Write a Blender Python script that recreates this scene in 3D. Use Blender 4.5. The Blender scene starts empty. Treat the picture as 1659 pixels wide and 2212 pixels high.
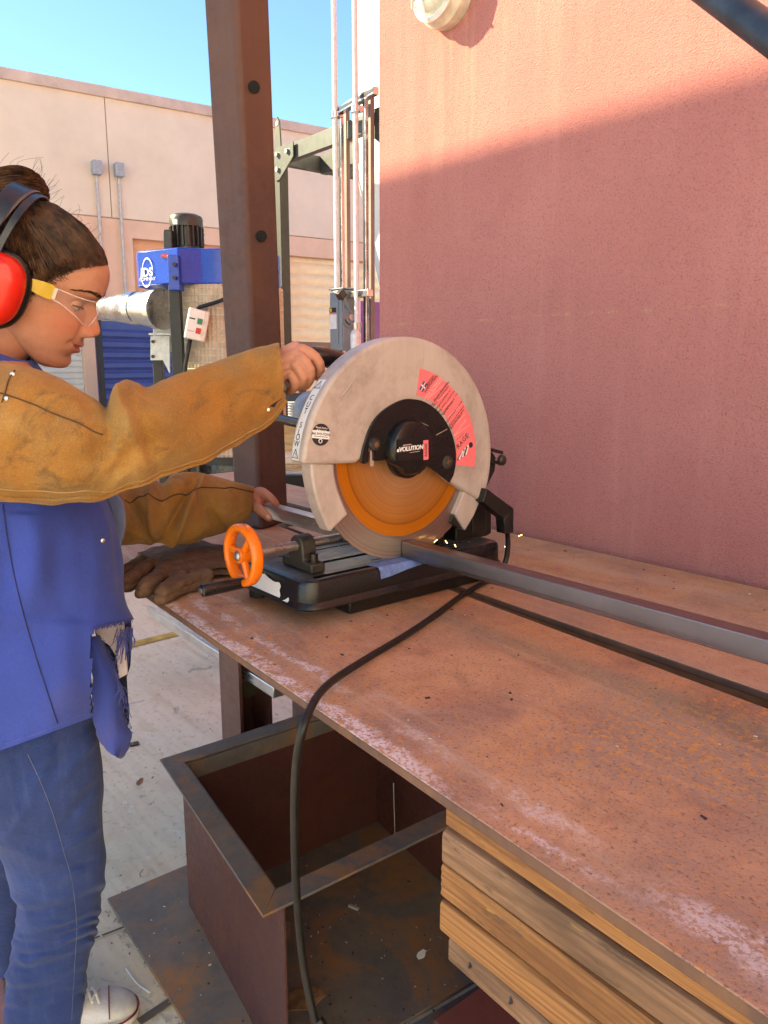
import bpy, bmesh, math, random
import numpy as np
from mathutils import Vector, Matrix, noise as mnoise
random.seed(7); RNG = np.random.default_rng(7)
SC = bpy.context.scene
COL = SC.collection
R = math.radians

# ------------------------------------------------------------------ camera
CAM_H = 1.41; PITCH = 11.0; FPX = 1662.0; IW = 1659.0; IH = 2212.0
cd = bpy.data.cameras.new("camera"); cam = bpy.data.objects.new("camera", cd); COL.objects.link(cam)
cam.location = (0, 0, CAM_H); cam.rotation_euler = (R(90 - PITCH), 0, 0)
cd.sensor_fit = 'VERTICAL'; cd.sensor_height = 24.0; cd.lens = FPX / IH * 24.0
cd.clip_start = 0.02; cd.clip_end = 500
SC.camera = cam
SC.render.resolution_x = 768; SC.render.resolution_y = 1024

# ------------------------------------------------------------------ world, sun, exposure
BEN = R(-50.5)                      # the yard's main direction (bench, wall) in the ground plane
EX = Vector((math.cos(BEN), math.sin(BEN), 0)); EY = Vector((-math.sin(BEN), math.cos(BEN), 0))
SUN_EL = R(32); SUN_AZ = R(52)
dl = (math.cos(SUN_EL) * math.sin(SUN_AZ), math.cos(SUN_EL) * math.cos(SUN_AZ))
sdir = EX * dl[0] + EY * dl[1] - Vector((0, 0, math.sin(SUN_EL)))      # light travels this way
world = bpy.data.worlds.new("World"); SC.world = world; world.use_nodes = True
wn = world.node_tree.nodes; wl = world.node_tree.links
bg = wn["Background"]
sky = wn.new("ShaderNodeTexSky"); sky.sky_type = 'NISHITA'; sky.sun_disc = False
sky.sun_elevation = SUN_EL
sky.sun_rotation = math.atan2(-sdir.x, -sdir.y)
sky.altitude = 0; sky.air_density = 0.6; sky.dust_density = 0.0; sky.ozone_density = 4.5
wl.new(sky.outputs[0], bg.inputs[0]); bg.inputs[1].default_value = 0.073
sl = bpy.data.lights.new("sun", 'SUN'); sl.energy = 2.2; sl.angle = R(0.5); sl.color = (1.0, 0.87, 0.64)
sun = bpy.data.objects.new("sun", sl); COL.objects.link(sun)
sun.rotation_euler = sdir.to_track_quat('-Z', 'Y').to_euler(); sun.location = (-5, -5, 12)
vs = SC.view_settings
vs.view_transform = 'Standard'; vs.look = 'None'; vs.gamma = 1.0; vs.use_curve_mapping = False
vs.exposure = 2.78
try:
    vs.use_white_balance = True; vs.white_balance_temperature = 7500; vs.white_balance_tint = -2
except Exception:
    pass

# ------------------------------------------------------------------ geometry helpers
_p = R(PITCH)
FW = Vector((0, math.cos(_p), -math.sin(_p))); UP = Vector((0, math.sin(_p), math.cos(_p))); RT = Vector((1, 0, 0))
EYE = Vector((0, 0, CAM_H))
def ray(x, y): return FW + RT * ((x - IW / 2) / FPX) - UP * ((y - IH / 2) / FPX)
def at(x, y, D):                                  # measured point of the photograph at forward distance D
    d = ray(x, y); return EYE + d * (D / d.y)
def onz(x, y, z):
    d = ray(x, y); return EYE + d * ((z - CAM_H) / d.z)
def onplane(x, y, p0, n):
    d = ray(x, y); return EYE + d * ((Vector(p0) - EYE).dot(n) / d.dot(n))
ORI = Vector((0.0347, 1.3182, 0))                 # yard frame origin, on the floor under the saw blade
def W(x, y, z=0): return ORI + EX * x + EY * y + Vector((0, 0, z))
def loc(P):
    d = Vector(P) - ORI; return Vector((d.dot(EX), d.dot(EY), d.z))
def sx(px, py, xl): return loc(onplane(px, py, W(xl, 0), EX))      # point on the yard plane x = xl
def sy(px, py, yl): return loc(onplane(px, py, W(0, yl), EY))
def sz(px, py, z): return loc(onz(px, py, z))

def link(o, parent=None):
    COL.objects.link(o)
    if parent is not None: o.parent = parent
    return o
def smooth(me, ang=35):
    me.polygons.foreach_set("use_smooth", [True] * len(me.polygons))
    try: me.set_sharp_from_angle(angle=R(ang))
    except Exception: pass
def mobj(name, verts, faces, mat, parent=None, ang=35, bevel=0, seg=2):
    me = bpy.data.meshes.new(name)
    me.from_pydata([tuple(v) for v in verts], [], [tuple(f) for f in faces]); me.validate(); me.update()
    return fin(name, me, mat, parent, ang, bevel, seg)
def fin(name, me, mat, parent=None, ang=35, bevel=0, seg=2):
    if mat is not None:
        for m in (mat if isinstance(mat, (list, tuple)) else [mat]): me.materials.append(m)
    smooth(me, ang)
    o = bpy.data.objects.new(name, me); link(o, parent)
    if bevel:
        b = o.modifiers.new("bevel", 'BEVEL'); b.width = bevel; b.segments = seg; b.limit_method = 'ANGLE'; b.angle_limit = R(40)
    return o
def empty(name, loc_, rz=0, label=None, cat=None, group=None):
    o = bpy.data.objects.new(name, None); link(o); o.location = loc_; o.rotation_euler = (0, 0, rz); o.empty_display_size = .05
    tag(o, label, cat, group); return o
def tag(o, label=None, cat=None, group=None, kind=None):
    if label: o["label"] = label
    if cat: o["category"] = cat
    if group: o["group"] = group
    if kind: o["kind"] = kind
    return o

class MB:
    """collects simple shapes into one mesh"""
    def __init__(s): s.v = []; s.f = []
    def add(s, vs, fs):
        k = len(s.v); s.v += [Vector(v) for v in vs]; s.f += [tuple(i + k for i in f) for f in fs]; return s
    def box(s, c, d, M=None):
        x, y, z = d[0] / 2, d[1] / 2, d[2] / 2
        vs = [Vector((a * x, b * y, e * z)) for a in (-1, 1) for b in (-1, 1) for e in (-1, 1)]
        if M is not None: vs = [M @ v for v in vs]
        vs = [v + Vector(c) for v in vs]
        return s.add(vs, [(0, 1, 3, 2), (4, 6, 7, 5), (0, 4, 5, 1), (2, 3, 7, 6), (0, 2, 6, 4), (1, 5, 7, 3)])
    def quadbar(s, a, b, w, h, up=(0, 0, 1)):
        a = Vector(a); b = Vector(b); d = (b - a).normalized(); u = Vector(up); r = d.cross(u).normalized(); u = r.cross(d)
        vs = [p + r * (i * w / 2) + u * (j * h / 2) for p in (a, b) for i, j in ((-1, -1), (1, -1), (1, 1), (-1, 1))]
        return s.add(vs, [(3, 2, 1, 0), (4, 5, 6, 7), (0, 1, 5, 4), (1, 2, 6, 5), (2, 3, 7, 6), (3, 0, 4, 7)])
    def cyl(s, a, b, r, r2=None, n=20, caps=True):
        a = Vector(a); b = Vector(b); r2 = r if r2 is None else r2
        d = (b - a).normalized(); u = d.orthogonal().normalized(); w = d.cross(u)
        vs = []
        for p, q in ((a, r), (b, r2)):
            for i in range(n):
                t = 2 * math.pi * i / n; vs.append(p + u * (q * math.cos(t)) + w * (q * math.sin(t)))
        fs = [(i, (i + 1) % n, n + (i + 1) % n, n + i) for i in range(n)]
        if caps: fs += [tuple(range(n))[::-1], tuple(range(n, 2 * n))]
        return s.add(vs, fs)
    def lathe(s, prof, o=(0, 0, 0), ax=(0, 0, 1), n=28):
        """prof: list of (radius, along)"""
        o = Vector(o); d = Vector(ax).normalized(); u = d.orthogonal().normalized(); w = d.cross(u); vs = []
        for r, h in prof:
            for i in range(n):
                t = 2 * math.pi * i / n; vs.append(o + d * h + u * (r * math.cos(t)) + w * (r * math.sin(t)))
        fs = []
        for k in range(len(prof) - 1):
            for i in range(n):
                fs.append((k * n + i, k * n + (i + 1) % n, (k + 1) * n + (i + 1) % n, (k + 1) * n + i))
        fs += [tuple(range(n))[::-1], tuple(range((len(prof) - 1) * n, len(prof) * n))]
        return s.add(vs, fs)
    def tube(s, pts, rad, n=10, caps=True):
        pts = [Vector(p) for p in pts]; m = len(pts)
        rad = rad if isinstance(rad, (list, tuple, np.ndarray)) else [rad] * m
        t0 = (pts[1] - pts[0]).normalized(); u = t0.orthogonal().normalized(); vs = []
        for i, p in enumerate(pts):
            t = (pts[min(i + 1, m - 1)] - pts[max(i - 1, 0)]).normalized()
            u = (u - t * u.dot(t)).normalized(); w = t.cross(u)
            for k in range(n):
                a = 2 * math.pi * k / n; vs.append(p + u * (rad[i] * math.cos(a)) + w * (rad[i] * math.sin(a)))
        fs = [(i * n + k, i * n + (k + 1) % n, (i + 1) * n + (k + 1) % n, (i + 1) * n + k) for i in range(m - 1) for k in range(n)]
        if caps: fs += [tuple(range(n))[::-1], tuple(range((m - 1) * n, m * n))]
        return s.add(vs, fs)
    def rtube(s, pts, rad, n=12, k=3):
        """tube with rounded ends"""
        pts = [Vector(p) for p in pts]; rad = list(rad)
        a = (pts[0] - pts[1]).normalized(); b = (pts[-1] - pts[-2]).normalized()
        P = []; Q = []
        for i in range(k):
            t = math.pi / 2 * (1 - i / k); P.append(pts[0] + a * rad[0] * math.sin(t)); Q.append(max(rad[0] * math.cos(t), 1e-4))
        P += pts; Q += rad
        for i in range(1, k + 1):
            t = math.pi / 2 * i / k; P.append(pts[-1] + b * rad[-1] * math.sin(t)); Q.append(max(rad[-1] * math.cos(t), 1e-4))
        return s.tube(P, Q, n)
    def prism(s, poly, d):
        """poly: planar 3d points, extruded by vector d"""
        poly = [Vector(p) for p in poly]; n = len(poly); d = Vector(d)
        return s.add(poly + [p + d for p in poly], [tuple(range(n))[::-1], tuple(range(n, 2 * n))] + [(i, (i + 1) % n, n + (i + 1) % n, n + i) for i in range(n)])
    def ball(s, c, r, n=16, m=10, M=None):
        c = Vector(c); r = (r, r, r) if not hasattr(r, '__len__') else r
        vs = []
        for j in range(m + 1):
            t = math.pi * j / m
            for i in range(n):
                a = 2 * math.pi * i / n
                v = Vector((r[0] * math.sin(t) * math.cos(a), r[1] * math.sin(t) * math.sin(a), r[2] * math.cos(t)))
                vs.append((M @ v if M is not None else v) + c)
        return s.add(vs, [(j * n + i, (j + 1) * n + i, (j + 1) * n + (i + 1) % n, j * n + (i + 1) % n) for j in range(m) for i in range(n)])
    def grid(s, G, closeu=False):
        """G: list of rows of points"""
        m = len(G); n = len(G[0])
        fs = []
        for j in range(m - 1):
            for i in range(n if closeu else n - 1):
                fs.append((j * n + i, j * n + (i + 1) % n, (j + 1) * n + (i + 1) % n, (j + 1) * n + i))
        return s.add([p for r in G for p in r], fs)
    def build(s, name, mat, parent=None, ang=35, bevel=0, seg=2, fix=True):
        me = bpy.data.meshes.new(name)
        me.from_pydata([tuple(v) for v in s.v], [], s.f); me.update()
        if fix:
            bm = bmesh.new(); bm.from_mesh(me); bmesh.ops.recalc_face_normals(bm, faces=bm.faces); bm.to_mesh(me); bm.free()
        return fin(name, me, mat, parent, ang, bevel, seg)

def spline(pts, n):
    """Catmull-Rom through pts (any dimension), n samples"""
    P = np.array([tuple(p) for p in pts], float); m = len(P)
    Q = np.vstack([2 * P[0] - P[1], P, 2 * P[-1] - P[-2]]); out = []
    for t in np.linspace(0, m - 1 - 1e-9, n):
        i = int(t); f = t - i; a, b, c, d = Q[i:i + 4]
        out.append(.5 * (2 * b + (c - a) * f + (2 * a - 5 * b + 4 * c - d) * f ** 2 + (3 * b - a - 3 * c + d) * f ** 3))
    return np.array(out)
def sp3(pts, n): return [Vector(p) for p in spline(pts, n)]
def evaluated(o):
    dg = bpy.context.evaluated_depsgraph_get(); dg.update()
    return bpy.data.meshes.new_from_object(o.evaluated_get(dg))
def remesh_mesh(mb, voxel, smooth_it=4):
    """union of the shapes in mb as one continuous surface"""
    o = mb.build("tmp", None); m = o.modifiers.new("r", 'REMESH'); m.mode = 'VOXEL'; m.voxel_size = voxel; m.use_smooth_shade = True
    if smooth_it:
        s = o.modifiers.new("s", 'SMOOTH'); s.iterations = smooth_it; s.factor = .5
    me = evaluated(o); bpy.data.objects.remove(o); return me
def cut(o, cutter):
    m = o.modifiers.new("cut", 'BOOLEAN'); m.object = cutter; m.solver = 'EXACT'; m.operation = 'DIFFERENCE'
    mats = list(o.data.materials); me = evaluated(o); o.modifiers.clear(); old = o.data; o.data = me
    bpy.data.objects.remove(cutter); smooth(me, 35); return o
def text(name, s, size, M, mat, parent=None, ext=.0003, align='CENTER', shear=0, bold=0, space=1.0):
    c = bpy.data.curves.new(name, 'FONT'); c.body = s; c.size = size; c.extrude = ext; c.align_x = align; c.align_y = 'CENTER'
    c.shear = shear; c.offset = bold; c.space_character = space; c.resolution_u = 3
    o = bpy.data.objects.new("tmp", c); COL.objects.link(o); me = evaluated(o); bpy.data.objects.remove(o)
    me.transform(M); me.materials.clear(); me.materials.append(mat)
    r = bpy.data.objects.new(name, me); return link(r, parent)
def frame(o, ux, uy):
    ux = Vector(ux).normalized(); uy = Vector(uy); uy = (uy - ux * uy.dot(ux)).normalized(); uz = ux.cross(uy)
    return Matrix(((ux.x, uy.x, uz.x, o[0]), (ux.y, uy.y, uz.y, o[1]), (ux.z, uy.z, uz.z, o[2]), (0, 0, 0, 1)))

# ------------------------------------------------------------------ materials
class MT:
    def __init__(s, name, rough=.6, metal=0, spec=None):
        s.m = bpy.data.materials.new(name); s.m.use_nodes = True; s.t = s.m.node_tree; s.n = s.t.nodes; s.l = s.t.links
        s.b = s.n["Principled BSDF"]; s.b.inputs["Roughness"].default_value = rough; s.b.inputs["Metallic"].default_value = metal
        if spec is not None: s.b.inputs["Specular IOR Level"].default_value = spec
        s.tc = s.n.new("ShaderNodeTexCoord"); s.co = s.tc.outputs["Object"]; s.hb = None
    def mapping(s, scale=(1, 1, 1), rot=(0, 0, 0), off=(0, 0, 0), rnd=False):
        m = s.n.new("ShaderNodeMapping"); m.inputs["Scale"].default_value = scale; m.inputs["Rotation"].default_value = rot; m.inputs["Location"].default_value = off
        s.l.new(s.co, m.inputs[0])
        if rnd:
            oi = s.n.new("ShaderNodeObjectInfo"); mu = s.n.new("ShaderNodeMath"); mu.operation = 'MULTIPLY'; mu.inputs[1].default_value = 37.0
            s.l.new(oi.outputs["Random"], mu.inputs[0]); cx = s.n.new("ShaderNodeCombineXYZ")
            for i in range(3): s.l.new(mu.outputs[0], cx.inputs[i])
            s.l.new(cx.outputs[0], m.inputs["Location"])
        return m.outputs[0]
    def noise(s, scale, det=4, rough=.6, dist=0, co=None):
        n = s.n.new("ShaderNodeTexNoise"); n.inputs["Scale"].default_value = scale; n.inputs["Detail"].default_value = det
        n.inputs["Roughness"].default_value = rough; n.inputs["Distortion"].default_value = dist
        s.l.new(co or s.co, n.inputs["Vector"]); return n.outputs["Fac"]
    def voro(s, scale, feat='F1', co=None, rnd=1):
        n = s.n.new("ShaderNodeTexVoronoi"); n.feature = feat; n.inputs["Scale"].default_value = scale; n.inputs["Randomness"].default_value = rnd
        s.l.new(co or s.co, n.inputs["Vector"]); return n.outputs["Distance"]
    def ramp(s, fac, stops, interp='LINEAR'):
        r = s.n.new("ShaderNodeValToRGB"); e = r.color_ramp; e.interpolation = interp
        while len(e.elements) < len(stops): e.elements.new(.5)
        for el, (p, c) in zip(e.elements, stops):
            el.position = p; el.color = (c, c, c, 1) if not hasattr(c, '__len__') else (*c, 1)
        s.l.new(fac, r.inputs[0]); return r.outputs[0]
    def mix(s, fac, a, b, mode='MIX'):
        m = s.n.new("ShaderNodeMix"); m.data_type = 'RGBA'; m.blend_type = mode
        for val, i in ((fac, 0), (a, 6), (b, 7)):
            if hasattr(val, 'is_output') or isinstance(val, bpy.types.NodeSocket): s.l.new(val, m.inputs[i])
            elif i == 0: m.inputs[0].default_value = val
            else: m.inputs[i].default_value = (*val, 1) if hasattr(val, '__len__') else (val, val, val, 1)
        return m.outputs[2]
    def math(s, op, a, b=0.0, clamp=False):
        m = s.n.new("ShaderNodeMath"); m.operation = op; m.use_clamp = clamp
        for val, i in ((a, 0), (b, 1)):
            if isinstance(val, bpy.types.NodeSocket): s.l.new(val, m.inputs[i])
            else: m.inputs[i].default_value = val
        return m.outputs[0]
    def sep(s, co=None):
        n = s.n.new("ShaderNodeSeparateXYZ"); s.l.new(co or s.co, n.inputs[0]); return n.outputs
    def color(s, c):
        if isinstance(c, bpy.types.NodeSocket): s.l.new(c, s.b.inputs["Base Color"])
        else: s.b.inputs["Base Color"].default_value = (*c, 1)
        return s
    def rough(s, r):
        s.l.new(r, s.b.inputs["Roughness"]) if isinstance(r, bpy.types.NodeSocket) else setattr(s.b.inputs["Roughness"], 'default_value', r); return s
    def bump(s, h, dist=.001, strength=1.0):
        n = s.n.new("ShaderNodeBump"); n.inputs["Distance"].default_value = dist; n.inputs["Strength"].default_value = strength
        s.l.new(h, n.inputs["Height"])
        if s.hb is not None: s.l.new(s.hb, n.inputs["Normal"])
        s.hb = n.outputs[0]; s.l.new(s.hb, s.b.inputs["Normal"]); return s
def flat(name, c, rough=.5, metal=0, spec=None, var=.12, scale=30, bump=0):
    """a plain colour with slight wear so nothing is perfectly uniform"""
    m = MT(name, rough, metal, spec); n = m.noise(scale, 5, .65)
    d = tuple(max(0, x * (1 - var * 2)) for x in c); u = tuple(min(1, x * (1 + var)) for x in c)
    m.color(m.ramp(n, [(.3, d), (.7, u)]))
    m.rough(m.ramp(m.noise(scale * 2.3, 3), [(.3, max(0, rough - .04)), (.7, min(1, rough + .05))]))
    if bump: m.bump(n, bump)
    return m.m

def mat_stucco():
    m = MT("stucco", .9, spec=.2)
    a = m.noise(300, 4, .7); b = m.voro(330); c = m.noise(3.0, 4, .6)
    h = m.mix(.5, a, b)
    big = m.noise(1.2, 3, .5)
    base = m.mix(m.ramp(c, [(.35, 0), (.7, 1)]), (.485, .184, .168), (.545, .216, .192))
    base = m.mix(m.ramp(m.noise(260, 3, .6), [(.30, .7), (.47, 0)]), base, (.24, .08, .07))
    base = m.mix(m.ramp(big, [(.38, .28), (.62, 0)]), base, (.36, .125, .11))
    base = m.mix(m.ramp(m.noise(1, 5, .65, co=m.mapping((9, 9, .7))), [(.50, 0), (.72, .30)]), base, (.64, .30, .25))
    base = m.mix(m.ramp(m.noise(5.5, 5, .7, 1.0), [(.58, 0), (.72, .35)]), base, (.40, .15, .13))
    # weathered ochre scratch along the wall, and pale streaks under the lamp
    x, y, z = m.sep()
    zz = m.math('ADD', z, m.math('MULTIPLY', m.noise(6, 6, .75), .022))
    d = m.math('ABSOLUTE', m.math('SUBTRACT', zz, 1.526))
    line = m.ramp(d, [(.0, 1), (.0022, .6), (.0045, 0)])
    brk = m.ramp(m.noise(17, 5, .85), [(.50, 0), (.60, .6)])
    base = m.mix(m.mix(1, line, brk, 'MULTIPLY'), base, (.55, .38, .16))
    sx_ = m.math('ABSOLUTE', m.math('SUBTRACT', m.math('ADD', x, m.math('MULTIPLY', m.noise(5, 3), .12)), -.41))
    st = m.ramp(sx_, [(.0, 1), (.10, 0)]); up = m.ramp(m.math('SUBTRACT', z, 1.7), [(.0, 0), (.45, 1)])
    vs_ = m.mapping((40, 40, 2.2)); sn = m.ramp(m.noise(1, 4, .6, co=vs_), [(.44, 0), (.70, .40)])
    base = m.mix(m.mix(1, m.mix(1, st, up, 'MULTIPLY'), sn, 'MULTIPLY'), base, (.66, .40, .27))
    m.color(base); m.bump(h, .0042, .8); m.bump(m.noise(26, 3), .003, .25)
    return m.m
def mat_rust_plate(name="rusted_plate", paint=True):
    m = MT(name, .68, spec=.4)
    n1 = m.noise(7, 6, .7, .4); n2 = m.noise(95, 5, .75); n3 = m.noise(2.3, 5, .65, .5); n4 = m.noise(260, 3, .7)
    base = m.ramp(n1, [(.30, (.30, .145, .092)), (.44, (.48, .235, .135)), (.56, (.59, .31, .17)), (.72, (.46, .235, .155))])
    base = m.mix(m.ramp(n3, [(.44, 0), (.62, .85)]), base, (.34, .225, .165))
    base = m.mix(m.ramp(m.noise(3.1, 5, .65, 1.0), [(.50, 0), (.64, .55)]), base, (.30, .195, .165))
    base = m.mix(m.ramp(m.noise(5.2, 6, .7, 1.4), [(.55, 0), (.68, .5)]), base, (.26, .125, .08))
    sp = m.ramp(n2, [(.50, 0), (.60, .95)])
    base = m.mix(m.mix(1, sp, m.ramp(m.noise(4.3, 5), [(.40, .1), (.58, 1)]), 'MULTIPLY'), base, (.66, .29, .075))
    base = m.mix(m.ramp(m.noise(130, 4, .7), [(.32, .75), (.44, 0)]), base, (.22, .105, .075))
    base = m.mix(m.ramp(n4, [(.33, .6), (.45, 0)]), base, (.13, .065, .05))
    st = m.mapping((1.1, 26 if paint else 15, 1)); ns = m.noise(1, 5, .65, co=st)
    base = m.mix(m.ramp(ns, [(.54, 0), (.70, .5)] if paint else [(.44, 0), (.66, .5)]), base, (.56, .40, .27) if paint else (.58, .38, .27))  # plain plates: wider pale streaks put the grazing sheen into the colour
    base = m.mix(m.ramp(m.noise(1, 4, .6, co=m.mapping((2.0, 40, 1), off=(3, 7, 0))), [(.60, 0), (.74, .45 if paint else .2)]), base, (.20, .12, .10))
    if paint:
        x, y, z = m.sep()
        yy = m.math('ADD', y, m.math('MULTIPLY', m.math('SUBTRACT', m.noise(11, 6, .72), .5), .085))
        def band(y0, w): return m.ramp(m.math('ABSOLUTE', m.math('SUBTRACT', yy, y0)), [(0, 1), (w * .45, .95), (w, 0)])
        def seg(x0, x1, f=.12):
            a = m.ramp(m.math('DIVIDE', m.math('SUBTRACT', x, x0), f, True), [(0, 0), (1, 1)])
            b = m.ramp(m.math('DIVIDE', m.math('SUBTRACT', x1, x), f, True), [(0, 0), (1, 1)])
            return m.mix(1, a, b, 'MULTIPLY')
        tot = None
        for y0, w, xa, xb, amt in ((.010, .017, -.45, .80, .95), (.056, .009, -.35, .55, .75), (.052, .014, .58, .73, .95), (.060, .013, .74, .92, .9), (.042, .026, .93, 1.12, 1.0), (.024, .010, .76, .98, .7), (.085, .018, .50, .62, .6), (.10, .006, -.2, .25, .45), (.20, .035, -1.3, -.55, .7)):
            k = m.mix(1, m.mix(1, band(y0, w), seg(xa, xb), 'MULTIPLY'), (amt,) * 3, 'MULTIPLY')
            tot = k if tot is None else m.mix(1, tot, k, 'LIGHTEN')
        pores = m.ramp(m.noise(210, 4, .7), [(.40, 0), (.50, 1)]); flake = m.ramp(m.noise(30, 6, .80), [(.45, 0), (.51, 1)])
        tot = m.mix(1, m.mix(1, tot, pores, 'MULTIPLY'), flake, 'MULTIPLY')
        base = m.mix(tot, base, (.74, .63, .64))
    m.color(base); m.rough(m.ramp(n2, [(.3, .55), (.7, .82)] if paint else [(.3, .40), (.7, .65)]))
    m.bump(n4, .0016, .8); m.bump(n2, .0016, .6)
    return m.m
def mat_primer(name, a, b, rust=(.22, .09, .045), amt=.5, rough=.55):
    m = MT(name, rough); n = m.noise(6, 5, .65); n2 = m.noise(60, 4, .7)
    base = m.ramp(n, [(.3, a), (.7, b)])
    base = m.mix(m.mix(1, m.ramp(m.noise(4.5, 6, .72, 1.0), [(.47, 0), (.60, amt)]), m.ramp(n2, [(.3, .3), (.6, 1)]), 'MULTIPLY'), base, rust)
    st = m.mapping((30, 30, 1.6)); base = m.mix(m.ramp(m.noise(1, 4, co=st), [(.5, 0), (.75, .3)]), base, tuple(x * .55 for x in a))
    m.color(base); m.rough(m.ramp(n2, [(.3, rough - .12), (.7, rough + .15)])); m.bump(n2, .0006, .5)
    return m.m
def mat_concrete():
    m = MT("concrete", .85, spec=.3)
    n = m.noise(1.3, 6, .6); f = m.noise(40, 5, .7); g = m.noise(5, 5, .65, .8)
    base = m.ramp(n, [(.3, (.64, .54, .40)), (.5, (.77, .68, .52)), (.7, (.82, .75, .60))])
    st = m.mapping((2.2, 24, 1), rot=(0, 0, R(38))); base = m.mix(m.ramp(m.noise(1, 5, co=st), [(.45, 0), (.75, .45)]), base, (.46, .35, .235))
    base = m.mix(m.ramp(g, [(.56, 0), (.68, .5)]), base, (.64, .48, .28))
    base = m.mix(m.ramp(m.noise(2.6, 5, .7, .4), [(.60, 0), (.70, .5)]), base, (.58, .34, .16))
    base = m.mix(m.ramp(m.noise(9, 5, .7, .5), [(.63, 0), (.69, .55)]), base, (.78, .76, .71))
    base = m.mix(m.ramp(m.noise(7.3, 4, .6, .9), [(.67, 0), (.70, .5)]), base, (.19, .20, .24))
    base = m.mix(m.ramp(f, [(.33, .35), (.45, 0)]), base, (.22, .20, .17))
    m.color(base); m.bump(f, .001, .5)
    return m.m
def mat_wood(name, a, b, dark, freq=55, rnd=True):
    m = MT(name, .72, spec=.3)
    co = m.mapping((.9, 1, 1), rnd=rnd)
    warp = m.noise(3.2, 3, .5, co=m.mapping((.8, 5, 5), rnd=rnd))
    x, y, z = m.sep(co)
    ph = m.math('ADD', m.math('MULTIPLY', z, freq * 7.0), m.math('MULTIPLY', warp, 22.0))
    w = m.math('ADD', m.math('MULTIPLY', m.math('SINE', ph), .5), .5)
    fine = m.noise(1, 6, .65, co=m.mapping((5, 320, 320), rnd=rnd)); blot = m.noise(1, 5, .65, co=m.mapping((4, 14, 22), rnd=rnd))
    base = m.ramp(w, [(.0, tuple((p + q) / 2 for p, q in zip(a, b))), (.5, b), (.85, b), (1.0, tuple(x_ * .78 for x_ in a))])
    oi = m.n.new("ShaderNodeObjectInfo"); base = m.mix(m.math('MULTIPLY', oi.outputs["Random"], .35), base, tuple(x_ * .62 for x_ in b))
    base = m.mix(m.ramp(fine, [(.40, .5), (.54, 0)]), base, dark)
    base = m.mix(m.ramp(blot, [(.47, 0), (.64, .8)]), base, tuple(x_ * .9 for x_ in dark))
    base = m.mix(m.ramp(m.noise(1, 3, co=m.mapping((11, 40, 60), rnd=rnd)), [(.70, 0), (.74, .8)]), base, (.62, .40, .08))
    base = m.mix(m.ramp(m.noise(1, 5, .8, co=m.mapping((9, 60, 60), rnd=rnd)), [(.60, 0), (.66, .85)]), base, (.10, .06, .035))
    m.color(base); m.bump(fine, .0014, .8); m.bump(w, .0010, .6)
    return m.m
def mat_suede():
    m = MT("suede", .95, spec=.10)
    n = m.noise(5.5, 6, .66, .6); f = m.noise(620, 3, .7); g = m.noise(48, 5, .72); d = m.noise(3.4, 5, .62, .5)
    base = m.ramp(n, [(.30, (.17, .080, .022)), (.46, (.29, .140, .038)), (.58, (.38, .205, .062)), (.72, (.46, .285, .115))])
    base = m.mix(m.ramp(m.noise(3.6, 6, .70, .9), [(.47, 0), (.62, .85)]), base, (.20, .145, .075))
    base = m.mix(m.ramp(d, [(.47, 0), (.64, .75)]), base, (.36, .145, .030))
    base = m.mix(m.ramp(m.noise(8, 6, .74, 1.3), [(.57, 0), (.69, .8)]), base, (.115, .075, .042))
    base = m.mix(m.ramp(m.noise(13, 5, .7, 1.8), [(.62, 0), (.72, .6)]), base, (.09, .055, .03))
    base = m.mix(m.ramp(g, [(.34, .28), (.5, 0)]), base, (.22, .10, .03))
    base = m.mix(m.ramp(f, [(.36, .35), (.52, 0)]), base, (.20, .09, .025))
    base = m.mix(m.ramp(f, [(.55, 0), (.72, .25)]), base, (.72, .48, .24))
    m.color(base); m.bump(f, .0014, .8); m.bump(g, .004, .5)
    m.b.inputs["Sheen Weight"].default_value = .3; m.b.inputs["Sheen Roughness"].default_value = .5; m.b.inputs["Sheen Tint"].default_value = (.9, .62, .35, 1)
    return m.m
def mat_cloth(name, c, c2, freq=900, var=.5, stain=None, fade=None):
    m = MT(name, .9, spec=.15)
    n = m.noise(5, 5, .6); weave = m.noise(1, 2, co=m.mapping((freq, freq, freq * .25)))
    base = m.ramp(n, [(.3, c), (.7, c2)])
    base = m.mix(m.ramp(weave, [(.35, var), (.6, 0)]), base, tuple(x * .5 for x in c))
    if fade: base = m.mix(m.ramp(m.noise(1, 4, co=m.mapping((55, 55, 3.0))), [(.50, 0), (.80, .22)]), base, fade)
    if stain: base = m.mix(m.ramp(m.noise(3.0, 5, .65, .6), [(.52, 0), (.7, .55)]), base, stain)
    m.color(base); m.bump(weave, .0006, .5); m.bump(m.noise(34, 4, .6), .005, .35); m.bump(m.noise(95, 3), .0018, .35)
    m.b.inputs["Sheen Weight"].default_value = .15
    return m.m
def mat_metal(name, c, rough=.35, dirs=(1, 40, 40), amt=.3, metal=1.0):
    m = MT(name, rough, metal); n = m.noise(1, 4, co=m.mapping(tuple(8 * d for d in dirs))); g = m.noise(14, 4, .6)
    base = m.ramp(g, [(.3, tuple(x * (1 - amt) for x in c)), (.7, c)])
    m.color(base); m.rough(m.ramp(n, [(.3, max(.05, rough - .12)), (.7, rough + .16)])); m.bump(n, .0003, .4)
    return m.m
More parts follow.
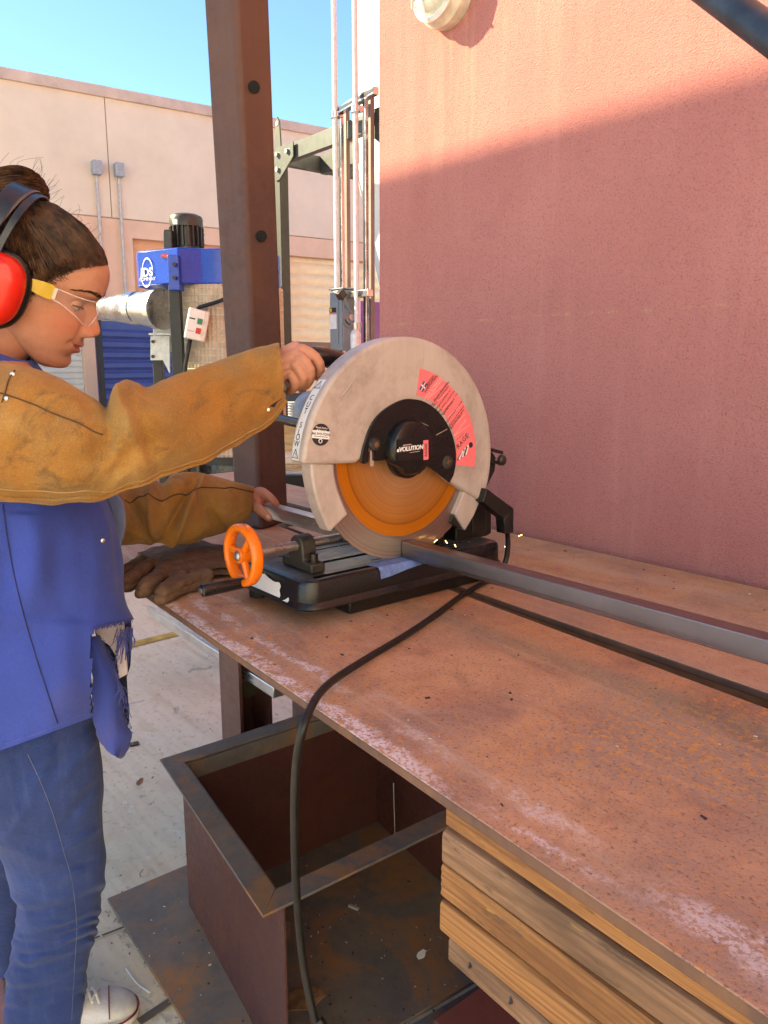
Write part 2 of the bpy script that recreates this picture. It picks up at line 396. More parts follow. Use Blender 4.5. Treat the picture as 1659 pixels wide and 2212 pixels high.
def mat_skin():
    m = MT("skin", .5, spec=.35)
    at_ = m.n.new("ShaderNodeAttribute"); at_.attribute_name = "tint"; s = m.n.new("ShaderNodeSeparateColor"); m.l.new(at_.outputs["Color"], s.inputs[0])
    n = m.noise(30, 4, .6); f = m.noise(500, 3, .6)
    base = m.ramp(n, [(.3, (.46, .215, .140)), (.7, (.54, .275, .190))])
    base = m.mix(s.outputs[1], base, (.55, .19, .12))          # flushed areas
    base = m.mix(s.outputs[0], base, (.42, .145, .11))         # lips
    base = m.mix(s.outputs[2], base, (.055, .03, .02))         # scalp, brow root
    base = m.mix(m.ramp(m.noise(85, 4, .7), [(.52, 0), (.68, .45)]), base, (.44, .165, .10))
    base = m.mix(m.ramp(m.noise(230, 2), [(.68, 0), (.74, .4)]), base, (.27, .11, .065))
    m.color(base); m.bump(f, .0004, .35)
    m.b.inputs["Subsurface Weight"].default_value = .12; m.b.inputs["Subsurface Radius"].default_value = (.006, .0025, .0012); m.b.inputs["Subsurface Scale"].default_value = 1.0
    return m.m
def mat_hair():
    m = MT("hair", .55, spec=.22)
    n = m.noise(60, 3); m.color(m.ramp(n, [(.35, (.022, .011, .0075)), (.7, (.105, .050, .026))])); return m.m
def mat_glass(name, tint=(1, 1, 1), rough=.03, alpha=.16):
    m = MT(name, rough, 0); m.color(tint); m.b.inputs["Alpha"].default_value = alpha; m.b.inputs["Coat Weight"].default_value = 1.0
    m.b.inputs["Coat Roughness"].default_value = .03
    m.m.blend_method = 'BLEND' if hasattr(m.m, 'blend_method') else None
    return m.m

M = {}
M['stucco'] = mat_stucco(); M['plate'] = mat_rust_plate(); M['plate2'] = mat_rust_plate("rusted_plate_sheen", False)
M['plate_edge'] = mat_primer('plate_edge_rust', (.10, .050, .036), (.20, .092, .055), (.27, .12, .05), .7, .75)
M['primer'] = mat_primer("red_primer_steel", (.105, .042, .035), (.150, .062, .050), amt=.45)
M['binsteel'] = mat_primer("oxide_sheet", (.075, .024, .021), (.105, .036, .031), (.14, .045, .022), .6)
M['rim'] = mat_primer("rusty_angle_iron", (.105, .100, .105), (.19, .165, .145), (.36, .165, .055), .9)
M['floorplate'] = mat_primer("mill_scale_plate", (.125, .112, .105), (.22, .175, .135), (.36, .16, .055), .95)
M['concrete'] = mat_concrete()
M['cast'] = flat("black_cast_iron", (.0085, .008, .0085), .30, 0, .5, .12, 160, .0004)
M['castraw'] = flat("bare_cast_iron", (.030, .024, .020), .5, 0, .5, .3, 90, .0012)
M['black'] = flat("black_plastic", (.007, .0065, .007), .30, 0, .5, .2, 60)
M['blackpaint'] = flat("black_painted_steel", (.011, .0085, .008), .42, 0, .5, .35, 40, .0003)
M['rubber'] = flat("black_rubber", (.011, .009, .0085), .45, 0, .4, .3, 40)
M['yellow'] = flat("floor_yellow", (.60, .42, .10), .8, var=.25, scale=14)
M['deck'] = mat_metal('worn_deck_steel', (.20, .20, .185), .34, (8, 1, 8), .55, .8)
M['orange'] = flat("orange_enamel", (.80, .17, .010), .24, 0, .5, .03, 30)
M['white'] = flat("white_paint", (.78, .78, .77), .5, var=.04)
M['paper'] = flat("white_label", (.74, .74, .78), .45, var=.05)
M['pinklabel'] = flat("pink_label", (.86, .17, .20), .42, var=.05, scale=20)
M['ink'] = flat("black_ink", (.02, .015, .02), .6)
M['inkw'] = flat("white_ink", (.85, .80, .82), .6)
M['inkpink'] = flat("pale_pink_ink", (.93, .55, .56), .6)
M['inkblue'] = flat("navy_ink", (.05, .06, .20), .6)
M['tape'] = flat("blue_masking_tape", (.13, .20, .46), .7, var=.2, scale=60)
M['steel'] = mat_metal("bright_steel", (.62, .60, .60), .30, (1, 30, 30))
M['steeltube'] = mat_metal("mill_steel_tube", (.27, .25, .27), .36, (.12, 5, 5), .18)
M['alu'] = mat_metal("brushed_aluminium", (.62, .62, .64), .33, (.3, 24, 24), .25, .95)
M['galv'] = mat_metal("galvanised_steel", (.70, .71, .72), .24, (1.2, 1.2, 1.2), .2)
M['screwsteel'] = mat_metal("oily_thread_steel", (.62, .57, .54), .32, (10, 10, 10), .3)
M['zinc'] = flat("zinc_conduit", (.70, .71, .73), .45, .15, None, .1)
# ------------------------------------------------------------------ frames: yard frame or world frame
YM = Matrix.Translation(ORI) @ Matrix.Rotation(BEN, 4, 'Z'); PI = {}
def thing(name, base, label, cat, group=None, yard=True, rz=None):
    """Empty at the base of a thing; its parts are modelled in yard (or world) coordinates"""
    F = YM if yard else Matrix.Identity(4)
    p = F @ Vector(base); rz = (BEN if yard else 0) if rz is None else rz
    o = empty(name, p, rz, label, cat, group)
    PI[o.name] = (Matrix.Translation(p) @ Matrix.Rotation(rz, 4, 'Z')).inverted() @ F
    return o
def link(o, parent=None):
    COL.objects.link(o)
    if parent is not None:
        o.parent = parent
        if parent.name in PI: o.matrix_parent_inverse = PI[parent.name]
    return o
def yard(o):
    """a one-mesh thing modelled in yard coordinates"""
    o.matrix_world = YM; return o
def rebase(o, base):
    """move a one-mesh thing's origin to base (coordinates of its own mesh)"""
    o.data.transform(Matrix.Translation(-Vector(base))); o.matrix_world = o.matrix_world @ Matrix.Translation(Vector(base)); return o
def copy_tree(o, parent=None):
    c = o.copy(); COL.objects.link(c)
    if parent is not None: c.parent = parent; c.matrix_parent_inverse = o.matrix_parent_inverse.copy()
    for ch in list(o.children): copy_tree(ch, c)
    return c

# ------------------------------------------------------------------ ground
def yd_grid(name, x0, x1, y0, y1, z, mat, n=1):
    return yard(mobj(name, [(x0, y0, z), (x1, y0, z), (x1, y1, z), (x0, y1, z)], [(0, 1, 2, 3)], mat))
g = mobj("ground", [(-300, -300, -.006), (300, -300, -.006), (300, 300, -.006), (-300, 300, -.006)], [(0, 1, 2, 3)], flat("far_ground", (.52, .49, .44), .9, scale=.3))
tag(g, kind='structure')
g = yd_grid("yard_floor", -16, 12, -4.2, 14, -.002, M['concrete']); tag(g, kind='structure')
a, b = sz(270, 1397, 0), sz(415, 1361, 0); dv = (b - a).normalized(); nn = Vector((-dv.y, dv.x, 0))
a -= dv * .9; b += dv * 1.6
g = yard(mobj("painted_line", [a - nn * .035 + Vector((0, 0, .003)), b - nn * .035 + Vector((0, 0, .003)), b + nn * .035 + Vector((0, 0, .003)), a + nn * .035 + Vector((0, 0, .003))], [(0, 1, 2, 3)], M['yellow'])); tag(g, kind='structure')
# red oxide patch of floor behind the person, bottom left of the view
q = [sz(-120, 2010, 0), sz(4, 2085, 0), sz(20, 2260, 0), sz(-120, 2420, 0)]
g = yard(mobj("red_floor_patch", [(p.x, p.y, .003) for p in q], [(0, 1, 2, 3)], flat("red_floor_paint", (.42, .20, .19), .8, scale=8))); tag(g, kind='structure')
# concrete control joint near the foot
a, b = sz(205, 2026, .002), sz(300, 1990, .002); c2, d2 = sz(300, 2208, .002), sz(372, 2160, .002)
mb = MB(); mb.quadbar(a - (b - a) * 2, b, .004, .002).quadbar(c2, d2, .02, .002)
g = yard(mb.build("floor_joint", flat("joint_dirt", (.13, .11, .09), .9))); tag(g, kind='structure')

# ------------------------------------------------------------------ pink stucco building on the right
WY = .576
t = thing("stucco_building", (1.5, WY, 0), "pink stucco building wall rising behind the workbench", "building")
mb = MB(); mb.box((4.6, WY + 4.0, 4.0), (10.746, 8.0, 8.0)); mb.build("wall", M['stucco'], t)
# bulkhead lamp
lp = sy(973, -12, WY); LZ = lp.z; LX = lp.x
t = thing("wall_lamp", (LX, WY, LZ), "round white bulkhead lamp fixed high on the pink wall", "lamp")
mb = MB(); mb.lathe([(.078, 0), (.080, -.03), (.074, -.038), (.070, -.052)][::1], (LX, WY, LZ), (0, 1, 0), 32)
mb.build("housing", flat("lamp_housing", (.66, .60, .50), .5), t)
mb = MB(); mb.lathe([(.0705, -.050), (.074, -.058), (.066, -.066), (.058, -.060)], (LX, WY, LZ), (0, 1, 0), 32)
mb.build("rim", M['white'], t)
pr = [(.060 * math.cos(a), -.058 - .034 * math.sin(a)) for a in np.linspace(0, math.pi / 2 * .97, 7)]
mb = MB(); mb.lathe(pr, (LX, WY, LZ), (0, 1, 0), 32); mb.build("lens", flat("lamp_glass", (.74, .72, .60), .12, 0, .6, .1, 90), t)
mb = MB()
for k in range(3):
    a = k * math.pi / 3 + .35; mb.tube([(LX + .072 * math.cos(a) * s, WY - .063 - .034 * (1 - s * s), LZ + .072 * math.sin(a) * s) for s in np.linspace(-1, 1, 9)], .0035, 6)
mb.build("guard_bars", M['white'], t)
# dark pipe crossing the top right corner, a brace between bench frame and wall
pa, pb = at(1530, -22, .92), at(1662, 74, .82)
dd = (pb - pa).normalized()
t = thing("steel_pipe", pb, "dark grey round steel pipe crossing above the bench, upper right corner", "pipe", yard=False)
mb = MB(); mb.cyl(pa - dd * .25, pb + dd * .9, .0160, n=28); mb.build("pipe", flat("grey_pipe", (.040, .048, .060), .42, .3, None, .3, 25, .0004), t)

# added out of view: roof blocking sun, open-sided for fill; white block bouncing sunlight
CH = 1.92 + math.tan(SUN_EL) * 3.176 / math.cos(SUN_AZ)
t = thing("sun_blocker_roof", (-9, -4, 0), "unseen flat roof added behind the viewer, shaped to shade the yard", "sun blocker")
mb = MB(); mb.box((-9, -4.55, CH - .1), (15.2, 3.9, .2)); mb.build("roof", flat("sun_blocker_sheet", (.72, .68, .62), .7, scale=2), t)
for x in (-16, -9, -2):
    for y in ((-2.9, -6.3) if x < -5 else (-6.3,)):
        mb = MB(); mb.box((x, y, CH / 2 - .1), (.15, .15, CH - .2)); mb.build("post", M['primer'], t)
t = thing("bounce_block", (9.5, -8, 0), "unseen white block added behind the viewer to bounce sunlight", "building")
mb = MB(); mb.box((9.5, -8, 3.9), (5, 18, 7.8)); mb.build("wall", flat("white_render", (.78, .76, .73), .85, scale=1.5, var=.04), t)

# ------------------------------------------------------------------ far building
FD = Vector((.835, .55, 0)); FN = Vector((.55, -.835, 0)); FP = at(450, 530, 11.0); FP.z = 0
def fac(x, y, off=0):                              # photo point -> facade coordinates (along, height)
    P = onplane(x, y, FP + FN * off, FN); return (P - FP).dot(FD), P.z
FA = math.atan2(FD.y, FD.x)
FM = Matrix.Translation(FP) @ Matrix.Rotation(FA, 4, 'Z')          # local x along, y into the building, z up
ft = empty("far_building", FP, FA, "pale pink tilt-up warehouse across the yard with roller doors", "building")
peach = flat("peach_facade", (.80, .67, .55), .85, scale=1.4, var=.06, bump=.0006)
peach2 = flat("warm_peach_band", (.80, .55, .42), .85, scale=1.6, var=.07)
peach3 = flat("recess_panel", (.78, .46, .29), .8, scale=2, var=.06)
def fbox(name, x0, x1, z0, z1, y0, y1, mat, parent=None, bevel=0):
    mb = MB(); mb.box(((x0 + x1) / 2, (y0 + y1) / 2, (z0 + z1) / 2), (x1 - x0, y1 - y0, z1 - z0)); return mb.build(name, mat, parent or ft, bevel=bevel)
jx = fac(231, 300)[0]; jx2 = 4.6
for x0, x1 in ((-9, jx - .006), (jx + .006, jx2 - .006), (jx2 + .006, 11)):
    fbox("wall_panel", x0, x1, 3.220, 4.62, 0, .3, peach)
bay = [(-2.75, -1.72, 2.3), (-1.02, .95, 2.99), (1.17, 4.2, 2.94), (5.2, 8.2, 2.94)]
xs = -9
for x0, x1, h in bay:
    fbox("wall_panel", xs, x0, 0, 3.205, .012, .3, peach2); fbox("wall_panel", x0, x1, h, 3.205, .0121, .3, peach2); xs = x1
fbox("wall_panel", xs, 11, 0, 3.205, .012, .3, peach2)
fbox("parapet_cap", -9, 11, 4.62, 4.74, -.05, .34, flat("parapet_cap", (.66, .50, .43), .8, scale=3))
fbox("wall_backing", -9, 11, 0, 4.6, .03, .29, peach) if False else fbox("wall_backing", -9, 11, 0, 4.6, .31, 5, peach)
mb = MB(); mb.box((jx, .045, 3.93), (.03, .06, 1.36)); mb.box((1, .045, 3.212), (20, .06, .03)); mb.build('joint_sealant', flat('sealant', (.42, .31, .27), .8), ft)
slat = flat("white_slat", (.66, .69, .70), .45, scale=8, var=.05)
warm_reflect = flat("satin_door_slat", (.86, .62, .36), .33, .25, None, .1, 3)  # peach tone puts warm reflected light into the pale metal door's colour
def roller(x0, x1, z0, z1, mat, pitch=.075, name="roller_door", dep=.016):
    d = fbox(name, x0, x1, z0, z1, .16, .18, mat)
    prof = [(.0, 0), (-dep, pitch * .22), (-dep, pitch * .72), (0, pitch * .94)]
    mb = MB(); mb.grid([[Vector((xx, .158 + y, z)) for y, z in prof] for xx in (x0 + .004, x1 - .004)])
    first = None; n = min(int((z1 - z0) / pitch), 60)
    for k in range(n):
        if first is None:
            first = mb.build("slat", mat, d); o = first
        else:
            o = first.copy(); COL.objects.link(o); o.parent = d
        o.location = (0, 0, z0 + k * pitch)
    return d
roller(-2.75, -1.72, 0, 2.3, slat); roller(1.17, 4.2, 0, 2.94, warm_reflect, .16, 'roller_door', .005); roller(5.2, 8.2, 0, 2.94, slat)
fbox("recess_panel", -1.02, .95, 0, 2.99, .14, .16, peach3)
for x in (1.17, 4.2): fbox("door_jamb", x - .05, x + .03, 0, 2.99, -.008, .15, flat("jamb", (.66, .58, .55), .7))
# surface boxes with their conduits
zincbox = flat("grey_box", (.36, .41, .47), .5, .2)
for i, (px, py, py2, lab) in enumerate(((206, 365, 640, "left grey junction box with its conduit on far wall"), (254, 370, 640, "right grey junction box with its conduit beside far wall joint"))):
    xx, zz = fac(px, py)
    t = empty("junction_box", FM @ Vector((xx, -.06, zz - .08)), FA, lab, "electrical box", "junction boxes on the far wall")
    mb = MB(); mb.box((0, 0, .08), (.105, .11, .155)); mb.build("box", zincbox, t, bevel=.006)
    mb = MB(); mb.box((0, -.058, .08), (.112, .008, .162)); mb.build("cover", zincbox, t, bevel=.003)
    mb = MB(); mb.cyl((0, .03, 0), (0, .03, -zz + .1), .018, n=12)
    for z in (-.35, -1.0, -1.7): mb.cyl((0, .03, z), (0, .03, z - .05), .023, n=12)
    mb.build("conduit", flat("painted_conduit", (.54, .50, .50), .45, .3), t)

# blue ribbed steel gate leaf in front of it
c0, c1 = at(221, 690, 8.6), at(352, 690, 8.6 + .73)
d = (c1 - c0); d.z = 0; ca = math.atan2(d.y, d.x)
t = empty("steel_gate", (c0.x, c0.y, 0), ca, "blue ribbed steel gate leaf standing beyond the dust collector", "gate")
cb = flat("gate_blue", (.035, .060, .26), .5, scale=6, var=.12); H_ = c0.z
mb = MB(); mb.box((1.0, .14, H_ / 2 + .01), (1.98, .05, H_ - .03)); mb.build("panel", cb, t)
prof = [(0, 0), (-.022, .03), (-.022, .075), (0, .105)]
mb = MB(); mb.grid([[Vector((xx, .113 + y, z)) for y, z in prof] for xx in (.05, 1.95)])
f0 = mb.build("rib", cb, t)
for k in range(int((H_ - .1) / .115)):
    o = f0 if k == 0 else f0.copy()
    if k: COL.objects.link(o); o.parent = t
    o.location = (0, 0, .06 + k * .115)
for x in (.015, 1.985):
    mb = MB(); mb.box((x, .10, H_ / 2), (.05, .05, H_)); mb.build("edge_post", M['rubber'], t)
mb = MB(); mb.prism([(.55, .07, .98), (.575, .07, 1.06), (.60, .07, .98), (.575, .07, .90)], (0, .012, 0)); mb.build("lock_plate", M['ink'], t)

# ------------------------------------------------------------------ dust collector
DC = at(500, 700, 5.25); DC.z = 0
t = thing("dust_collector", DC, "blue topped dust collector with black motor and beige filter", "dust collector", yard=False)
blue = flat("gloss_blue", (.010, .055, .46), .28, 0, .5, .1, 4)
def rel(px, py, D): return at(px, py, D)
cx = DC.x; cy = DC.y
ztop, zbot = at(430, 540, 5.0).z, at(430, 616, 5.0).z
# volute housing: drum plus tangential outlet reaching left
rd = .312; pts = []
lft = at(290, 600, 5.05); fl = at(385, 600, 4.86)
outline = [(lft.x + .02, lft.y + .42), (lft.x - .01, lft.y + .10), (lft.x + .03, lft.y), (lft.x + .12, lft.y - .05), (fl.x, fl.y + .02)]
a0 = math.atan2(fl.y + .02 - cy, fl.x - cx)
for k in range(1, 22):
    a = a0 + k * (2 * math.pi - 1.3) / 22; outline.append((cx + rd * 1.06 * math.cos(a), cy + rd * 1.06 * math.sin(a)))
mb = MB(); mb.prism([(x, y, zbot) for x, y in outline], (0, 0, ztop - zbot)); mb.build("housing", blue, t, bevel=.008)
# flange with bolts
p = at(376, 589, 4.84); fr = t
mb = MB(); mb.box((p.x, p.y + .04, p.z), (.066, .10, .205)); fl_ = mb.build("flange", blue, t, bevel=.004)
for dy in (-32, 14):
    q = at(377, 583 + dy * .62 + 8, 4.80); mb = MB(); mb.cyl(q + Vector((0, .02, 0)), q - Vector((0, .008, 0)), .012, n=8); mb.build("bolt", M['castraw'], fl_)
# motor
mt = at(403, 500, 5.3); mz0, mz1, mz2 = at(403, 543, 5.3).z, at(403, 491, 5.3).z, at(403, 464, 5.3).z
mx, my = mt.x, mt.y; dkm = flat("black_motor", (.050, .046, .040), .40, .2, None, .2, 40)
mb = MB(); mb.cyl((mx, my, mz0 - .03), (mx, my, mz1), .084, n=28); mo = mb.build("motor", dkm, t)
for k in range(20):
    a = 2 * math.pi * k / 20; mb = MB()
    mb.box((mx + .096 * math.cos(a), my + .096 * math.sin(a), (mz0 + mz1) / 2 + .012), (.030, .009, mz1 - mz0 - .03), Matrix.Rotation(a, 3, 'Z')); mb.build("fin", dkm, mo)
mb = MB(); mb.lathe([(.106, mz1 - .002), (.108, mz1 + .05), (.100, mz2 - .012), (.075, mz2), (.01, mz2 + .004)], (mx, my, 0), (0, 0, 1), 32); mb.build("fan_cover", dkm, mo)
q = at(366, 520, 5.2); mb = MB(); mb.box((q.x, q.y, q.z), (.055, .09, .125)); mb.build("terminal_box", dkm, mo, bevel=.006)
for px in (377, 440):
    q = at(px, 508, 5.3); mb = MB(); mb.tube([q + Vector((.014 * math.cos(a), 0, .014 * math.sin(a))) for a in np.linspace(0, 2 * math.pi, 13)], .003, 6, False); mb.build("lifting_eye", M['galv'], mo)
q = at(378, 479, 5.19); mb = MB(); mb.box(q, (.028, .004, .03)); mb.build("rating_plate", M['galv'], mo)
q = at(357, 553, 4.93); mb = MB(); mb.box(q, (.062, .004, .022), Matrix.Rotation(-.35, 3, 'Z')); mb.build("warning_label", flat("red_label", (.55, .05, .04), .5, var=.5, scale=70), t)
# logo on the flat left cheek
e = (Vector((fl.x, fl.y + .02, 0)) - Vector((lft.x + .12, lft.y - .05, 0))).normalized()
q = onplane(318, 589, (lft.x + .12, lft.y - .053, 0), Vector((-e.y, e.x, 0)) * -1)
MF = frame(q + Vector((e.y, -e.x, 0)) * .004, e, (0, 0, 1))
text("logo", "JDS", .072, MF, M['inkw'], t, bold=.0022)
text("logo", "COMPANY", .030, MF @ Matrix.Translation((.002, -.040, 0)), M['inkw'], t)
mb = MB(); sw = []
for a in np.linspace(R(-10), R(185), 26):
    sw.append((.058 * math.cos(a), .085 * math.sin(a)))
for sgn in (1, -1):
    m2 = MB(); G = []
    for i, (u, v) in enumerate(sw):
        k = .0055 * math.sin(math.pi * i / 25); n_ = Vector((u, v)).normalized()
        G.append([MF @ Vector((sgn * (u + n_.x * s * k) * .8 + sgn * .008, sgn * (v + n_.y * s * k), .0008)) for s in (-1, 1)])
    m2.grid(G); m2.build("logo_swoosh", M['inkw'], t)
# frame posts
def vpost(name, pxa, pxb, ya, z0, D, mat, dep=.06):
    a = at(pxa, ya, D); b = at(pxb, ya, D); mb = MB(); mb.box(((a.x + b.x) / 2, D + dep / 2, (a.z + z0) / 2), (b.x - a.x, dep, a.z - z0)); return mb.build(name, mat, t, bevel=.003)
vpost("leg", 363, 387, 617, 0, 4.88, M['blackpaint'])
vpost("leg", 329, 349, 775, 0, 5.3, M['castraw'])
vpost("leg", 585, 607, 617, 0, 5.6, M['blackpaint'])
wb = flat("white_bracket", (.70, .70, .68), .5)
poly = [at(x, y, 5.2) for x, y in ((325, 726), (366, 726), (366, 806), (352, 778), (325, 778))]
mb = MB(); mb.prism(poly, (0, .02, 0)); br = mb.build("bracket", wb, t)
for x, y in ((331, 738), (331, 770)):
    q = at(x, y, 5.19); mb = MB(); mb.cyl(q, q - Vector((0, .012, 0)), .011, n=10); mb.build("bolt", M['castraw'], br)
a = at(326, 722, 5.15); b = at(402, 722, 5.15); mb = MB(); mb.box(((a.x + b.x) / 2, 5.25, a.z), (b.x - a.x, .3, .012)); mb.build("shelf_plate", wb, t)
a = at(330, 655, 5.3); b = at(400, 655, 5.3); mb = MB(); mb.box(((a.x + b.x) / 2, 5.36, at(0, 700, 5.3).z), (b.x - a.x, .2, .36)); mb.build("inlet_box", wb, t, bevel=.01)
# galvanised inlet duct, reducing to the left
A_, B_, C_, D_ = at(222, 668, 5.35), at(288, 666, 5.15), at(300, 666, 5.12), at(352, 668, 5.0)
k = 1 / FPX * 5.1
mb = MB(); mb.cyl(A_, B_, 23 * k, 33 * k, 32); du = mb.build("duct", M['galv'], t)
mb = MB(); mb.cyl(B_, C_, 34.5 * k, 34.5 * k, 32); mb.build("duct_collar", M['galv'], du)
mb = MB(); mb.cyl(C_, at(342, 668, 5.03), 33 * k, 40 * k, 32); mb.build("duct_reducer", M['galv'], du)
mb = MB(); mb.cyl(at(341, 668, 5.03), D_, 41.5 * k, 41.5 * k, 32); mb.build("duct_collar", M['galv'], du)
mb = MB(); mb.cyl(A_ - (B_ - A_) * 2.2, A_, 22 * k, 23 * k, 32); mb.build("duct", M['galv'], t)
q = at(264, 670, 5.08); mb = MB(); mb.box(q, (.05, .004, .022)); mb.build("duct_label", M['paper'], du)
# pleated cartridge filter
fz0, fz1 = at(500, 975, 5.25).z, zbot
mb = MB(); n = 150; G = []
for z in (fz0, fz1):
    G.append([Vector((cx + (.335 + (.010 if i % 2 else 0)) * math.cos(2 * math.pi * i / n), cy + (.335 + (.010 if i % 2 else 0)) * math.sin(2 * math.pi * i / n), z)) for i in range(n)])
mb.grid(G, True); fm = flat("filter_pleats", (.56, .47, .36), .85, scale=18)
fo = mb.build("filter", fm, t, ang=20)
for k in range(26):
    z = fz0 + (fz1 - fz0) * (k + .5) / 26; mb = MB(); mb.lathe([(.3445, -.0035), (.3465, 0), (.3445, .0035)], (cx, cy, z), (0, 0, 1), 40)
    o = mb.build("filter_mesh", flat("mesh_band", (.62, .55, .45), .8), fo) if k == 0 else o.copy()
    if k: COL.objects.link(o); o.parent = fo; o.location = (0, 0, (fz1 - fz0) * k / 26)
mb = MB(); mb.lathe([(.352, 0), (.352, .05), (.345, .05)], (cx, cy, fz0 - .05), (0, 0, 1), 40); mb.build("band", M['blackpaint'], t)
# black collection bag, crumpled
G = []
for j in range(14):
    z = fz0 - .05 - j * .055; row = []
    for i in range(56):
        a = 2 * math.pi * i / 56; rr = .335 + .03 * mnoise.noise(Vector((math.cos(a) * 3.5, math.sin(a) * 3.5, z * 6))) + .02 * math.sin(j / 13 * math.pi) + .012 * mnoise.noise(Vector((math.cos(a) * 11, math.sin(a) * 11, z * 20)))
        row.append(Vector((cx + rr * math.cos(a), cy + rr * math.sin(a), z)))
    G.append(row)
mb = MB(); mb.grid(G, True); mb.build("dust_bag", flat("black_bag", (.016, .015, .015), .25, 0, .5), t)
mb = MB(); mb.box((cx, cy, .12), (.7, .7, .24)); mb.build("base", M['white'], t)
# switch box with cords
p0, ux = at(425, 702, 4.86), Vector((.94, .30, -.22)).normalized()
uy = Vector((.16, .05, 1)); MS = frame(p0, ux, uy)
sb = flat("cream_switch", (.70, .68, .62), .5)
def on(MX, c, d): m_ = MB(); m_.box(c, d); m_.v = [MX @ v for v in m_.v]; return m_
on(MS, (0, 0, 0), (.125, .185, .075)).build("switch_box", sb, t, bevel=.008)
swb = bpy.data.objects["switch_box"]
on(MS, (-.012, 0, .039), (.094, .176, .006)).build("front_plate", M['white'], swb, bevel=.002)
on(MS, (.012, .022, .044), (.030, .034, .010)).build("start_button", flat("green_button", (.02, .25, .12), .4), swb, bevel=.002)
on(MS, (.012, -.036, .044), (.030, .034, .010)).build("stop_button", flat("red_button", (.62, .03, .03), .4), swb, bevel=.002)
on(MS, (-.035, .030, .0425), (.034, .008, .001)).build("print", M['ink'], swb)
on(MS, (-.032, -.045, .0425), (.040, .004, .001)).build("print", flat("grey_print", (.4, .4, .45), .6), swb)
mb = MB(); mb.tube(sp3([at(x, y, D) for x, y, D in ((424, 672, 4.9), (431, 664, 4.88), (440, 661, 4.87), (470, 652, 4.86), (500, 641, 4.85), (560, 628, 4.95))], 20), .012, 10); mb.build("cord", M['rubber'], t)
mb = MB(); mb.tube(sp3([at(x, y, D) for x, y, D in ((411, 733, 4.88), (408, 748, 4.87), (403, 775, 4.87), (400, 800, 4.87), (402, 850, 4.88))], 16), .013, 10); mb.build("cord", M['rubber'], t)

# ------------------------------------------------------------------ white cyclone in its steel frame
A0 = at(606, 330, 6.0); zf = A0.z; ay = loc(A0)
dkg = flat("dark_frame_paint", (.085, .090, .082), .45, .2, None, .15, 12); dkg2 = flat("olive_frame_paint", (.045, .046, .036), .5)
S_ = 1.28
t = thing("cyclone_stand", (ay.x + S_ / 2, ay.y + S_ / 2, 0), "dark steel stand with bolted gussets and lifting lugs holding the white hopper", "steel frame")
cor = [(ay.x, ay.y), (ay.x + S_, ay.y), (ay.x + S_, ay.y + S_), (ay.x, ay.y + S_)]
for x, y in cor:
    mb = MB(); mb.box((x, y, zf / 2), (.075, .075, zf)); mb.build("leg", dkg2, t, bevel=.004)
    sgx = 1 if x < ay.x + .5 else -1; sgy = 1 if y < ay.y + .5 else -1
    mb = MB(); mb.prism([(x, y - .041 * sgy, zf + .02), (x + sgx * .24, y - .041 * sgy, zf + .02), (x + sgx * .24, y - .041 * sgy, zf - .075), (x + sgx * .05, y - .041 * sgy, zf - .20), (x, y - .041 * sgy, zf - .20)], (0, -.008 * sgy, 0)); gs = mb.build("gusset", dkg, t)
    for bx, bz in ((.04, -.03), (.17, -.03), (.04, -.13)):
        mb = MB(); mb.cyl((x + sgx * bx, y - .048 * sgy, zf + bz), (x + sgx * bx, y - .066 * sgy, zf + bz), .018, n=8); mb.build("bolt", M['galv'], gs)
    mb = MB(); mb.prism([(x - .04, y - .03, zf + .02), (x + .05, y - .03, zf + .02), (x + .035, y - .03, zf + .2), (x + .01, y - .03, zf + .235), (x - .015, y - .03, zf + .2)], (0, .012, 0)); lg = mb.build("lifting_lug", dkg2, t)
    mb = MB(); mb.cyl((x + .010, y - .034, zf + .19), (x + .010, y - .014, zf + .19), .015, n=10); mb.build("lug_hole", M['white'], lg)
for k in range(4):
    a, b = Vector(cor[k]), Vector(cor[(k + 1) % 4]); mb = MB(); mb.quadbar((a.x, a.y, zf - .03), (b.x, b.y, zf - .03), .05, .11); mb.build("beam", dkg, t, bevel=.003)
for y in (ay.y + .36, ay.y + .92):
    mb = MB(); mb.quadbar((ay.x + .03, y, zf - .04), (ay.x + S_ - .03, y, zf - .04), .06, .13); mb.build("beam", dkg, t, bevel=.003)
cyc = thing("cyclone_hopper", (ay.x + S_ / 2, ay.y + S_ / 2, 0), "tall white cyclone hopper in sunlight inside the dark steel stand", "hopper")
ccx, ccy = ay.x + S_ / 2, ay.y + S_ / 2
wht = flat("white_enamel", (.82, .82, .80), .4, var=.02)
mb = MB(); mb.cyl((ccx, ccy, zf - .22), (ccx, ccy, 6.2), .335, n=48); mb.build("barrel", wht, cyc)
mb = MB(); mb.cyl((ccx, ccy, 1.5), (ccx, ccy, zf - .221), .09, .334, 48); mb.build("cone", wht, cyc)
mb = MB(); mb.cyl((ccx, ccy, 1.0), (ccx, ccy, 1.499), .11, n=24); mb.build("outlet", M['galv'], cyc)
mb = MB(); mb.cyl((ccx, ccy, .05), (ccx, ccy, .999), .26, n=32); mb.build("drum", dkg, cyc)

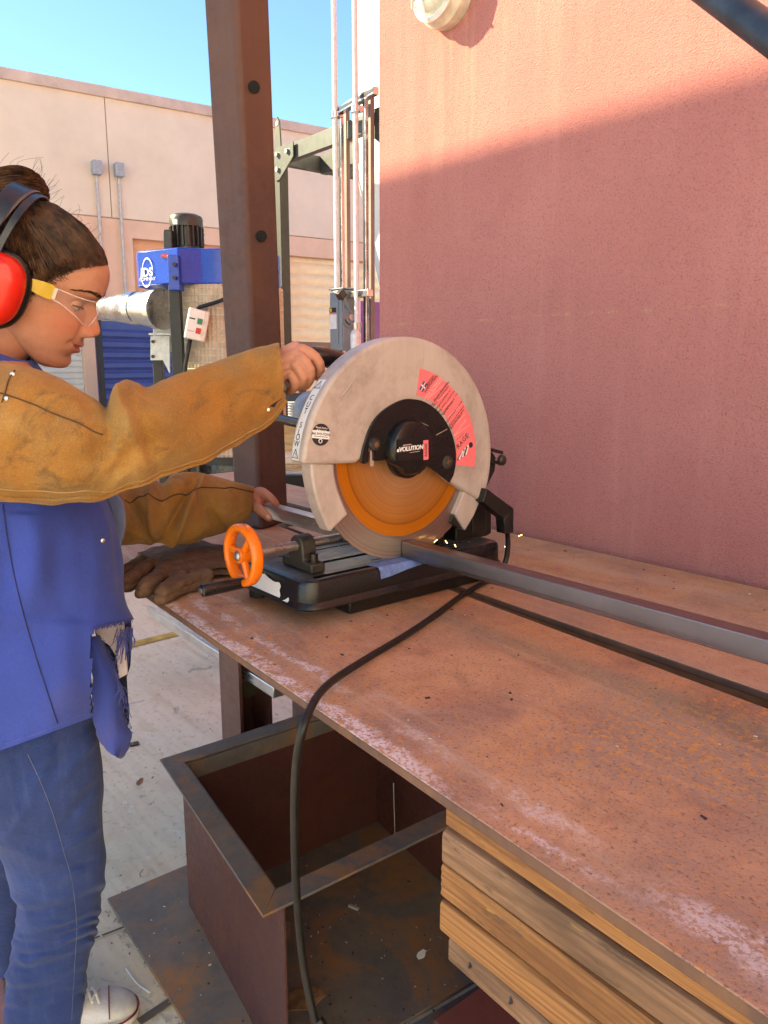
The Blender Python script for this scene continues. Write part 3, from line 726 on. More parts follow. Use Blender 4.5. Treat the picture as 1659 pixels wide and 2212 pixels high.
# conduits, strut posts and the disconnect switch
cq = [loc(at(728, 620, 5.2)), loc(at(771, 690, 5.0))]
t = thing("strut_rack", (cq[0].x + .2, cq[0].y + .1, 0), "galvanised strut posts with shaded sides as separate brown bars, carrying conduits beside the pink wall", "rack")
def dcol(p, hx, z0, z1, mat, name, w=.09, d=.06): m_ = MB(); m_.box((p.x, p.y, (z0 + z1) / 2), (w, d, z1 - z0)); return m_.build(name, mat, t, bevel=.003)
brn = flat("strut_side_shade", (.27, .215, .195), .5, scale=6)  # brown stands in for the strut's shaded side reflecting the pink wall
pz = at(748, 245, 5.35).z
pp = [loc(at(749, 420, 5.36)), loc(at(801, 420, 5.06))]
for p in pp: dcol(p, 0, 0, pz + .02, brn, "post", .040, .030)
st_ = [loc(at(738, 420, 5.32)), loc(at(790, 420, 5.02))]
for p in st_:
    s_ = dcol(p, 0, 0, pz - .02, M['galv'], "strut", .030, .024)
    mb = MB(); mb.box((p.x - .003, p.y - .0125, pz / 2), (.012, .004, pz - .06)); mb.build("strut_slot", M['blackpaint'], s_)
u0, u1 = loc(at(721, 247, 5.30)), loc(at(812, 222, 4.86)); mb = MB(); mb.quadbar((u0.x, u0.y, u0.z), (u1.x, u1.y, u0.z), .042, .042); us = mb.build("strut", M['galv'], t, bevel=.003)
mb = MB(); mb.quadbar((u0.x + .02, u0.y - .022, u0.z), (u1.x, u1.y - .022, u0.z), .003, .018); mb.build("strut_slot", M['blackpaint'], us)
u0, u1 = loc(at(776, 636, 4.98)), loc(at(800, 630, 4.86)); mb = MB(); mb.quadbar((u0.x - .1, u0.y, u0.z), (u1.x, u1.y, u0.z), .042, .042); us = mb.build("strut", M['galv'], t, bevel=.003)
for i, (px, D, py, lab) in enumerate(((728, 5.22, 625, "left galvanised conduit rising from the grey disconnect switch"), (771, 4.96, 705, "right galvanised conduit with elbow fitting beside the disconnect switch"))):
    p = loc(at(px, py, D)); mb = MB()
    mb.cyl((p.x, p.y, p.z), (p.x, p.y, 7.5), .0165, n=16)
    c_ = yard(mb.build("conduit", M['zinc'])); 
    tt = thing("electrical_conduit", (p.x, p.y, p.z), lab, "conduit", "conduits on the strut rack"); c_.parent = tt; c_.matrix_world = Matrix.Identity(4); c_.matrix_parent_inverse = PI[tt.name]
    zc = loc(at(px, 248 if i == 0 else 236, D)).z
    mb = MB(); mb.cyl((p.x, p.y, zc - .02), (p.x, p.y, zc + .02), .027, n=16); mb.box((p.x + .01, p.y + .02, zc), (.05, .04, .03)); mb.build("strap", M['galv'], tt)
    if i:
        mb = MB(); mb.cyl((p.x, p.y, p.z + .02), (p.x, p.y, p.z - .03), .030, .022, 12); mb.build("coupling", M['galv'], tt)
        mb = MB(); mb.rtube([(p.x, p.y - .01, p.z - .05), (p.x, p.y - .01, p.z - .20)], [.034, .034], 14); mb.build("elbow_fitting", M['zinc'], tt)
bp = loc(at(742, 690, 5.02)); bz0, bz1 = at(742, 757, 5.0).z, at(742, 624, 5.0).z
t = thing("disconnect_switch", (bp.x, bp.y, bz0), "grey electrical disconnect box with black handle and white notice label", "switch box")
gry = flat("grey_enamel", (.24, .29, .34), .42, .15, None, .08, 8)
bw = .134; bd = .10; h_ = bz1 - bz0
mb = MB(); mb.box((bp.x - bw / 2, bp.y + bd / 2, (bz0 + bz1) / 2), (bw, bd, h_)); bx_ = mb.build("box", gry, t, bevel=.005)
mb = MB(); mb.box((bp.x - bw / 2, bp.y + bd / 2, bz1 + .006), (bw + .02, bd + .02, .008)); mb.build("rain_hood", gry, t, bevel=.002)
def fplate(name, x0, x1, z0, z1, mat, dy=.003, par=None):        # on the door (-Y face): fractions from its left edge and bottom
    mb = MB(); mb.box((bp.x - bw + (x0 + x1) / 2 * bw, bp.y - dy / 2 - .0004, bz0 + (z0 + z1) / 2 * h_), ((x1 - x0) * bw, dy, (z1 - z0) * h_)); return mb.build(name, mat, par or t)
dr = fplate("door", .03, .97, .02, .985, gry, .008)
dp = fplate("door_panel", .08, .72, .11, .82, gry, .016, dr)
fplate("notice_label", .05, .62, .36, .60, M['paper'], .0185, dr); fplate("warning_label", .05, .6, .60, .625, M['pinklabel'], .0185, dr)
fplate("rating_label", .05, .58, .635, .71, M['ink'], .0185, dr); fplate("rating_mark", .08, .26, .645, .70, flat("yellow_mark", (.55, .50, .03), .5), .0195, dr)
fplate("title_label", .03, .85, .955, .985, M['paper'], .0095, dr)
mb = MB(); mc = Vector((bp.x, bp.y + .042, bz0 + .55 * h_))
mb.cyl(mc, mc + Vector((.012, 0, 0)), .062, n=32); sm = mb.build("switch_plate", gry, t)
mb = MB(); mb.cyl(mc + Vector((.012, .01, 0)), mc + Vector((.024, .01, 0)), .022, n=16); mb.build("pivot", M['galv'], sm)
mb = MB(); mb.tube([mc + Vector((.0135, .04 * math.cos(a), .045 * math.sin(a))) for a in np.linspace(R(200), R(270), 8)], .004, 6); mb.build("slot", M['ink'], sm)
mb = MB(); mb.quadbar(mc + Vector((.018, .01, .02)), mc + Vector((.018, -.055, .115)), .010, .018, (1, 0, 0)); hd = mb.build("handle", gry, t)
mb = MB(); mb.box(mc + Vector((.012, -.068, .135)), (.05, .05, .05), Matrix.Rotation(R(40), 3, 'X')); mb.build("handle_grip", flat("dark_grip", (.035, .018, .015), .5), hd, bevel=.006)

# purple panel and dark rail low behind the rack; junk stored behind the bench
q0, q1 = loc(at(776, 650, 8.2)), loc(at(860, 652, 8.6))
t = thing("purple_panel", (q0.x, q0.y, 0), "purple painted panel standing behind the strut rack", "panel")
mb = MB(); mb.quadbar((q0.x, q0.y, q0.z / 2), (q1.x, q1.y, q0.z / 2), .04, q0.z); mb.build("panel", flat("purple_paint", (.24, .085, .26), .6, scale=4), t)
q0, q1 = loc(at(640, 748, 7.2)), loc(at(760, 752, 7.0))
t = thing("brown_rail", (q0.x, q0.y, 0), "dark brown steel rail on posts behind the disconnect switch", "rail")
mb = MB(); mb.quadbar(q0 - (q1 - q0) * .3, q1, .06, .085); mb.build("rail", M['primer'], t)
for s_ in (.1, .9):
    q = q0.lerp(q1, s_); mb = MB(); mb.box((q.x, q.y, q.z / 2 - .03), (.05, .05, q.z - .06)); mb.build("post", M['primer'], t)
def wbox(name, px0, px1, py0, py1, D, dep, mat, lab, cat, bevel=.003, floor=False, group=None):
    a, b = at(px0, py0, D), at(px1, py1, D); z1 = a.z; z0 = 0 if floor else b.z
    o = MB().box((0, 0, (z1 - z0) / 2), (abs(b.x - a.x), dep, z1 - z0)).build(name, mat, None, bevel=bevel)
    o.location = ((a.x + b.x) / 2, D + dep / 2, z0); return tag(o, lab, cat, group)
plyw = mat_wood("plywood", (.50, .36, .17), (.58, .43, .22), (.36, .24, .10), 30)
wbox("plywood_sheet", 606, 668, 912, 985, 3.65, .018, plyw, "pale yellow plywood sheet standing between post and saw", "plywood", floor=True)
wbox("concrete_block", 606, 690, 986, 1004, 3.45, .19, M['concrete'], "grey concrete block lying on the stacked boards behind the bench", "block")
wbox("timber_board", 600, 690, 1004.5, 1019, 3.40, .2, plyw, "light timber board behind the bench under the grey block", "board")
wbox("steel_angle", 596, 700, 1019.5, 1026, 3.36, .25, flat("pale_steel", (.55, .55, .56), .4, .4), "pale steel strip under the timber board behind the bench", "steel strip")
wbox("black_beam", 590, 705, 1027, 1046, 3.32, .3, M['blackpaint'], "black steel beam on the floor stand behind the bench", "beam", floor=True)
# navy cart frame with corrugated back seen beside the saw handle
p = at(644, 858, 4.2)
t = thing("steel_cart", (p.x, p.y, 0), "navy steel cart frame seen between post and saw guard", "cart", yard=False)
nv = flat("navy_paint", (.012, .018, .045), .4)
mb = MB(); mb.box((p.x, p.y, p.z / 2), (.028, .028, p.z)); mb.build("post", nv, t)
mb = MB(); mb.box((p.x + .62, p.y, p.z / 2), (.028, .028, p.z)); mb.build("post", nv, t)
mb = MB(); mb.box((p.x + .27, p.y - .003, p.z), (.78, .03, .045)); mb.build("top_rail", nv, t)
a, b = at(622, 866, 4.4), at(700, 906, 4.4); nr = 7
for k in range(nr):
    z = b.z + (a.z - b.z) * (k + .5) / nr; mb = MB(); mb.prism([(a.x, 4.4, z - .008), (a.x, 4.385, z), (a.x, 4.4, z + .008)], (b.x - a.x + .3, 0, 0))
    mb.build("louvre", slat, t)
mb = MB(); mb.box(((a.x + b.x) / 2 + .15, 4.415, (a.z + b.z) / 2), (b.x - a.x + .3, .01, a.z - b.z + .05)); mb.build("back_panel", flat("slate_panel", (.16, .19, .24), .5), t)
# ------------------------------------------------------------------ workbench: heavy steel plates on legs
ZT = 1.0
t = thing("workbench", (0, 0, 0), "long rusted steel plate workbench along the pink wall", "workbench"); bench = t
f0 = sz(345, 1300, ZT); f1 = sz(1640, 2185, ZT); fa = math.atan2(f1.y - f0.y, f1.x - f0.x)
# front plate in its own frame: x along its front edge, y inwards
fo = empty("plate_frame_tmp", (0, 0, 0)); bpy.data.objects.remove(fo)
PF = Matrix.Translation((f0.x, f0.y, 0)) @ Matrix.Rotation(fa, 4, 'Z'); PFi = PF.inverted()
s0 = PFi @ sz(1010, 1288, ZT); s1 = PFi @ sz(1659, 1530, ZT)
L0, L1 = -1.05, 1.9
k = (s1.y - s0.y) / (s1.x - s0.x)
def ys(x): return s0.y + k * (x - s0.x)
poly = [(L0, 0), (L1, 0), (L1, ys(L1)), (L0, ys(L0))]
me_o = MB().prism([(x, y, ZT - .012) for x, y in poly], (0, 0, .012)).build("bench_plate", [M['plate'], M['plate_edge']], t, bevel=.0022)
me_o.matrix_parent_inverse = PI[t.name] @ PF
B0 = sz(605, 1140, ZT)
poly = [(B0.x, B0.y - .012), (2.2, -.045 + .09), (2.2, .272), (B0.x, .262)]
sl0, sl1 = sz(1020, 1283, ZT), sz(1659, 1508, ZT); kk = (sl1.y - sl0.y) / (sl1.x - sl0.x)
poly = [(B0.x, .012 + sl0.y + kk * (B0.x - sl0.x)), (2.2, .019 + sl0.y + kk * (2.2 - sl0.x)), (2.2, .272), (B0.x, .268)]
MB().prism([(x, y, ZT - .012) for x, y in poly], (0, 0, .012)).build("bench_plate", [M['plate2'], M['plate_edge']], t, bevel=.0022)
poly = [(-1.62, .352), (-.30, .352), (-.30, .2735), (2.2, .2745), (2.2, .545), (-1.62, .545)]
MB().prism([(x, y, ZT - .012) for x, y in poly], (0, 0, .012)).build("bench_plate", [M['plate2'], M['plate_edge']], t, bevel=.0022)
for pn in [o_ for o_ in bpy.data.objects if o_.name.startswith('bench_plate')]:
    for p_ in pn.data.polygons:
        if abs(p_.normal.z) < .5: p_.material_index = 1
# I-beams below carry the plates
def ibeam(name, a, b, h=.15, w=.09, top=ZT - .0125):
    m_ = MB(); a = Vector(a); b = Vector(b)
    m_.quadbar(a + Vector((0, 0, top - .004)), b + Vector((0, 0, top - .004)), w, .008).quadbar(a + Vector((0, 0, top - h + .004)), b + Vector((0, 0, top - h + .004)), w, .008).quadbar(a + Vector((0, 0, top - h / 2)), b + Vector((0, 0, top - h / 2)), .007, h - .0165)
    return m_.build(name, M['primer'], t)
ibeam("beam", (-1.3, -.02, 0), (2.0, -.02, 0)); ibeam("beam", (-1.55, .31, 0), (2.0, .31, 0)); ibeam("beam", (-1.55, .50, 0), (2.0, .50, 0))
for x in (-1.03, 1.55):
    for y in (.212, .47) if x < 0 else (-.2, .47):
        mb = MB(); mb.box((x, y, .417), (.012, .11, .833)); mb.box((x + .06, y - .05, .417), (.108, .010, .8329)); mb.box((x + .06, y + .05, .417), (.108, .010, .8328)); mb.build("leg", M['primer'], t)
mb = MB(); mb.quadbar((-1.03, .13, .78), (-1.03, .52, .78), .09, .09); mb.build("cross_beam", M['primer'], t)
mb = MB(); mb.quadbar((1.55, -.36, .73), (1.55, .52, .73), .09, .12); mb.build("cross_beam", M['primer'], t)
mb = MB(); mb.quadbar((.92, -.36, .755), (.92, .52, .755), .09, .09); mb.box((.92, .0, .355), (.09, .09, .71)); mb.build("cross_beam", M['primer'], t)
tc_ = thing('light_blocker_box', (1.25, .1, 0), 'unseen dark box added under the right end of the bench to block light', 'light blocker')  # unseen box added to keep light out from under the bench
mb = MB(); mb.box((1.25, .08, .35), (.56, .84, .69)); mb.build('blocker_body', M['primer'], tc_, bevel=.004)
# olive bracket and the silver tube lying on it
e0, e1 = sz(330, 1312, .51), sz(512, 1430, .51); zt = .51
br = [sz(512, 1432, .50), sz(540, 1440, .50)]
mb = MB(); mb.prism([(e1.x + .03, e1.y + .0, .485), (e1.x - .10, e1.y, .485), (e1.x + .03, e1.y, .40)], (0, .05, 0)); mb.build("bracket", flat("olive_paint", (.055, .050, .028), .6), t)
mb = MB(); mb.quadbar((e1.x + .02, e1.y - .01, .4705), (e1.x + .02, .5, .4705), .03, .026); mb.build("shelf_bar", M['primer'], t)
o = yard(MB().quadbar((e0.x, e0.y - .004, .5015), (e1.x + .25, e1.y - .004, .5015), .038, .034).build("silver_tube", M['alu'], None, bevel=.003)); tag(rebase(o, (e0.x, e0.y, .4855)), "shiny silver square tube stored under the bench edge", "tube")

# upright post on the bench
b0, b1, b2 = sz(521, 1140, ZT), sz(566, 1146, ZT), sz(625, 1128, ZT)
d12 = (b2 - b1); d10 = (b0 - b1); d10 = d10 - d12 * (d10.dot(d12) / d12.dot(d12)); d10 = d10.normalized() * .085
t = thing("steel_post", b1, "tall rusty brown steel tube post with two bolt holes", "post")
Dtop = 1.80
tl, tm, tr = loc(at(466, 0, 1.86)), loc(at(507, 0, 1.78)), loc(at(584, 0, 1.82))
u12 = (tr - tm); u12.z = 0; zt_ = tm.z
ext = (2.37 - ZT) / (zt_ - ZT)
base = [b1, b2, b2 + d10, b1 + d10]
topc = [tm, tm + u12, tm + u12 + d10 * 1.0, tm + d10 * 1.0]
base = [Vector((p.x, p.y, ZT + .001)) for p in base]
topc = [b_ + (Vector((p.x, p.y, zt_)) - b_) * ext for b_, p in zip(base, topc)]
mb = MB(); mb.add(base + topc, [(3, 2, 1, 0), (4, 5, 6, 7)] + [(i, (i + 1) % 4, 4 + (i + 1) % 4, 4 + i) for i in range(4)])
pm = mat_primer("rusted_post", (.070, .031, .026), (.100, .046, .038), (.13, .055, .032), .5, .66)
post = mb.build("tube", pm, t, bevel=.011, seg=4)
from mathutils.bvhtree import BVHTree
pt_ = BVHTree.FromPolygons(base + topc, [(3, 2, 1), (3, 1, 0)] + [f for i in range(4) for f in ((i, (i + 1) % 4, 4 + (i + 1) % 4), (i, 4 + (i + 1) % 4, 4 + i))])
for px, py, rp in ((549, 188, 11), (565, 510, 11)):
    eL = loc(EYE); dL = (loc(EYE + ray(px, py)) - eL).normalized()
    c, nrm, i_, dist = pt_.ray_cast(eL, dL)
    if nrm.dot(dL) > 0: nrm = -nrm
    r_ = rp / FPX * dist
    mb = MB(); mb.cyl(c - nrm * .004, c + nrm * .0012, r_, n=28); mb.build("bolt_hole", flat("hole_black", (.004, .003, .003), .9), t)

# ------------------------------------------------------------------ chop saw
SX, SY, SZ = 0, 0, ZT
t = thing("chop_saw", (-.077, 0, ZT), "grey and black metal-cutting chop saw with orange blade, running on the bench", "chop saw"); saw = t
bx0, bx1, by0, by1 = -.187, .033, -.229, .229; z0, z1 = ZT + .026, ZT + .073
def rrect(x0, x1, y0, y1, r, n=6):
    P = []
    for cx_, cy_, a in ((x1 - r, y1 - r, 0), (x0 + r, y1 - r, 90), (x0 + r, y0 + r, 180), (x1 - r, y0 + r, 270)):
        for i in range(n + 1):
            q = R(a + 90 * i / n); P.append((cx_ + r * math.cos(q), cy_ + r * math.sin(q)))
    return P
G = []
for off, z in ((.004, z0), (.006, z0 + .003), (.004, z0 + .007), (0, z0 + .012), (-.001, z1 - .008), (-.0035, z1 - .0025), (-.008, z1)):
    G.append([Vector((x, y, z)) for x, y in rrect(bx0 - off, bx1 + off, by0 - off, by1 + off, .028 + off)])
mb = MB(); mb.grid(G, True); n = len(G[0]); mb.f.append(tuple(range(n))[::-1]); mb.f.append(tuple(range(6 * n, 7 * n)))
bs = mb.build("base", M['cast'], t, ang=50)
def pxs(px, py): return sz(px, py, z1)
cutm = MB()
print('slots', [tuple(pxs(*q)) for q in ((668, 1250), (660, 1222), (700, 1185))])
for x, ya, yb, w in ((pxs(668, 1250).x + .001, -.20, .12, .0125), (pxs(660, 1222).x, -.175, .2, .0125), (pxs(700, 1185).x, -.17, .2, .006), (-.018, -.06, .16, .005)):
    cutm.prism([(px_, py_, z1 - .012) for px_, py_ in rrect(x - w / 2, x + w / 2, ya, yb, w * .49, 4)], (0, 0, .03))
cut(bs, cutm.build("cutter", None, t))
bs.data.materials.append(M["deck"])
for p_ in bs.data.polygons:
    if p_.normal.z > .9 and p_.center.z > z1 - .002: p_.material_index = 1
for x, y in ((bx0 + .02, by0 + .03), (bx0 + .02, by1 - .03), (bx1 - .03, by1 - .03)):
    mb = MB(); mb.cyl((x, y, ZT + .0005), (x, y, z0), .0165, .0155, 8); mb.build("foot", M['rubber'], t, bevel=.002)
# torn label on the front end
lab = [sy(x, y, by0 - .0022) for x, y in ((533, 1243), (540, 1240), (556, 1237), (572, 1240), (582, 1249), (592, 1256), (604, 1258), (607, 1266), (604, 1276), (606, 1286), (604, 1292), (580, 1282), (552, 1270), (536, 1260))]
MB().prism([(p.x, by0 - .0024, p.z) for p in lab], (0, -.0006, 0)).build("torn_label", M['paper'], t)
lab = [sy(x, y, by0 - .0022) for x, y in ((609, 1297), (618, 1295), (625, 1290), (626, 1297), (620, 1304))]
MB().prism([(p.x, by0 - .0036, p.z) for p in lab], (0, -.0006, 0)).build("torn_label", M['paper'], t)
# blue tape over the edge
ta = [pxs(*p) for p in ((813, 1229), (865, 1209), (955, 1212), (920, 1232), (826, 1243))]
y_a, y_b = sx(818, 1240, bx1).y, sx(940, 1222, bx1).y
mb = MB()
mb.add([(bx1 - .030, y_a - .004, z1 + .0008), (bx1 - .004, y_a + .002, z1 + .0006), (bx1 - .004, y_b, z1 + .0006), (bx1 - .034, y_b + .01, z1 + .0008), (bx1 + .0006, y_a + .003, z1 - .006), (bx1 + .0006, y_b - .003, z1 - .006), (bx1 + .0008, y_a + .004, z1 - .019), (bx1 + .0008, y_a + .03, z1 - .017), (bx1 + .0008, y_a + .06, z1 - .012)], [(0, 1, 2, 3), (1, 4, 5, 2), (4, 6, 7, 8, 5)])
mb.build("blue_tape", M['tape'], t)
# black channel the saw sits on
q0, q1 = sx(757, 1345, bx1 - .01), sx(1040, 1290, bx1 - .01)
o = yard(MB().box(((bx1 - .012 - .05), (q0.y + .235) / 2, ZT + .0128), (.10, .235 - q0.y, .0245)).build("steel_bar", M['blackpaint'], None, bevel=.003))
tag(rebase(o, (bx1 - .06, (q0.y + .235) / 2, ZT + .0005)), "black flat steel bar wedged under the saw base", "bar")

# vise: screw, nut block, hand wheel
zs = ZT + .073 + .037; xv = sy(599, 1188, -.165).x
WP = -.290
wc = sy(523, 1198, WP); xv = wc.x + .003; zs = wc.z; print('screw above deck', zs - z1)
mb = MB(); prof = []; y = -.285
n_t = int(.33 / .0032)
for k in range(n_t):
    prof += [(.0066, k * .0032), (.0083, k * .0032 + .0009), (.0083, k * .0032 + .0018), (.0066, k * .0032 + .0027)]
mb.lathe(prof, (xv, WP, zs), (0, 1, 0), 16); mb.build("vise_screw", M['screwsteel'], t, ang=25)
nb = MB(); bw_ = .016
P = [(-.045, 0), (.045, 0), (.045, .016), (.0205, .018)] + [(.0185 * math.cos(a), (zs - z1) + .0175 * math.sin(a)) for a in np.linspace(0, math.pi, 10)] + [(-.0205, .018), (-.045, .016)]
yv = -.178
nb.prism([(xv + x, yv - .014, z1 + .0005 + z) for x, z in P], (0, .028, 0)); nb.build("nut_block", M['castraw'], t, bevel=.003)
nbo = bpy.data.objects["nut_block"]
for s_ in (-1, 1):
    mb = MB(); mb.cyl((xv + s_ * .032, yv, z1 + .016), (xv + s_ * .032, yv, z1 + .019), .0095, n=20); mb.cyl((xv + s_ * .032, yv, z1 + .019), (xv + s_ * .032, yv, z1 + .031), .0068, n=18); mb.build("bolt", M['black'], nbo)
hub = Vector((xv, WP, zs))
rw = 60 / FPX * 1.22
mb = MB(); rr = .0085; G = []
for i in range(44):
    a = 2 * math.pi * i / 44; c = hub + Vector((rw * math.cos(a), 0, rw * math.sin(a))); d = Vector((math.cos(a), 0, math.sin(a)))
    G.append([c + d * (rr * .72 * (abs(math.cos(b)) ** .6) * np.sign(math.cos(b))) + Vector((0, rr * 1.1 * (abs(math.sin(b)) ** .6) * np.sign(math.sin(b)), 0)) for b in np.linspace(0, 2 * math.pi, 13)[:-1]])
G.append(G[0]); mb.grid(G, True); hw = mb.build("hand_wheel", M['orange'], t, ang=60)
for a in (R(52), R(172), R(292)):
    mb = MB(); d = Vector((math.cos(a), 0, math.sin(a))); mb.tube([hub + d * .008, hub + d * (rw - .004)], [.0062, .0055], 10); mb.build("spoke", M['orange'], hw)
mb = MB(); mb.cyl(hub - Vector((0, .009, 0)), hub + Vector((0, .014, 0)), .0125, n=20); mb.build("hub", M['orange'], hw)
mb = MB(); mb.lathe([(.008, -.009), (.008, -.0115), (.005, -.0135)], hub, (0, 1, 0), 18); mb.build("hub_bolt", M['screwsteel'], hw)
cr = sy(527, 1258, WP); ce = cr + Vector((0, -.075, 0))
mb = MB(); mb.lathe([(.0085, 0), (.0092, .004), (.0098, .03), (.0102, .066), (.0095, .072), (.006, .074)], cr, (0, -1, 0), 20); mb.build("crank_handle", M['black'], hw)
mb = MB(); mb.cyl(cr - Vector((0, .0735, 0)), cr - Vector((0, .0755, 0)), .0045, n=12); mb.build("handle_bolt", M['screwsteel'], bpy.data.objects["crank_handle"])
# sliding jaw behind the blade
mb = MB(); mb.box((xv, .052, z1 + .021), (.095, .022, .040)); mb.build("vise_jaw", M['castraw'], t, bevel=.003)
mb = MB(); mb.box((-.10, .115, z1 + .025), (.15, .016, .049)); mb.build("fence", M['blackpaint'], t, bevel=.002)

# guard: fat rounded drum sector
XF, XB = .018, -.022
def gp(px, py, x=XF): return sx(px, py, x)
def circ3(a, b, c):
    A = np.array([[2 * (b[0] - a[0]), 2 * (b[1] - a[1])], [2 * (c[0] - a[0]), 2 * (c[1] - a[1])]])
    v = np.array([b[0] ** 2 - a[0] ** 2 + b[1] ** 2 - a[1] ** 2, c[0] ** 2 - a[0] ** 2 + c[1] ** 2 - a[1] ** 2])
    q = np.linalg.solve(A, v); return q[0], q[1], math.hypot(a[0] - q[0], a[1] - q[1])
def yz(p): return (p.y, p.z)
gy, gz, gr = circ3(yz(gp(656, 985)), yz(gp(868, 727)), yz(gp(1063, 975)))
print("guard circle", gy, gz - ZT, gr)
def arc(cy_, cz_, r, a0, a1, n): return [(cy_ + r * math.cos(a), cz_ + r * math.sin(a)) for a in np.linspace(R(a0), R(a1), n)]
aL = math.degrees(math.atan2(gp(655, 1003).z - gz, gp(655, 1003).y - gy)); aR = math.degrees(math.atan2(gp(1043, 1086).z - gz, gp(1043, 1086).y - gy))
if aL < 0: aL += 360
outer = arc(gy, gz, gr, aR, aL, 64)
inner = [yz(gp(*p)) for p in ((690, 1004), (722, 1003), (770, 1001), (790, 985), (850, 935), (930, 965), (950, 1018), (972, 1040), (1005, 1062))]
poly = outer + inner
grey = mat_primer("grey_guard_paint", (.40, .325, .305), (.50, .41, .385), (.24, .175, .155), .55, .42)
def rprism(poly, xb, xf, mat, name, parent, bevel, seg=4):
    m_ = MB(); m_.prism([(xb, y, z) for y, z in poly], (xf - xb, 0, 0)); return m_.build(name, mat, parent, bevel=bevel, seg=seg, ang=50)
ug = rprism(poly, XB, XF, grey, "guard", t, .0065)
# raised arrow emboss
mb = MB(); mb.tube([sx(x, y, XF + .0002) for x, y in ((768, 816), (752, 838), (728, 872))], .0013, 6); mb.tube([sx(x, y, XF + .0002) for x, y in ((712, 860), (716, 880), (724, 894), (736, 880), (764, 833))], .0010, 6); mb.build("embossed_arrow", grey, ug)
# lower moving guard, left
XF2 = .012
ol = [yz(sx(x, y, XF2)) for x, y in ((672, 1000), (673, 1025), (680, 1064), (692, 1104), (703, 1130), (713, 1150))]
il = [yz(sx(x, y, XF2)) for x, y in ((753, 1111), (741, 1086), (731, 1058), (724, 1028), (722, 1000))]
lgd = rprism(ol + il, XB + .004, XF2, grey, "lower_guard", t, .004)
# right end piece of the moving guard
rp_ = [yz(sx(x, y, XF2)) for x, y in ((1002, 1062), (1038, 1080), (1024, 1114), (1005, 1146), (983, 1110), (996, 1080))]
rprism(rp_, XB + .004, XF2, grey, "lower_guard", t, .002)
tip = [yz(sx(x, y, .006)) for x, y in ((982, 1109), (1004, 1144), (990, 1141), (972, 1128), (978, 1117))]
rprism(tip, -.008, .006, M['blackpaint'], "guard_tip", t, .001)
# blade
BY, BZ, BR = 0.0, ZT + .2575, .1865
nT = 48; P = []
for k in range(nT):
    a = 2 * math.pi * k / nT
    for da, rr in ((0, BR), (.018, BR * .9995), (.030, BR - .0016), (.075, BR - .0014), (.110, BR - .0006)):
        P.append((rr * math.cos(a + da), rr * math.sin(a + da)))
def spun(name, rough, metal):
    m = MT(name, rough, metal); x_, y_, z_ = m.sep()
    rad = m.math('SQRT', m.math('ADD', m.math('MULTIPLY', y_, y_), m.math('MULTIPLY', z_, z_)))
    cx3 = m.n.new("ShaderNodeCombineXYZ"); m.l.new(m.math('MULTIPLY', rad, 900), cx3.inputs[0]); rings = m.noise(.35, 3, .6, co=cx3.outputs[0])
    tg = m.n.new("ShaderNodeTangent"); tg.direction_type = 'RADIAL'; tg.axis = 'X'; m.l.new(tg.outputs[0], m.b.inputs["Tangent"]); m.b.inputs["Anisotropic"].default_value = .85
    m.bump(rings, .0002, .6); return m, rad, rings
bsm, rad, rings = spun("saw_steel", .30, .95)
bsm.color(bsm.ramp(rings, [(.35, (.36, .29, .25)), (.65, (.50, .41, .355))]))
bl = rprism(P, -.001, .001, bsm.m, "blade", t, 0); bl.location = (0, BY, BZ)
mb = MB(); ro = BR * .778
mb.lathe([(.03, .0011), (ro, .0011), (ro, .0015), (.03, .0015)], (0, 0, 0), (1, 0, 0), 96)
ob, rad, rings = spun("blade_orange", .30, .45)
base = ob.ramp(ob.math('DIVIDE', rad, ro), [(.0, (.46, .27, .16)), (.45, (.46, .225, .10)), (.78, (.50, .19, .035)), (.845, (.44, .145, .012)), (.855, (.24, .08, .008)), (.865, (.58, .175, .008)), (.99, (.60, .19, .008))])
base = ob.mix(ob.ramp(rings, [(.40, .35), (.58, 0)]), base, (.27, .10, .03)); base = ob.mix(ob.ramp(rings, [(.58, 0), (.72, .3)]), base, (.62, .38, .24))
ob.color(base)
mb.build("blade_paint", ob.m, bl)
mb = MB(); mb.lathe([(.043, .0018), (.043, .012), (.034, .016), (.01, .016)], (0, BY, BZ), (1, 0, 0), 40); mb.build("blade_flange", M['black'], t)
# black cover plate over the arbor
cv = [((700 + x / 2.765) / 1.1573, (1000 + y / 2.765) / 1.1573) for x, y in
      ((557, 425), (575, 330), (620, 195), (680, 105), (760, 40), (850, -2), (920, -6), (1000, 12), (1090, 75), (1165, 180), (1205, 290), (1218, 400), (1205, 500), (1180, 558), (1165, 566), (1030, 462), (1000, 478), (960, 512), (905, 520), (860, 498), (830, 465), (815, 425), (790, 408), (720, 414), (700, 420), (645, 420), (643, 330), (612, 330), (610, 430), (590, 442), (570, 440))]
cv = [tuple(q) for q in spline(cv[:19], 70)] + cv[19:]
cvs = [yz(sx(x, y, XF + .004)) for x, y in cv]
cvp = rprism(cvs, XF + .0006, XF + .0045, M['black'], "cover_plate", t, .0012, 2)
bc = sx(889, 968, XF + .03); br_ = 55 / FPX * 1.27
mb = MB(); hb = sx(889, 967, XF + .016)
mb.lathe([(.0475, 0), (.0468, .010), (.043, .0165), (.036, .0195), (.015, .021)], (XF + .0046, hb.y, hb.z), (1, 0, 0), 48)
bo = mb.build("boss", M['black'], t, ang=60)
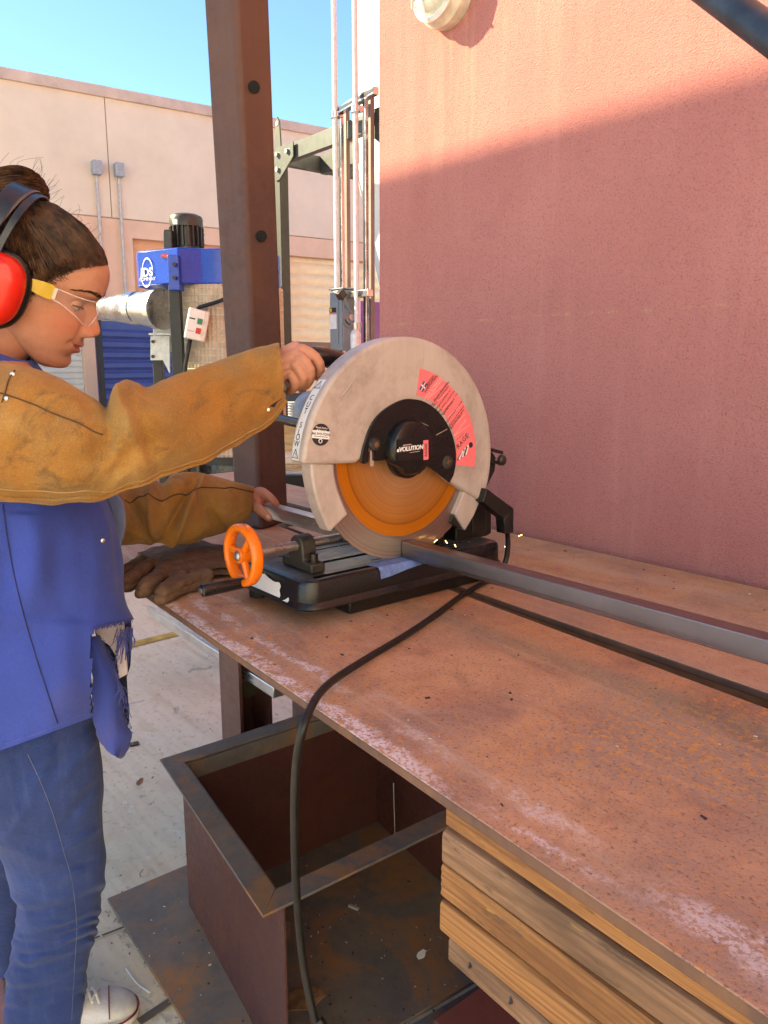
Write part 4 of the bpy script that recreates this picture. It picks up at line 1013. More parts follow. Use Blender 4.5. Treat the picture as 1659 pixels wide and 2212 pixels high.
# cut the lower lobe shape of the boss so the flange shows below
cutp = [yz(sx(x, y, XF + .02)) for x, y in ((800, 1003), (845, 998), (866, 1010), (880, 1026), (905, 1034), (935, 1022), (952, 1006), (980, 1040), (900, 1090), (800, 1060))]
cut(bo, MB().prism([(XF - .01, y, z) for y, z in cutp], (.06, 0, 0)).build("cutter", None, t))
XT = XF + .0046 + .0212
# brand plate
TX = Matrix.Translation((0, 0, 0))
def fr(px, py, x, ang=0):
    p = sx(px, py, x); a = R(ang); return frame(p, (0, math.cos(a), math.sin(a)), (0, -math.sin(a), math.cos(a)))
F0 = fr(892, 969, XT - .0003, 1.5)
on(F0, (0, 0, 0), (.066, .036, .0006)).build("brand_plate", flat("brand_black", (.008, .007, .008), .35), bo)
F1 = fr(886, 969, XT + .0003, 1.5)
text("lettering", "eVOLUTION", .0104, F1, M['inkw'], bo, bold=.0003, shear=.12)
mb = on(F1, (-.006, .0068, 0), (.018, .0010, .0003)); mb.build("swoosh", M['inkpink'], bo)
on(F1, (.010, -.0066, 0), (.022, .0006, .0003)).build("underline", M['inkpink'], bo)
F2 = fr(920, 972, XT + .0003, 1.5)
on(F2, (0, 0, 0), (.0110, .033, .0006)).build("pink_tab", M['pinklabel'], bo)
text("lettering", "RAGE2", .0075, F2 @ Matrix.Translation((0, 0, .0006)) @ Matrix.Rotation(math.pi / 2, 4, 'Z'), M['ink'], bo)
# cover plate fixings and scratches
for px, py, hexs in ((808, 960, True), (966, 998, False)):
    p = sx(px, py, XF + .0047); mb = MB()
    mb.lathe([(.0115, 0), (.0115, .002), (.009, .0058), (.006, .0062)] if hexs else [(.0125, 0), (.0118, .002), (.008, .0034), (.004, .0036)], p, (1, 0, 0), 24); s_ = mb.build("screw", M['castraw'], cvp)
    mb = MB()
    if hexs: mb.cyl(p + Vector((.0058, 0, 0)), p + Vector((.0065, 0, 0)), .0052, n=6)
    else:
        for a in (.3, .3 + math.pi / 2): mb.box(p + Vector((.0036, 0, 0)), (.0006, .011, .0022), Matrix.Rotation(a, 3, 'X'))
    mb.build("screw_recess", flat("rusty_recess", (.16, .075, .03), .7), s_)
p = sx(803, 985, XF + .0009); mb = MB(); mb.box(p, (.0008, .0075, .034)); mb.build("slot_gap", grey, cvp)
mb = MB(); mb.tube([sx(x, y, XF + .0047) for x, y in ((862, 923), (873, 915), (890, 911), (910, 913), (925, 920))], .0006, 5); mb.tube([sx(x, y, XF + .0047) for x, y in ((942, 940), (953, 934), (966, 927))], .0006, 5); mb.build("scratch", flat("bare_scratch", (.42, .36, .27), .5), cvp)
# pink instruction label: ring sector
XL = XF + .0004
stc = [((940 + x / 5.184) / 1.1573, (840 + y / 5.184) / 1.1573) for x, y in
       ((567, 420), (680, 452), (800, 515), (930, 620), (1040, 735), (1120, 855), (1185, 985), (1240, 1110), (1275, 1290), (1285, 1460), (1278, 1695), (1150, 1682), (1034, 1665), (1042, 1500), (1035, 1360), (1000, 1230), (950, 1120), (880, 1000), (790, 900), (690, 830), (600, 795), (525, 770))]
sp_ = [yz(sx(x, y, XL)) for x, y in stc]
st = rprism(sp_, XL - .0002, XL + .0004, M['pinklabel'], "instruction_label", t, 0)
def fl2(x, y, ang): return fr((940 + x / 5.184) / 1.1573, (840 + y / 5.184) / 1.1573, XL + .0006, ang)
A = 44
rows = [(700, 578, "BRITISH", .0078, 'ink'), (708, 600, "DESIGNED", .0078, 'ink'), (716, 622, "INNOVATION", .0078, 'ink'),
        (740, 668, "1x 355mm TCT Steel Blade fits", .0062, 'inkpink'), (760, 690, "and the Diamond Blade", .0062, 'inkpink'),
        (840, 720, "The saw will cut Steel,", .0060, 'ink'), (826, 752, "Cuts Aluminum, Non-Ferrous", .0060, 'ink'), (842, 778, "Metals, Wood & Plastics", .0060, 'ink'),
        (870, 822, "Designed specifically for", .0060, 'ink'), (905, 862, "cutting without compromise", .0060, 'ink'),
        (950, 885, "For longevity as an abrasive", .0060, 'ink'), (945, 915, "saw, the RAGE2 is", .0060, 'ink'),
        (1010, 985, "runs and virtually no sparks", .0060, 'ink'), (1035, 1045, "Convenience performance", .0060, 'ink'), (1045, 1075, "the RAGE2 blade makes", .0060, 'ink'), (1042, 1105, "all precision cuts in", .0060, 'ink'),
        (1090, 1185, "is warranty included", .0060, 'inkpink')]
for x, y, s_, sz_, c_ in rows:
    text("print", s_, sz_ * .82, fl2(x, y, A), M[c_], st, ext=.0001)
for x0, y0, x1, y1 in ((690, 800, 880, 632), (770, 870, 950, 700), (870, 940, 1040, 775), (935, 1045, 1110, 880), (1000, 1165, 1155, 1010), (1020, 1290, 1215, 1150), (1045, 1350, 1135, 1262)):
    a, b = fl2(x0, y0, 0).translation, fl2(x1, y1, 0).translation; MB().quadbar(a, b, .0006, .0002, (1, 0, 0)).build("rule", M['inkpink'] if x0 < 1040 else M['ink'], st)
Fk = fl2(612, 655, A + 10)
on(Fk, (0, 0, 0), (.017, .010, .0002)).build("flag_print", M['inkblue'], st)
on(Fk, (0, 0, .0001), (.017, .0024, .0003)).build("flag_print", M['inkw'], st); on(Fk, (0, 0, .0001), (.0026, .010, .0003)).build("flag_print", M['inkw'], st)
on(Fk, (0, 0, .0002), (.017, .0011, .0003)).build("flag_print", M['pinklabel'], st)
text("lettering", "RAGE", .0125, fl2(1122, 1365, 40), M['ink'], st, space=1.15); text("lettering", "2", .0135, fl2(1190, 1298, 40), flat("grey_ink", (.32, .30, .36), .6), st, shear=.3)
for k, (c_) in enumerate(('inkblue', 'inkw', 'inkblue', 'inkw', 'ink', 'inkw')):
    Fs = fl2(1085 + k * 19, 1560 - k * 17, 50 + 4 * k); on(Fs, (0, 0, 0), (.0175, .0036, .0003)).build("tube_print", M[c_], st)
q = fl2(1228, 1412, 0); on(q, (0, 0, 0), (.0001, .0001, .0001)); m_ = MB(); m_.cyl(q.translation, q.translation + Vector((.0003, 0, 0)), .0052, n=16); m_.build("tube_print", M['ink'], st)
# CUT SLOW strip round the left rim
XM = -.004
def rim(a, x, dr=.0006): return Vector((x, gy + (gr + dr) * math.cos(R(a)), gz + (gr + dr) * math.sin(R(a))))
def rim_ang(px, py):
    best = None
    for a in np.arange(60, 200, .25):
        P_ = YM @ rim(a, XM); v = P_ - EYE; zc = v.dot(FW); y_ = IH / 2 - FPX * v.dot(UP) / zc
        e = abs(y_ - py)
        if a > 95 and (best is None or e < best[0]): best = (e, a)
    return best[1]
a_top, a_bot = rim_ang(0, 820), rim_ang(0, 994)
G = [[rim(a, x) for x in (XM - .0095, XM + .0095)] for a in np.linspace(a_top, a_bot, 24)]
mb = MB(); mb.grid(G); rs = mb.build("caution_strip", M['paper'], t)
for py, ch in ((859, "C"), (874, "U"), (888, "T"), (918, "S"), (933, "L"), (945, "O"), (959, "W")):
    a = rim_ang(0, py); d = Vector((0, math.cos(R(a)), math.sin(R(a)))); up_ = Vector((0, math.sin(R(a)), -math.cos(R(a))))
    text("lettering", ch, .0135, frame(rim(a, XM, .001), Vector((1, 0, 0)), up_), M['ink'], rs, ext=.0001)
for py in (832, 981):
    a = rim_ang(0, py); up_ = Vector((0, math.sin(R(a)), -math.cos(R(a)))); F_ = frame(rim(a, XM, .001), Vector((1, 0, 0)), up_)
    pts = [F_ @ Vector(p) for p in ((-.0075, -.006, 0), (.0075, -.006, 0), (0, .0075, 0), (-.0075, -.006, 0), (.0075, -.006, 0))]
    mb = MB(); mb.tube(pts, .0006, 5); mb.build("warning_triangle", M['ink'], rs)
    text("lettering", "!", .009, F_ @ Matrix.Translation((0, -.001, 0)), M['ink'], rs, ext=.0001)
# round help-line sticker
F3 = fr(693, 939, XF + .0003, -8)
p = F3.translation; rk = 19.5 / FPX * 1.30 * 1.12
mb = MB(); mb.cyl(p, p + Vector((.0004, 0, 0)), rk, n=40); rd_ = mb.build("round_label", M['ink'], t)
on(F3, (0, 0, .0005), (rk * 1.93, rk * .72, .0003)).build("label_band", M['paper'], rd_)
F3u = F3 @ Matrix.Translation((0, 0, .0008))
text("lettering", "866 EVO-TOOL", .0052, F3u @ Matrix.Translation((0, .0008, 0)), M['ink'], rd_, ext=.0001, bold=.0001)
text("lettering", "Need Advice", .0042, F3u @ Matrix.Translation((0, .0105, 0)), M['inkw'], rd_, ext=.0001); text("lettering", "& Support?", .0042, F3u @ Matrix.Translation((0, .0065, 0)), M['inkw'], rd_, ext=.0001)
on(F3u, (0, -.0030, 0), (rk * 1.5, .0008, .0002)).build("print", M['ink'], rd_)
mb = MB(); c_ = F3u @ Vector((0, -.0098, 0)); mb.tube([c_ + Vector((0, .003 * math.cos(a), .003 * math.sin(a))) for a in np.linspace(0, 2 * math.pi, 14)], .0006, 5, False); mb.build("print", M['inkw'], rd_)

# motor, handle and carrying rod behind the guard
mb = MB(); mb.lathe([(.062, 0), (.066, -.03), (.066, -.12), (.058, -.155), (.03, -.165)], (XB - .012, BY + .02, BZ + .03), (1, 0, 0), 36); mb.build("motor", flat("grey_motor", (.20, .21, .23), .4), t)
mb = MB(); q = loc(at(655, 885, 1.43)); mb.ball((q.x - .012, q.y + .030, q.z - .006), (.045, .036, .040), 24, 14); mb.build("gear_housing", flat("grey_housing", (.30, .33, .37), .4), t)
mb = MB(); mb.box((XB - .012, BY + .02, BZ + .03), (.024, .13, .13)); mb.build("motor_mount", M['blackpaint'], t, bevel=.01)
h0, h1 = loc(at(590, 901, 1.43)), loc(at(660, 918, 1.31))
mb = MB(); mb.cyl(h0, h1, .0085, n=18); mb.build("carry_rod", M['black'], t)
HP = [loc(at(x, y, D)) for x, y, D in ((632, 812, 1.305), (645, 785, 1.30), (668, 771, 1.30), (700, 771, 1.31), (735, 783, 1.33), (775, 800, 1.36), (820, 840, 1.38))]
mb = MB(); mb.rtube(sp3(HP, 24), list(np.interp(np.linspace(0, 1, 24), [0, .15, .4, .6, 1], [.013, .015, .0165, .0165, .022])), 16); mb.build("handle", M['black'], t)

# pivot housing and linkage at the back of the saw
pv = [yz(sx(x, y, -.028)) for x, y in ((985, 1172), (985, 1124), (1030, 1085), (1062, 1092), (1062, 1152), (1052, 1158))]
rprism(pv, -.17, -.028, M['blackpaint'], "pivot_housing", t, .003)
pv = [yz(sx(x, y, .0)) for x, y in ((1040, 1100), (1052, 1010), (1062, 965), (1085, 980), (1092, 990), (1090, 1020), (1068, 1064), (1072, 1150), (1040, 1160))]
rprism(pv, -.12, -.024, M['blackpaint'], "arm_bracket", t, .003)
for yy in (972, 996):
    a, b = sx(1048, yy - 4, -.02), sx(1084, yy + 6, -.02); mb = MB(); mb.quadbar(a, b, .006, .007, (1, 0, 0)); mb.build("link_bar", M['blackpaint'], t)
p = sx(1082, 994, -.018); mb = MB(); mb.lathe([(.011, 0), (.010, .006), (.006, .009)], p, (1, 0, 0), 20); mb.build("pivot_bolt", M['castraw'], t)
p = sx(1060, 988, -.030); mb = MB(); mb.cyl(p - Vector((.02, 0, 0)), p + Vector((.002, 0, 0)), .007, n=16); mb.build("pivot_pin", M['galv'], t)
# cranked spark deflector
d1 = [(1050, 1055), (1108, 1098), (1087, 1121), (1042, 1084)]; d2 = [(1108, 1098), (1108, 1150), (1089, 1153), (1087, 1121)]
sd = MB()
for q in (d1, d2):
    sd.prism([(.010, *yz(sx(x, y, .030))) for x, y in q], (.022, 0, 0))
sd.build("spark_deflector", M['blackpaint'], t, bevel=.0012)

# ------------------------------------------------------------------ workpiece tube through the vise
tz = z1 + .0005; th = .0285
c0, c1, c2 = sz(575, 1088, tz + th), sz(905, 1172, tz + th), sz(1659, 1365, tz + th)
yc = (c1.y + c2.y) / 2
nf, ff = sz(875, 1171, tz + th), 0
ty = sz(873, 1171, tz + th).y + .004
ty0 = sz(875, 1172, tz + th)
t = thing("steel_tube", (0, ty0.y + th / 2, tz), "long square steel tube clamped under the blade, being cut", "tube")
def sqtube(name, xa, xb, y_, mat):
    m_ = MB(); z_ = tz + th / 2; w = th / 2; q = w - .0022
    ring = lambda r, x: [Vector((x, y_ + a * r, z_ + b * r)) for a, b in ((-1, -1), (1, -1), (1, 1), (-1, 1))]
    G = [ring(q, xa + .02), ring(q, xa), ring(w, xa), ring(w, xb), ring(q, xb), ring(q, xb - .02)]
    m_.grid(G, True); return m_.build(name, mat, t, bevel=.0032, ang=30, seg=3)
sqtube("tube", .0022, 1.5, ty0.y + th / 2, M['steeltube'])
hl = sz(572, 1090, tz + th); sqtube("offcut", hl.x - .02, -.0022, ty0.y + th / 2, M['alu'])
TUBE_Y, TUBE_Z = ty0.y + th / 2, tz + th
# ------------------------------------------------------------------ timbers stacked under the bench
TYF = -.383
zs_ = [ZT - .0175, ZT - .044, ZT - .084, ZT - .125, ZT - .164, ZT - .197]
xs_ = [.502, .501, .497, .498, .506]
wm = [mat_wood("fir_timber", (.34, .130, .042), (.45, .205, .072), (.19, .075, .030), 60), mat_wood("weathered_timber", (.28, .14, .075), (.36, .19, .105), (.13, .07, .042), 36)]
tl_ = ["orange brown timber directly under the bench plate, topmost of the stack", "weathered greyish timber with yellow paint marks, second from top of the stack", "ribbed timber with strong straight grain, middle of the stack under the bench", "honey coloured timber with a nail hole, fourth down in the stack", "dark timber with rough bark holes, bottom of the stack under the bench"]
for i in range(5):
    zt_, zb_ = zs_[i] - .0012, zs_[i + 1] + .0012
    y0_ = TYF + (.004, 0, .003, .0015, .006)[i]
    h = zt_ - zb_; L = 1.25 + .05 * i; n = 40
    # uneven, slightly waney cross-section
    G = []
    for k in range(n + 1):
        x = L * k / n; j = .0011 * mnoise.noise(Vector((x * 6, i * 9.1, 0))); j2 = .0012 * mnoise.noise(Vector((x * 5, i * 5.1, 4)))
        r = .0055
        ribs = []
        for m_ in range(7 if i == 2 else 3):
            zz = h * (.14 + .72 * m_ / (6 if i == 2 else 2)); ribs.append((j + (.0012 * (m_ % 2) if i == 2 else 0), zz))
        ring = [(.27, 0), (r + j, 0), (j + r * .3, r * .3), ] + ribs + [(j + r * .3, h - r * .3 + j2), (r + j, h + min(j2, 0)), (.27, h)]
        G.append([Vector((x, y, z)) for y, z in ring])
    mb = MB(); mb.grid(G); nn_ = len(G[0]); mb.f.append(tuple(range(nn_))); mb.f.append(tuple(range(n * nn_, (n + 1) * nn_))[::-1])
    o = mb.build("timber", wm[1 if i in (1, 4) else 0], None, ang=25)
    o.location = W(xs_[i], y0_, zb_); o.rotation_euler = (0, 0, BEN + R((-.5, .2, -.3, .3, -.6)[i]) - R(1.2)); tag(o, tl_[i], "timber", "timbers stacked under the bench")
    if i == 4:
        for k in range(5):
            mb = MB(); mb.tube([(.03 + k * .055, .003, h * .75 + .003 * math.sin(k)), (.033 + k * .055, -.0008, h * .62), (.03 + k * .055, .001, h * .5)], .0016, 5); mb.build("bark_hole", M['ink'], o)
    if i == 3:
        mb = MB(); mb.cyl((.10, .0028, h * .6), (.10, .0004, h * .6), .0035, n=8); mb.build("nail_hole", M['ink'], o)

# ------------------------------------------------------------------ steel plates on the floor
pl = [sz(230, 1940, .008), sz(400, 1868, .008)]
v1 = (pl[1] - pl[0]).normalized(); v1 = Vector((v1.x, v1.y, 0))
e1_ = sz(232, 1942, .008); e2_ = sz(402, 2215, .008); v2 = (e2_ - e1_).normalized()
c0_ = e1_; c1_ = e1_ + v2 * 1.25; 
q1_, q2_ = sz(871, 2209, .008), sz(1006, 2130, .008)
vr = (q2_ - q1_).normalized()
ti = ((q1_ - e1_).x * vr.y - (q1_ - e1_).y * vr.x) / (v2.x * vr.y - v2.y * vr.x)
P = [e1_, e1_ + v2 * ti, q2_ + vr * .6, e1_ + v1 * .85]
o = yard(MB().prism([(p.x, p.y, .0005) for p in P], (0, 0, .0095)).build("floor_plate", M['floorplate'], None, bevel=.001)); tag(rebase(o, (e1_.x, e1_.y, .0005)), "large rusty steel plate lying on the concrete under the open bin", "steel plate")
P2 = [q1_ - vr * .5 + Vector((.012, -.006, 0)), q2_ + vr * .9 + Vector((.012, -.006, 0))]; out = Vector((vr.y, -vr.x, 0))
if out.x < 0: out = -out
P2 = [P2[0], P2[0] + out * .16, P2[1] + out * .16, P2[1]]
o = yard(MB().prism([(p.x, p.y, .0005) for p in P2], (0, 0, .006)).build("floor_plate", M['rim'], None, bevel=.001)); tag(rebase(o, (P2[0].x, P2[0].y, .0005)), "dark narrow steel plate on the floor beside the large rusty plate", "steel plate")
a_, b_ = sz(1050, 2212, .03), sz(1135, 2150, .03)
o = yard(MB().quadbar(a_ - (b_ - a_) * .8, b_ + (b_ - a_) * 1.5, .12, .05).build("red_beam", mat_primer("red_beam_paint", (.23, .062, .048), (.28, .08, .06)), None, bevel=.004)); tag(rebase(o, (a_.x, a_.y, .005)), "red oxide steel beam on the floor, bottom edge under the timbers", "beam")
# overlapping thin sheet seam
s0_, s1_ = sz(560, 1990, .011), sz(930, 2212, .011)
# ------------------------------------------------------------------ open steel bin with angle-iron rim
ZB = .42
r0, r1, r2 = sz(345, 1640, ZB), sz(568, 1978, ZB), sz(955, 1790, ZB)
r2 = r1 + (r2 - r1) * 1.62
r3 = r0 + (r2 - r1)
t = thing("steel_bin", (r1.x, r1.y, .0105), "open fronted rusty steel bin with angle iron rim on the floor plate", "bin")
fwid = .050
def inset(poly, d):
    n = len(poly); outp = []
    for i in range(n):
        p, a, b = poly[i], poly[i - 1], poly[(i + 1) % n]
        u = (p - a).normalized(); v = (b - p).normalized()
        n1 = Vector((-u.y, u.x, 0)); n2 = Vector((-v.y, v.x, 0)); m_ = (n1 + n2).normalized(); outp.append(p + m_ * (d / max(.3, m_.dot(n1))))
    return outp
rim_o = [Vector((p.x, p.y, 0)) for p in (r0, r1, r2, r3)]
rim_i = inset(rim_o, fwid)
if (rim_i[0] - rim_i[2]).length > (rim_o[0] - rim_o[2]).length: rim_i = inset(rim_o, -fwid)
for k in range(4):
    a, b, c, d = rim_o[k], rim_o[(k + 1) % 4], rim_i[(k + 1) % 4], rim_i[k]
    mb = MB(); mb.prism([Vector((p.x, p.y, ZB - .006)) for p in (a, b, c, d)], (0, 0, .006))
    e_ = (c - d).normalized(); nn_ = (a - d); nn_ = (nn_ - e_ * nn_.dot(e_)).normalized()
    dd_, cc_ = d + e_ * .004, c - e_ * .004
    mb.prism([Vector((p.x, p.y, ZB - .0065)) for p in (dd_, cc_, cc_ - nn_ * .006, dd_ - nn_ * .006)], (0, 0, -.045))
    mb.build("rim_angle", M['rim'], t, bevel=.0012)
def wallp(a, b, name, z0=.0108, z1=ZB - .0068, th=.005, side=1):
    e_ = (b - a).normalized(); n_ = Vector((-e_.y, e_.x, 0)) * side
    return MB().prism([Vector((p.x, p.y, z0)) for p in (a, b, b + n_ * th, a + n_ * th)], (0, 0, z1 - z0)).build(name, M['binsteel'], t, bevel=.0008)
w_ = inset(rim_o, fwid * .86)
if (w_[0] - w_[2]).length > (rim_o[0] - rim_o[2]).length: w_ = inset(rim_o, -fwid * .86)
ue = (w_[1] - w_[0]).normalized()
wallp(w_[0], w_[1] + ue * (fwid * .80), "side_panel"); wallp(w_[3], w_[2] + ue * (fwid * .8), "side_panel", side=-1); wallp(w_[0], w_[3], "back_panel", side=-1)
mb = MB(); mb.cyl(sz(850, 1692, .30), sz(853, 1805, .02) , .0012, n=6); mb.build("light_leak", M['white'], t)  # white rod stands in for daylight leaking through the bin's corner gap

# ------------------------------------------------------------------ power cord of the saw
pts = [(1093, 1156, 1.115, None), (1093, 1185, 1.07, None), (1083, 1222, 1.02, None), (1070, 1246, 1.008, None), (1048, 1257, 1.008, None), (1000, 1285, 1.008, None), (945, 1326, 1.008, None), (880, 1370, 1.008, None), (800, 1418, 1.008, None), (735, 1459, 1.012, None), (700, 1487, 1.022, None)]
C_ = [sx(1096, 1150, .02), sx(1097, 1180, .045), sx(1091, 1215, .06)] + [sz(x, y, z) for x, y, z, _ in pts[3:]]
last = C_[-1]
yh = last.y - .0
for x, y, dy in ((676, 1520, -.035), (655, 1572, -.062), (641, 1640, -.066), (636, 1720, -.068), (636, 1800, -.068), (638, 1880, -.066), (643, 1960, -.062), (650, 2040, -.06), (662, 2120, -.058), (682, 2212, -.055), (705, 2300, -.05)):
    C_.append(sy(x, y, yh + dy))
C_.append(Vector((C_[-1].x + .03, C_[-1].y - .02, .012)) if C_[-1].z > .05 else C_[-1])
cp = sp3(C_, 150)
o = yard(MB().rtube(cp, [.0050] * 150, 12).build("power_cord", M['rubber'])); tag(rebase(o, last), "thick black power cord running off the bench and hanging to the floor", "cord")

# ------------------------------------------------------------------ leather gloves lying on the bench corner
gl = MT("brown_glove_leather", .9, spec=.15); n_ = gl.noise(40, 5, .65); f_ = gl.noise(600, 3, .7)
base = gl.ramp(n_, [(.3, (.095, .056, .038)), (.7, (.185, .115, .080))]); base = gl.mix(gl.ramp(f_, [(.35, .5), (.5, 0)]), base, (.05, .02, .01)); gl.color(base); gl.bump(f_, .001, .7); gl.bump(n_, .004, .6)
def glove(zoff, dx, dy, rot, lab):
    mb = MB()
    def g(px, py, z): return sz(px + dx, py + dy, ZT + z + zoff) - Vector((0, 0, 0))
    # fingers
    for pts, r in ((((392, 1238), (372, 1258), (351, 1272)), .0155), (((356, 1222), (335, 1246), (312, 1262)), .0155), (((322, 1214), (298, 1234), (274, 1249)), .0150), (((305, 1206), (280, 1222), (254, 1235)), .0135)):
        P_ = [g(x, y, .017) for x, y in pts]; P_ = sp3(P_, 6)
        mb.rtube(P_, [r * 1.05, r * 1.02, r, r * 1.03, r * 1.05, r * .95], 12)
    # thumb folded along the near edge
    P_ = sp3([g(x, y, .016) for x, y in ((445, 1238), (415, 1246), (385, 1258), (362, 1270))], 6); mb.rtube(P_, [.016, .016, .015, .0145, .014, .0135], 12)
    # palm and gauntlet as a flat loft: (near edge px, far edge px, thickness)
    G = []
    for (n0, n1, th_) in (((365, 1256), (296, 1206), .013), ((385, 1254), (325, 1196), .018), ((410, 1252), (365, 1190), .022), ((432, 1250), (400, 1184), .023), ((455, 1243), (428, 1178), .020), ((478, 1238), (455, 1183), .017), ((503, 1236), (492, 1190), .015), ((512, 1235), (503, 1192), .010)):
        a = g(*n0, 0); b = g(*n1, 0); c = (a + b) / 2; h = (b - a) / 2; row = []
        for k in range(20):
            q = 2 * math.pi * k / 20; zz = .003 + th_ * (1 + math.sin(q)) * .62
            row.append(Vector((c.x, c.y, ZT + zoff)) + Vector((h.x, h.y, 0)) * (math.copysign(abs(math.cos(q)) ** .8, math.cos(q))) + Vector((0, 0, zz)))
        G.append(row)
    mb.grid(G, True); mb.f.append(tuple(range(len(mb.v) - 160, len(mb.v) - 140))); mb.f.append(tuple(range(len(mb.v) - 20, len(mb.v))))
    me = remesh_mesh(mb, .0022, 3)
    co = np.empty(len(me.vertices) * 3); me.vertices.foreach_get("co", co); co = co.reshape(-1, 3)
    for v in me.vertices:
        v.co.z = ZT + zoff + (v.co.z - ZT - zoff) * .78
        p = v.co * 24; v.co.z += .0035 * mnoise.noise(p) + .0015 * mnoise.noise(p * 2.7)
        if v.co.z < ZT + .0015 + zoff * .3 and v.co.y > -.335: v.co.z = ZT + .0015 + zoff * .3
    o = bpy.data.objects.new("leather_glove", me); me.materials.append(gl.m); smooth(me, 60); COL.objects.link(o); yard(o)
    cx_ = [sum(v.co[i] for v in me.vertices) / len(me.vertices) for i in range(3)]
    tag(rebase(o, (cx_[0], cx_[1], ZT + .001)), lab, "glove", "work gloves on the bench corner"); return o
glove(.010, 0, 0, 0, "dark brown leather work glove lying uppermost on the bench corner, fingers spread")
glove(0, -4, 14, 0, "second brown leather glove mostly hidden under the upper glove, fingertips showing")

# ------------------------------------------------------------------ litter
def scrap(name, px, py, z, size, lab, cat, mat, rot=0, th=.0015, curl=.0, pts=None, asp=.6):
    c = onz(px, py, z); m_ = MB(); s = size
    P_ = pts or [(-.5, -.3), (.1, -.5), (.5, -.1), (.4, .35), (-.1, .5), (-.45, .2)]
    rows = []
    top = [Vector((x * s, y * s * asp, th + curl * (x * x + .4 * y) * s)) for x, y in P_]
    m_.prism(top, (0, 0, -th)); o = m_.build(name, mat); o.location = c; o.rotation_euler = (0, 0, rot); return tag(o, lab, cat)
crd = flat("brown_cardboard", (.26, .145, .075), .85, scale=40, var=.3); leafm = flat("dry_leaf", (.36, .20, .10), .8, var=.3)
scrap("steel_offcut", 290, 1608, 0, .034, "small dark square steel offcut lying on the pale concrete", "offcut", M['castraw'], .5, .004, pts=[(-.5, -.5), (.5, -.5), (.5, .5), (-.5, .5)], asp=.8)
scrap("dry_leaf", 302, 1690, 0, .045, "curled brown dry leaf on the concrete near the jeans", "leaf", leafm, 1.4, .001, .35, asp=.4)
scrap("cardboard_piece", 655, 2160, .011, .10, "torn brown cardboard piece on the floor plate by the cord", "cardboard", crd, .3, .003, .1)
scrap("cardboard_piece", 605, 2025, .011, .09, "curled brown paper sheet leaning against the bin side", "cardboard", flat("kraft_paper", (.22, .15, .115), .85), 1.2, .002, .5, asp=.5)
scrap("paper_wad", 910, 2065, .011, .030, "crumpled white paper scrap on the dark floor plate", "paper", M['white'], .8, .004, .5, asp=.5)
scrap("cigarette_butt", 764, 1962, .011, .030, "small grey roll of paper on the floor plate behind the cord", "butt", flat("grey_paper", (.45, .42, .40), .8), -.5, .006, 0, pts=[(-.5, -.25), (.5, -.25), (.5, .25), (-.5, .25)], asp=.5)
a, b, c = onz(272, 2092, .003), onz(296, 2124, .004), onz(322, 2143, .006)
o = MB().rtube(sp3([a, b, c], 12), [.0022] * 12, 6).build("cable_tie", M['white']); tag(rebase(o, a), "thin white plastic cable tie on the concrete by the shoe", "cable tie")
a, b, c = onz(305, 1895, .003), onz(302, 1888, .006), onz(309, 1878, .003)
o = MB().rtube(sp3([a, b, c], 8), [.0012] * 8, 5).build("dry_twig", leafm); tag(rebase(o, a), "tiny curved brown twig on the concrete beside the plate corner", "twig")
# specks nobody could count: shavings on floor and bench
def specks(name, n, fn, mats, s0, s1, lab):
    mb = MB()
    for k in range(n):
        p = fn()
        if p is None: continue
        s = random.uniform(s0, s1); a = random.uniform(0, 6.28); M3 = Matrix.Rotation(a, 3, 'Z') @ Matrix.Rotation(random.uniform(-.5, .5), 3, 'X')
        mb.box(p + Vector((0, 0, s * .3)), (s * random.uniform(.8, 2.2), s * .7, s * .5), M3)
    o = yard(mb.build(name, mats, None, fix=False)); return tag(o, kind='stuff')
def on_bench():
    x, y = random.uniform(-.5, 1.3), random.uniform(-.36, .53)
    if bx0 - .01 < x < bx1 + .01 and by0 - .01 < y < by1 + .01: return None
    if .03 < y < .16: return None
    return Vector((x, y, ZT))
specks("bench_shavings", 150, on_bench, M['ink'], .0012, .0032, "")
specks("bench_chips", 70, on_bench, flat("pale_chip", (.6, .52, .46), .6), .0008, .0022, "")
def on_floor():
    return Vector((random.uniform(-1.3, .2), random.uniform(-.45, .5), .0105))
specks("floor_chips", 90, lambda: Vector((random.uniform(-.75, .05), random.uniform(-.3, .35), .0105)), flat("bright_chip", (.62, .57, .53), .5), .001, .0034, "")
specks("floor_shavings", 90, lambda: Vector((random.uniform(-.62, -.05), random.gauss(.03, .10), .0105)), M['castraw'], .0012, .0045, "")
specks("yard_grit", 160, lambda: Vector((random.uniform(-2.4, -.45), random.uniform(-.6, .9), 0)), flat("dark_grit", (.24, .20, .17), .8), .0015, .005, "")
specks("yard_chips", 70, lambda: Vector((random.uniform(-2.0, -.45), random.uniform(-.55, .5), 0)), flat("pale_grit", (.66, .64, .6), .6), .002, .006, "")
def edge_bits():
    s_ = random.random(); p = e1_.lerp(e1_ + v2 * .62, s_); return Vector((p.x, p.y - abs(random.gauss(0, .015)), .001))
specks("edge_swarf", 55, edge_bits, flat("swarf", (.42, .35, .32), .4, .3), .0015, .005, "")
def saw_bits(): return Vector((random.uniform(-.16, .03), random.uniform(-.12, .2), z1))
specks("saw_swarf", 40, saw_bits, flat("swarf_steel", (.4, .37, .36), .35, .8), .0008, .0022, "")
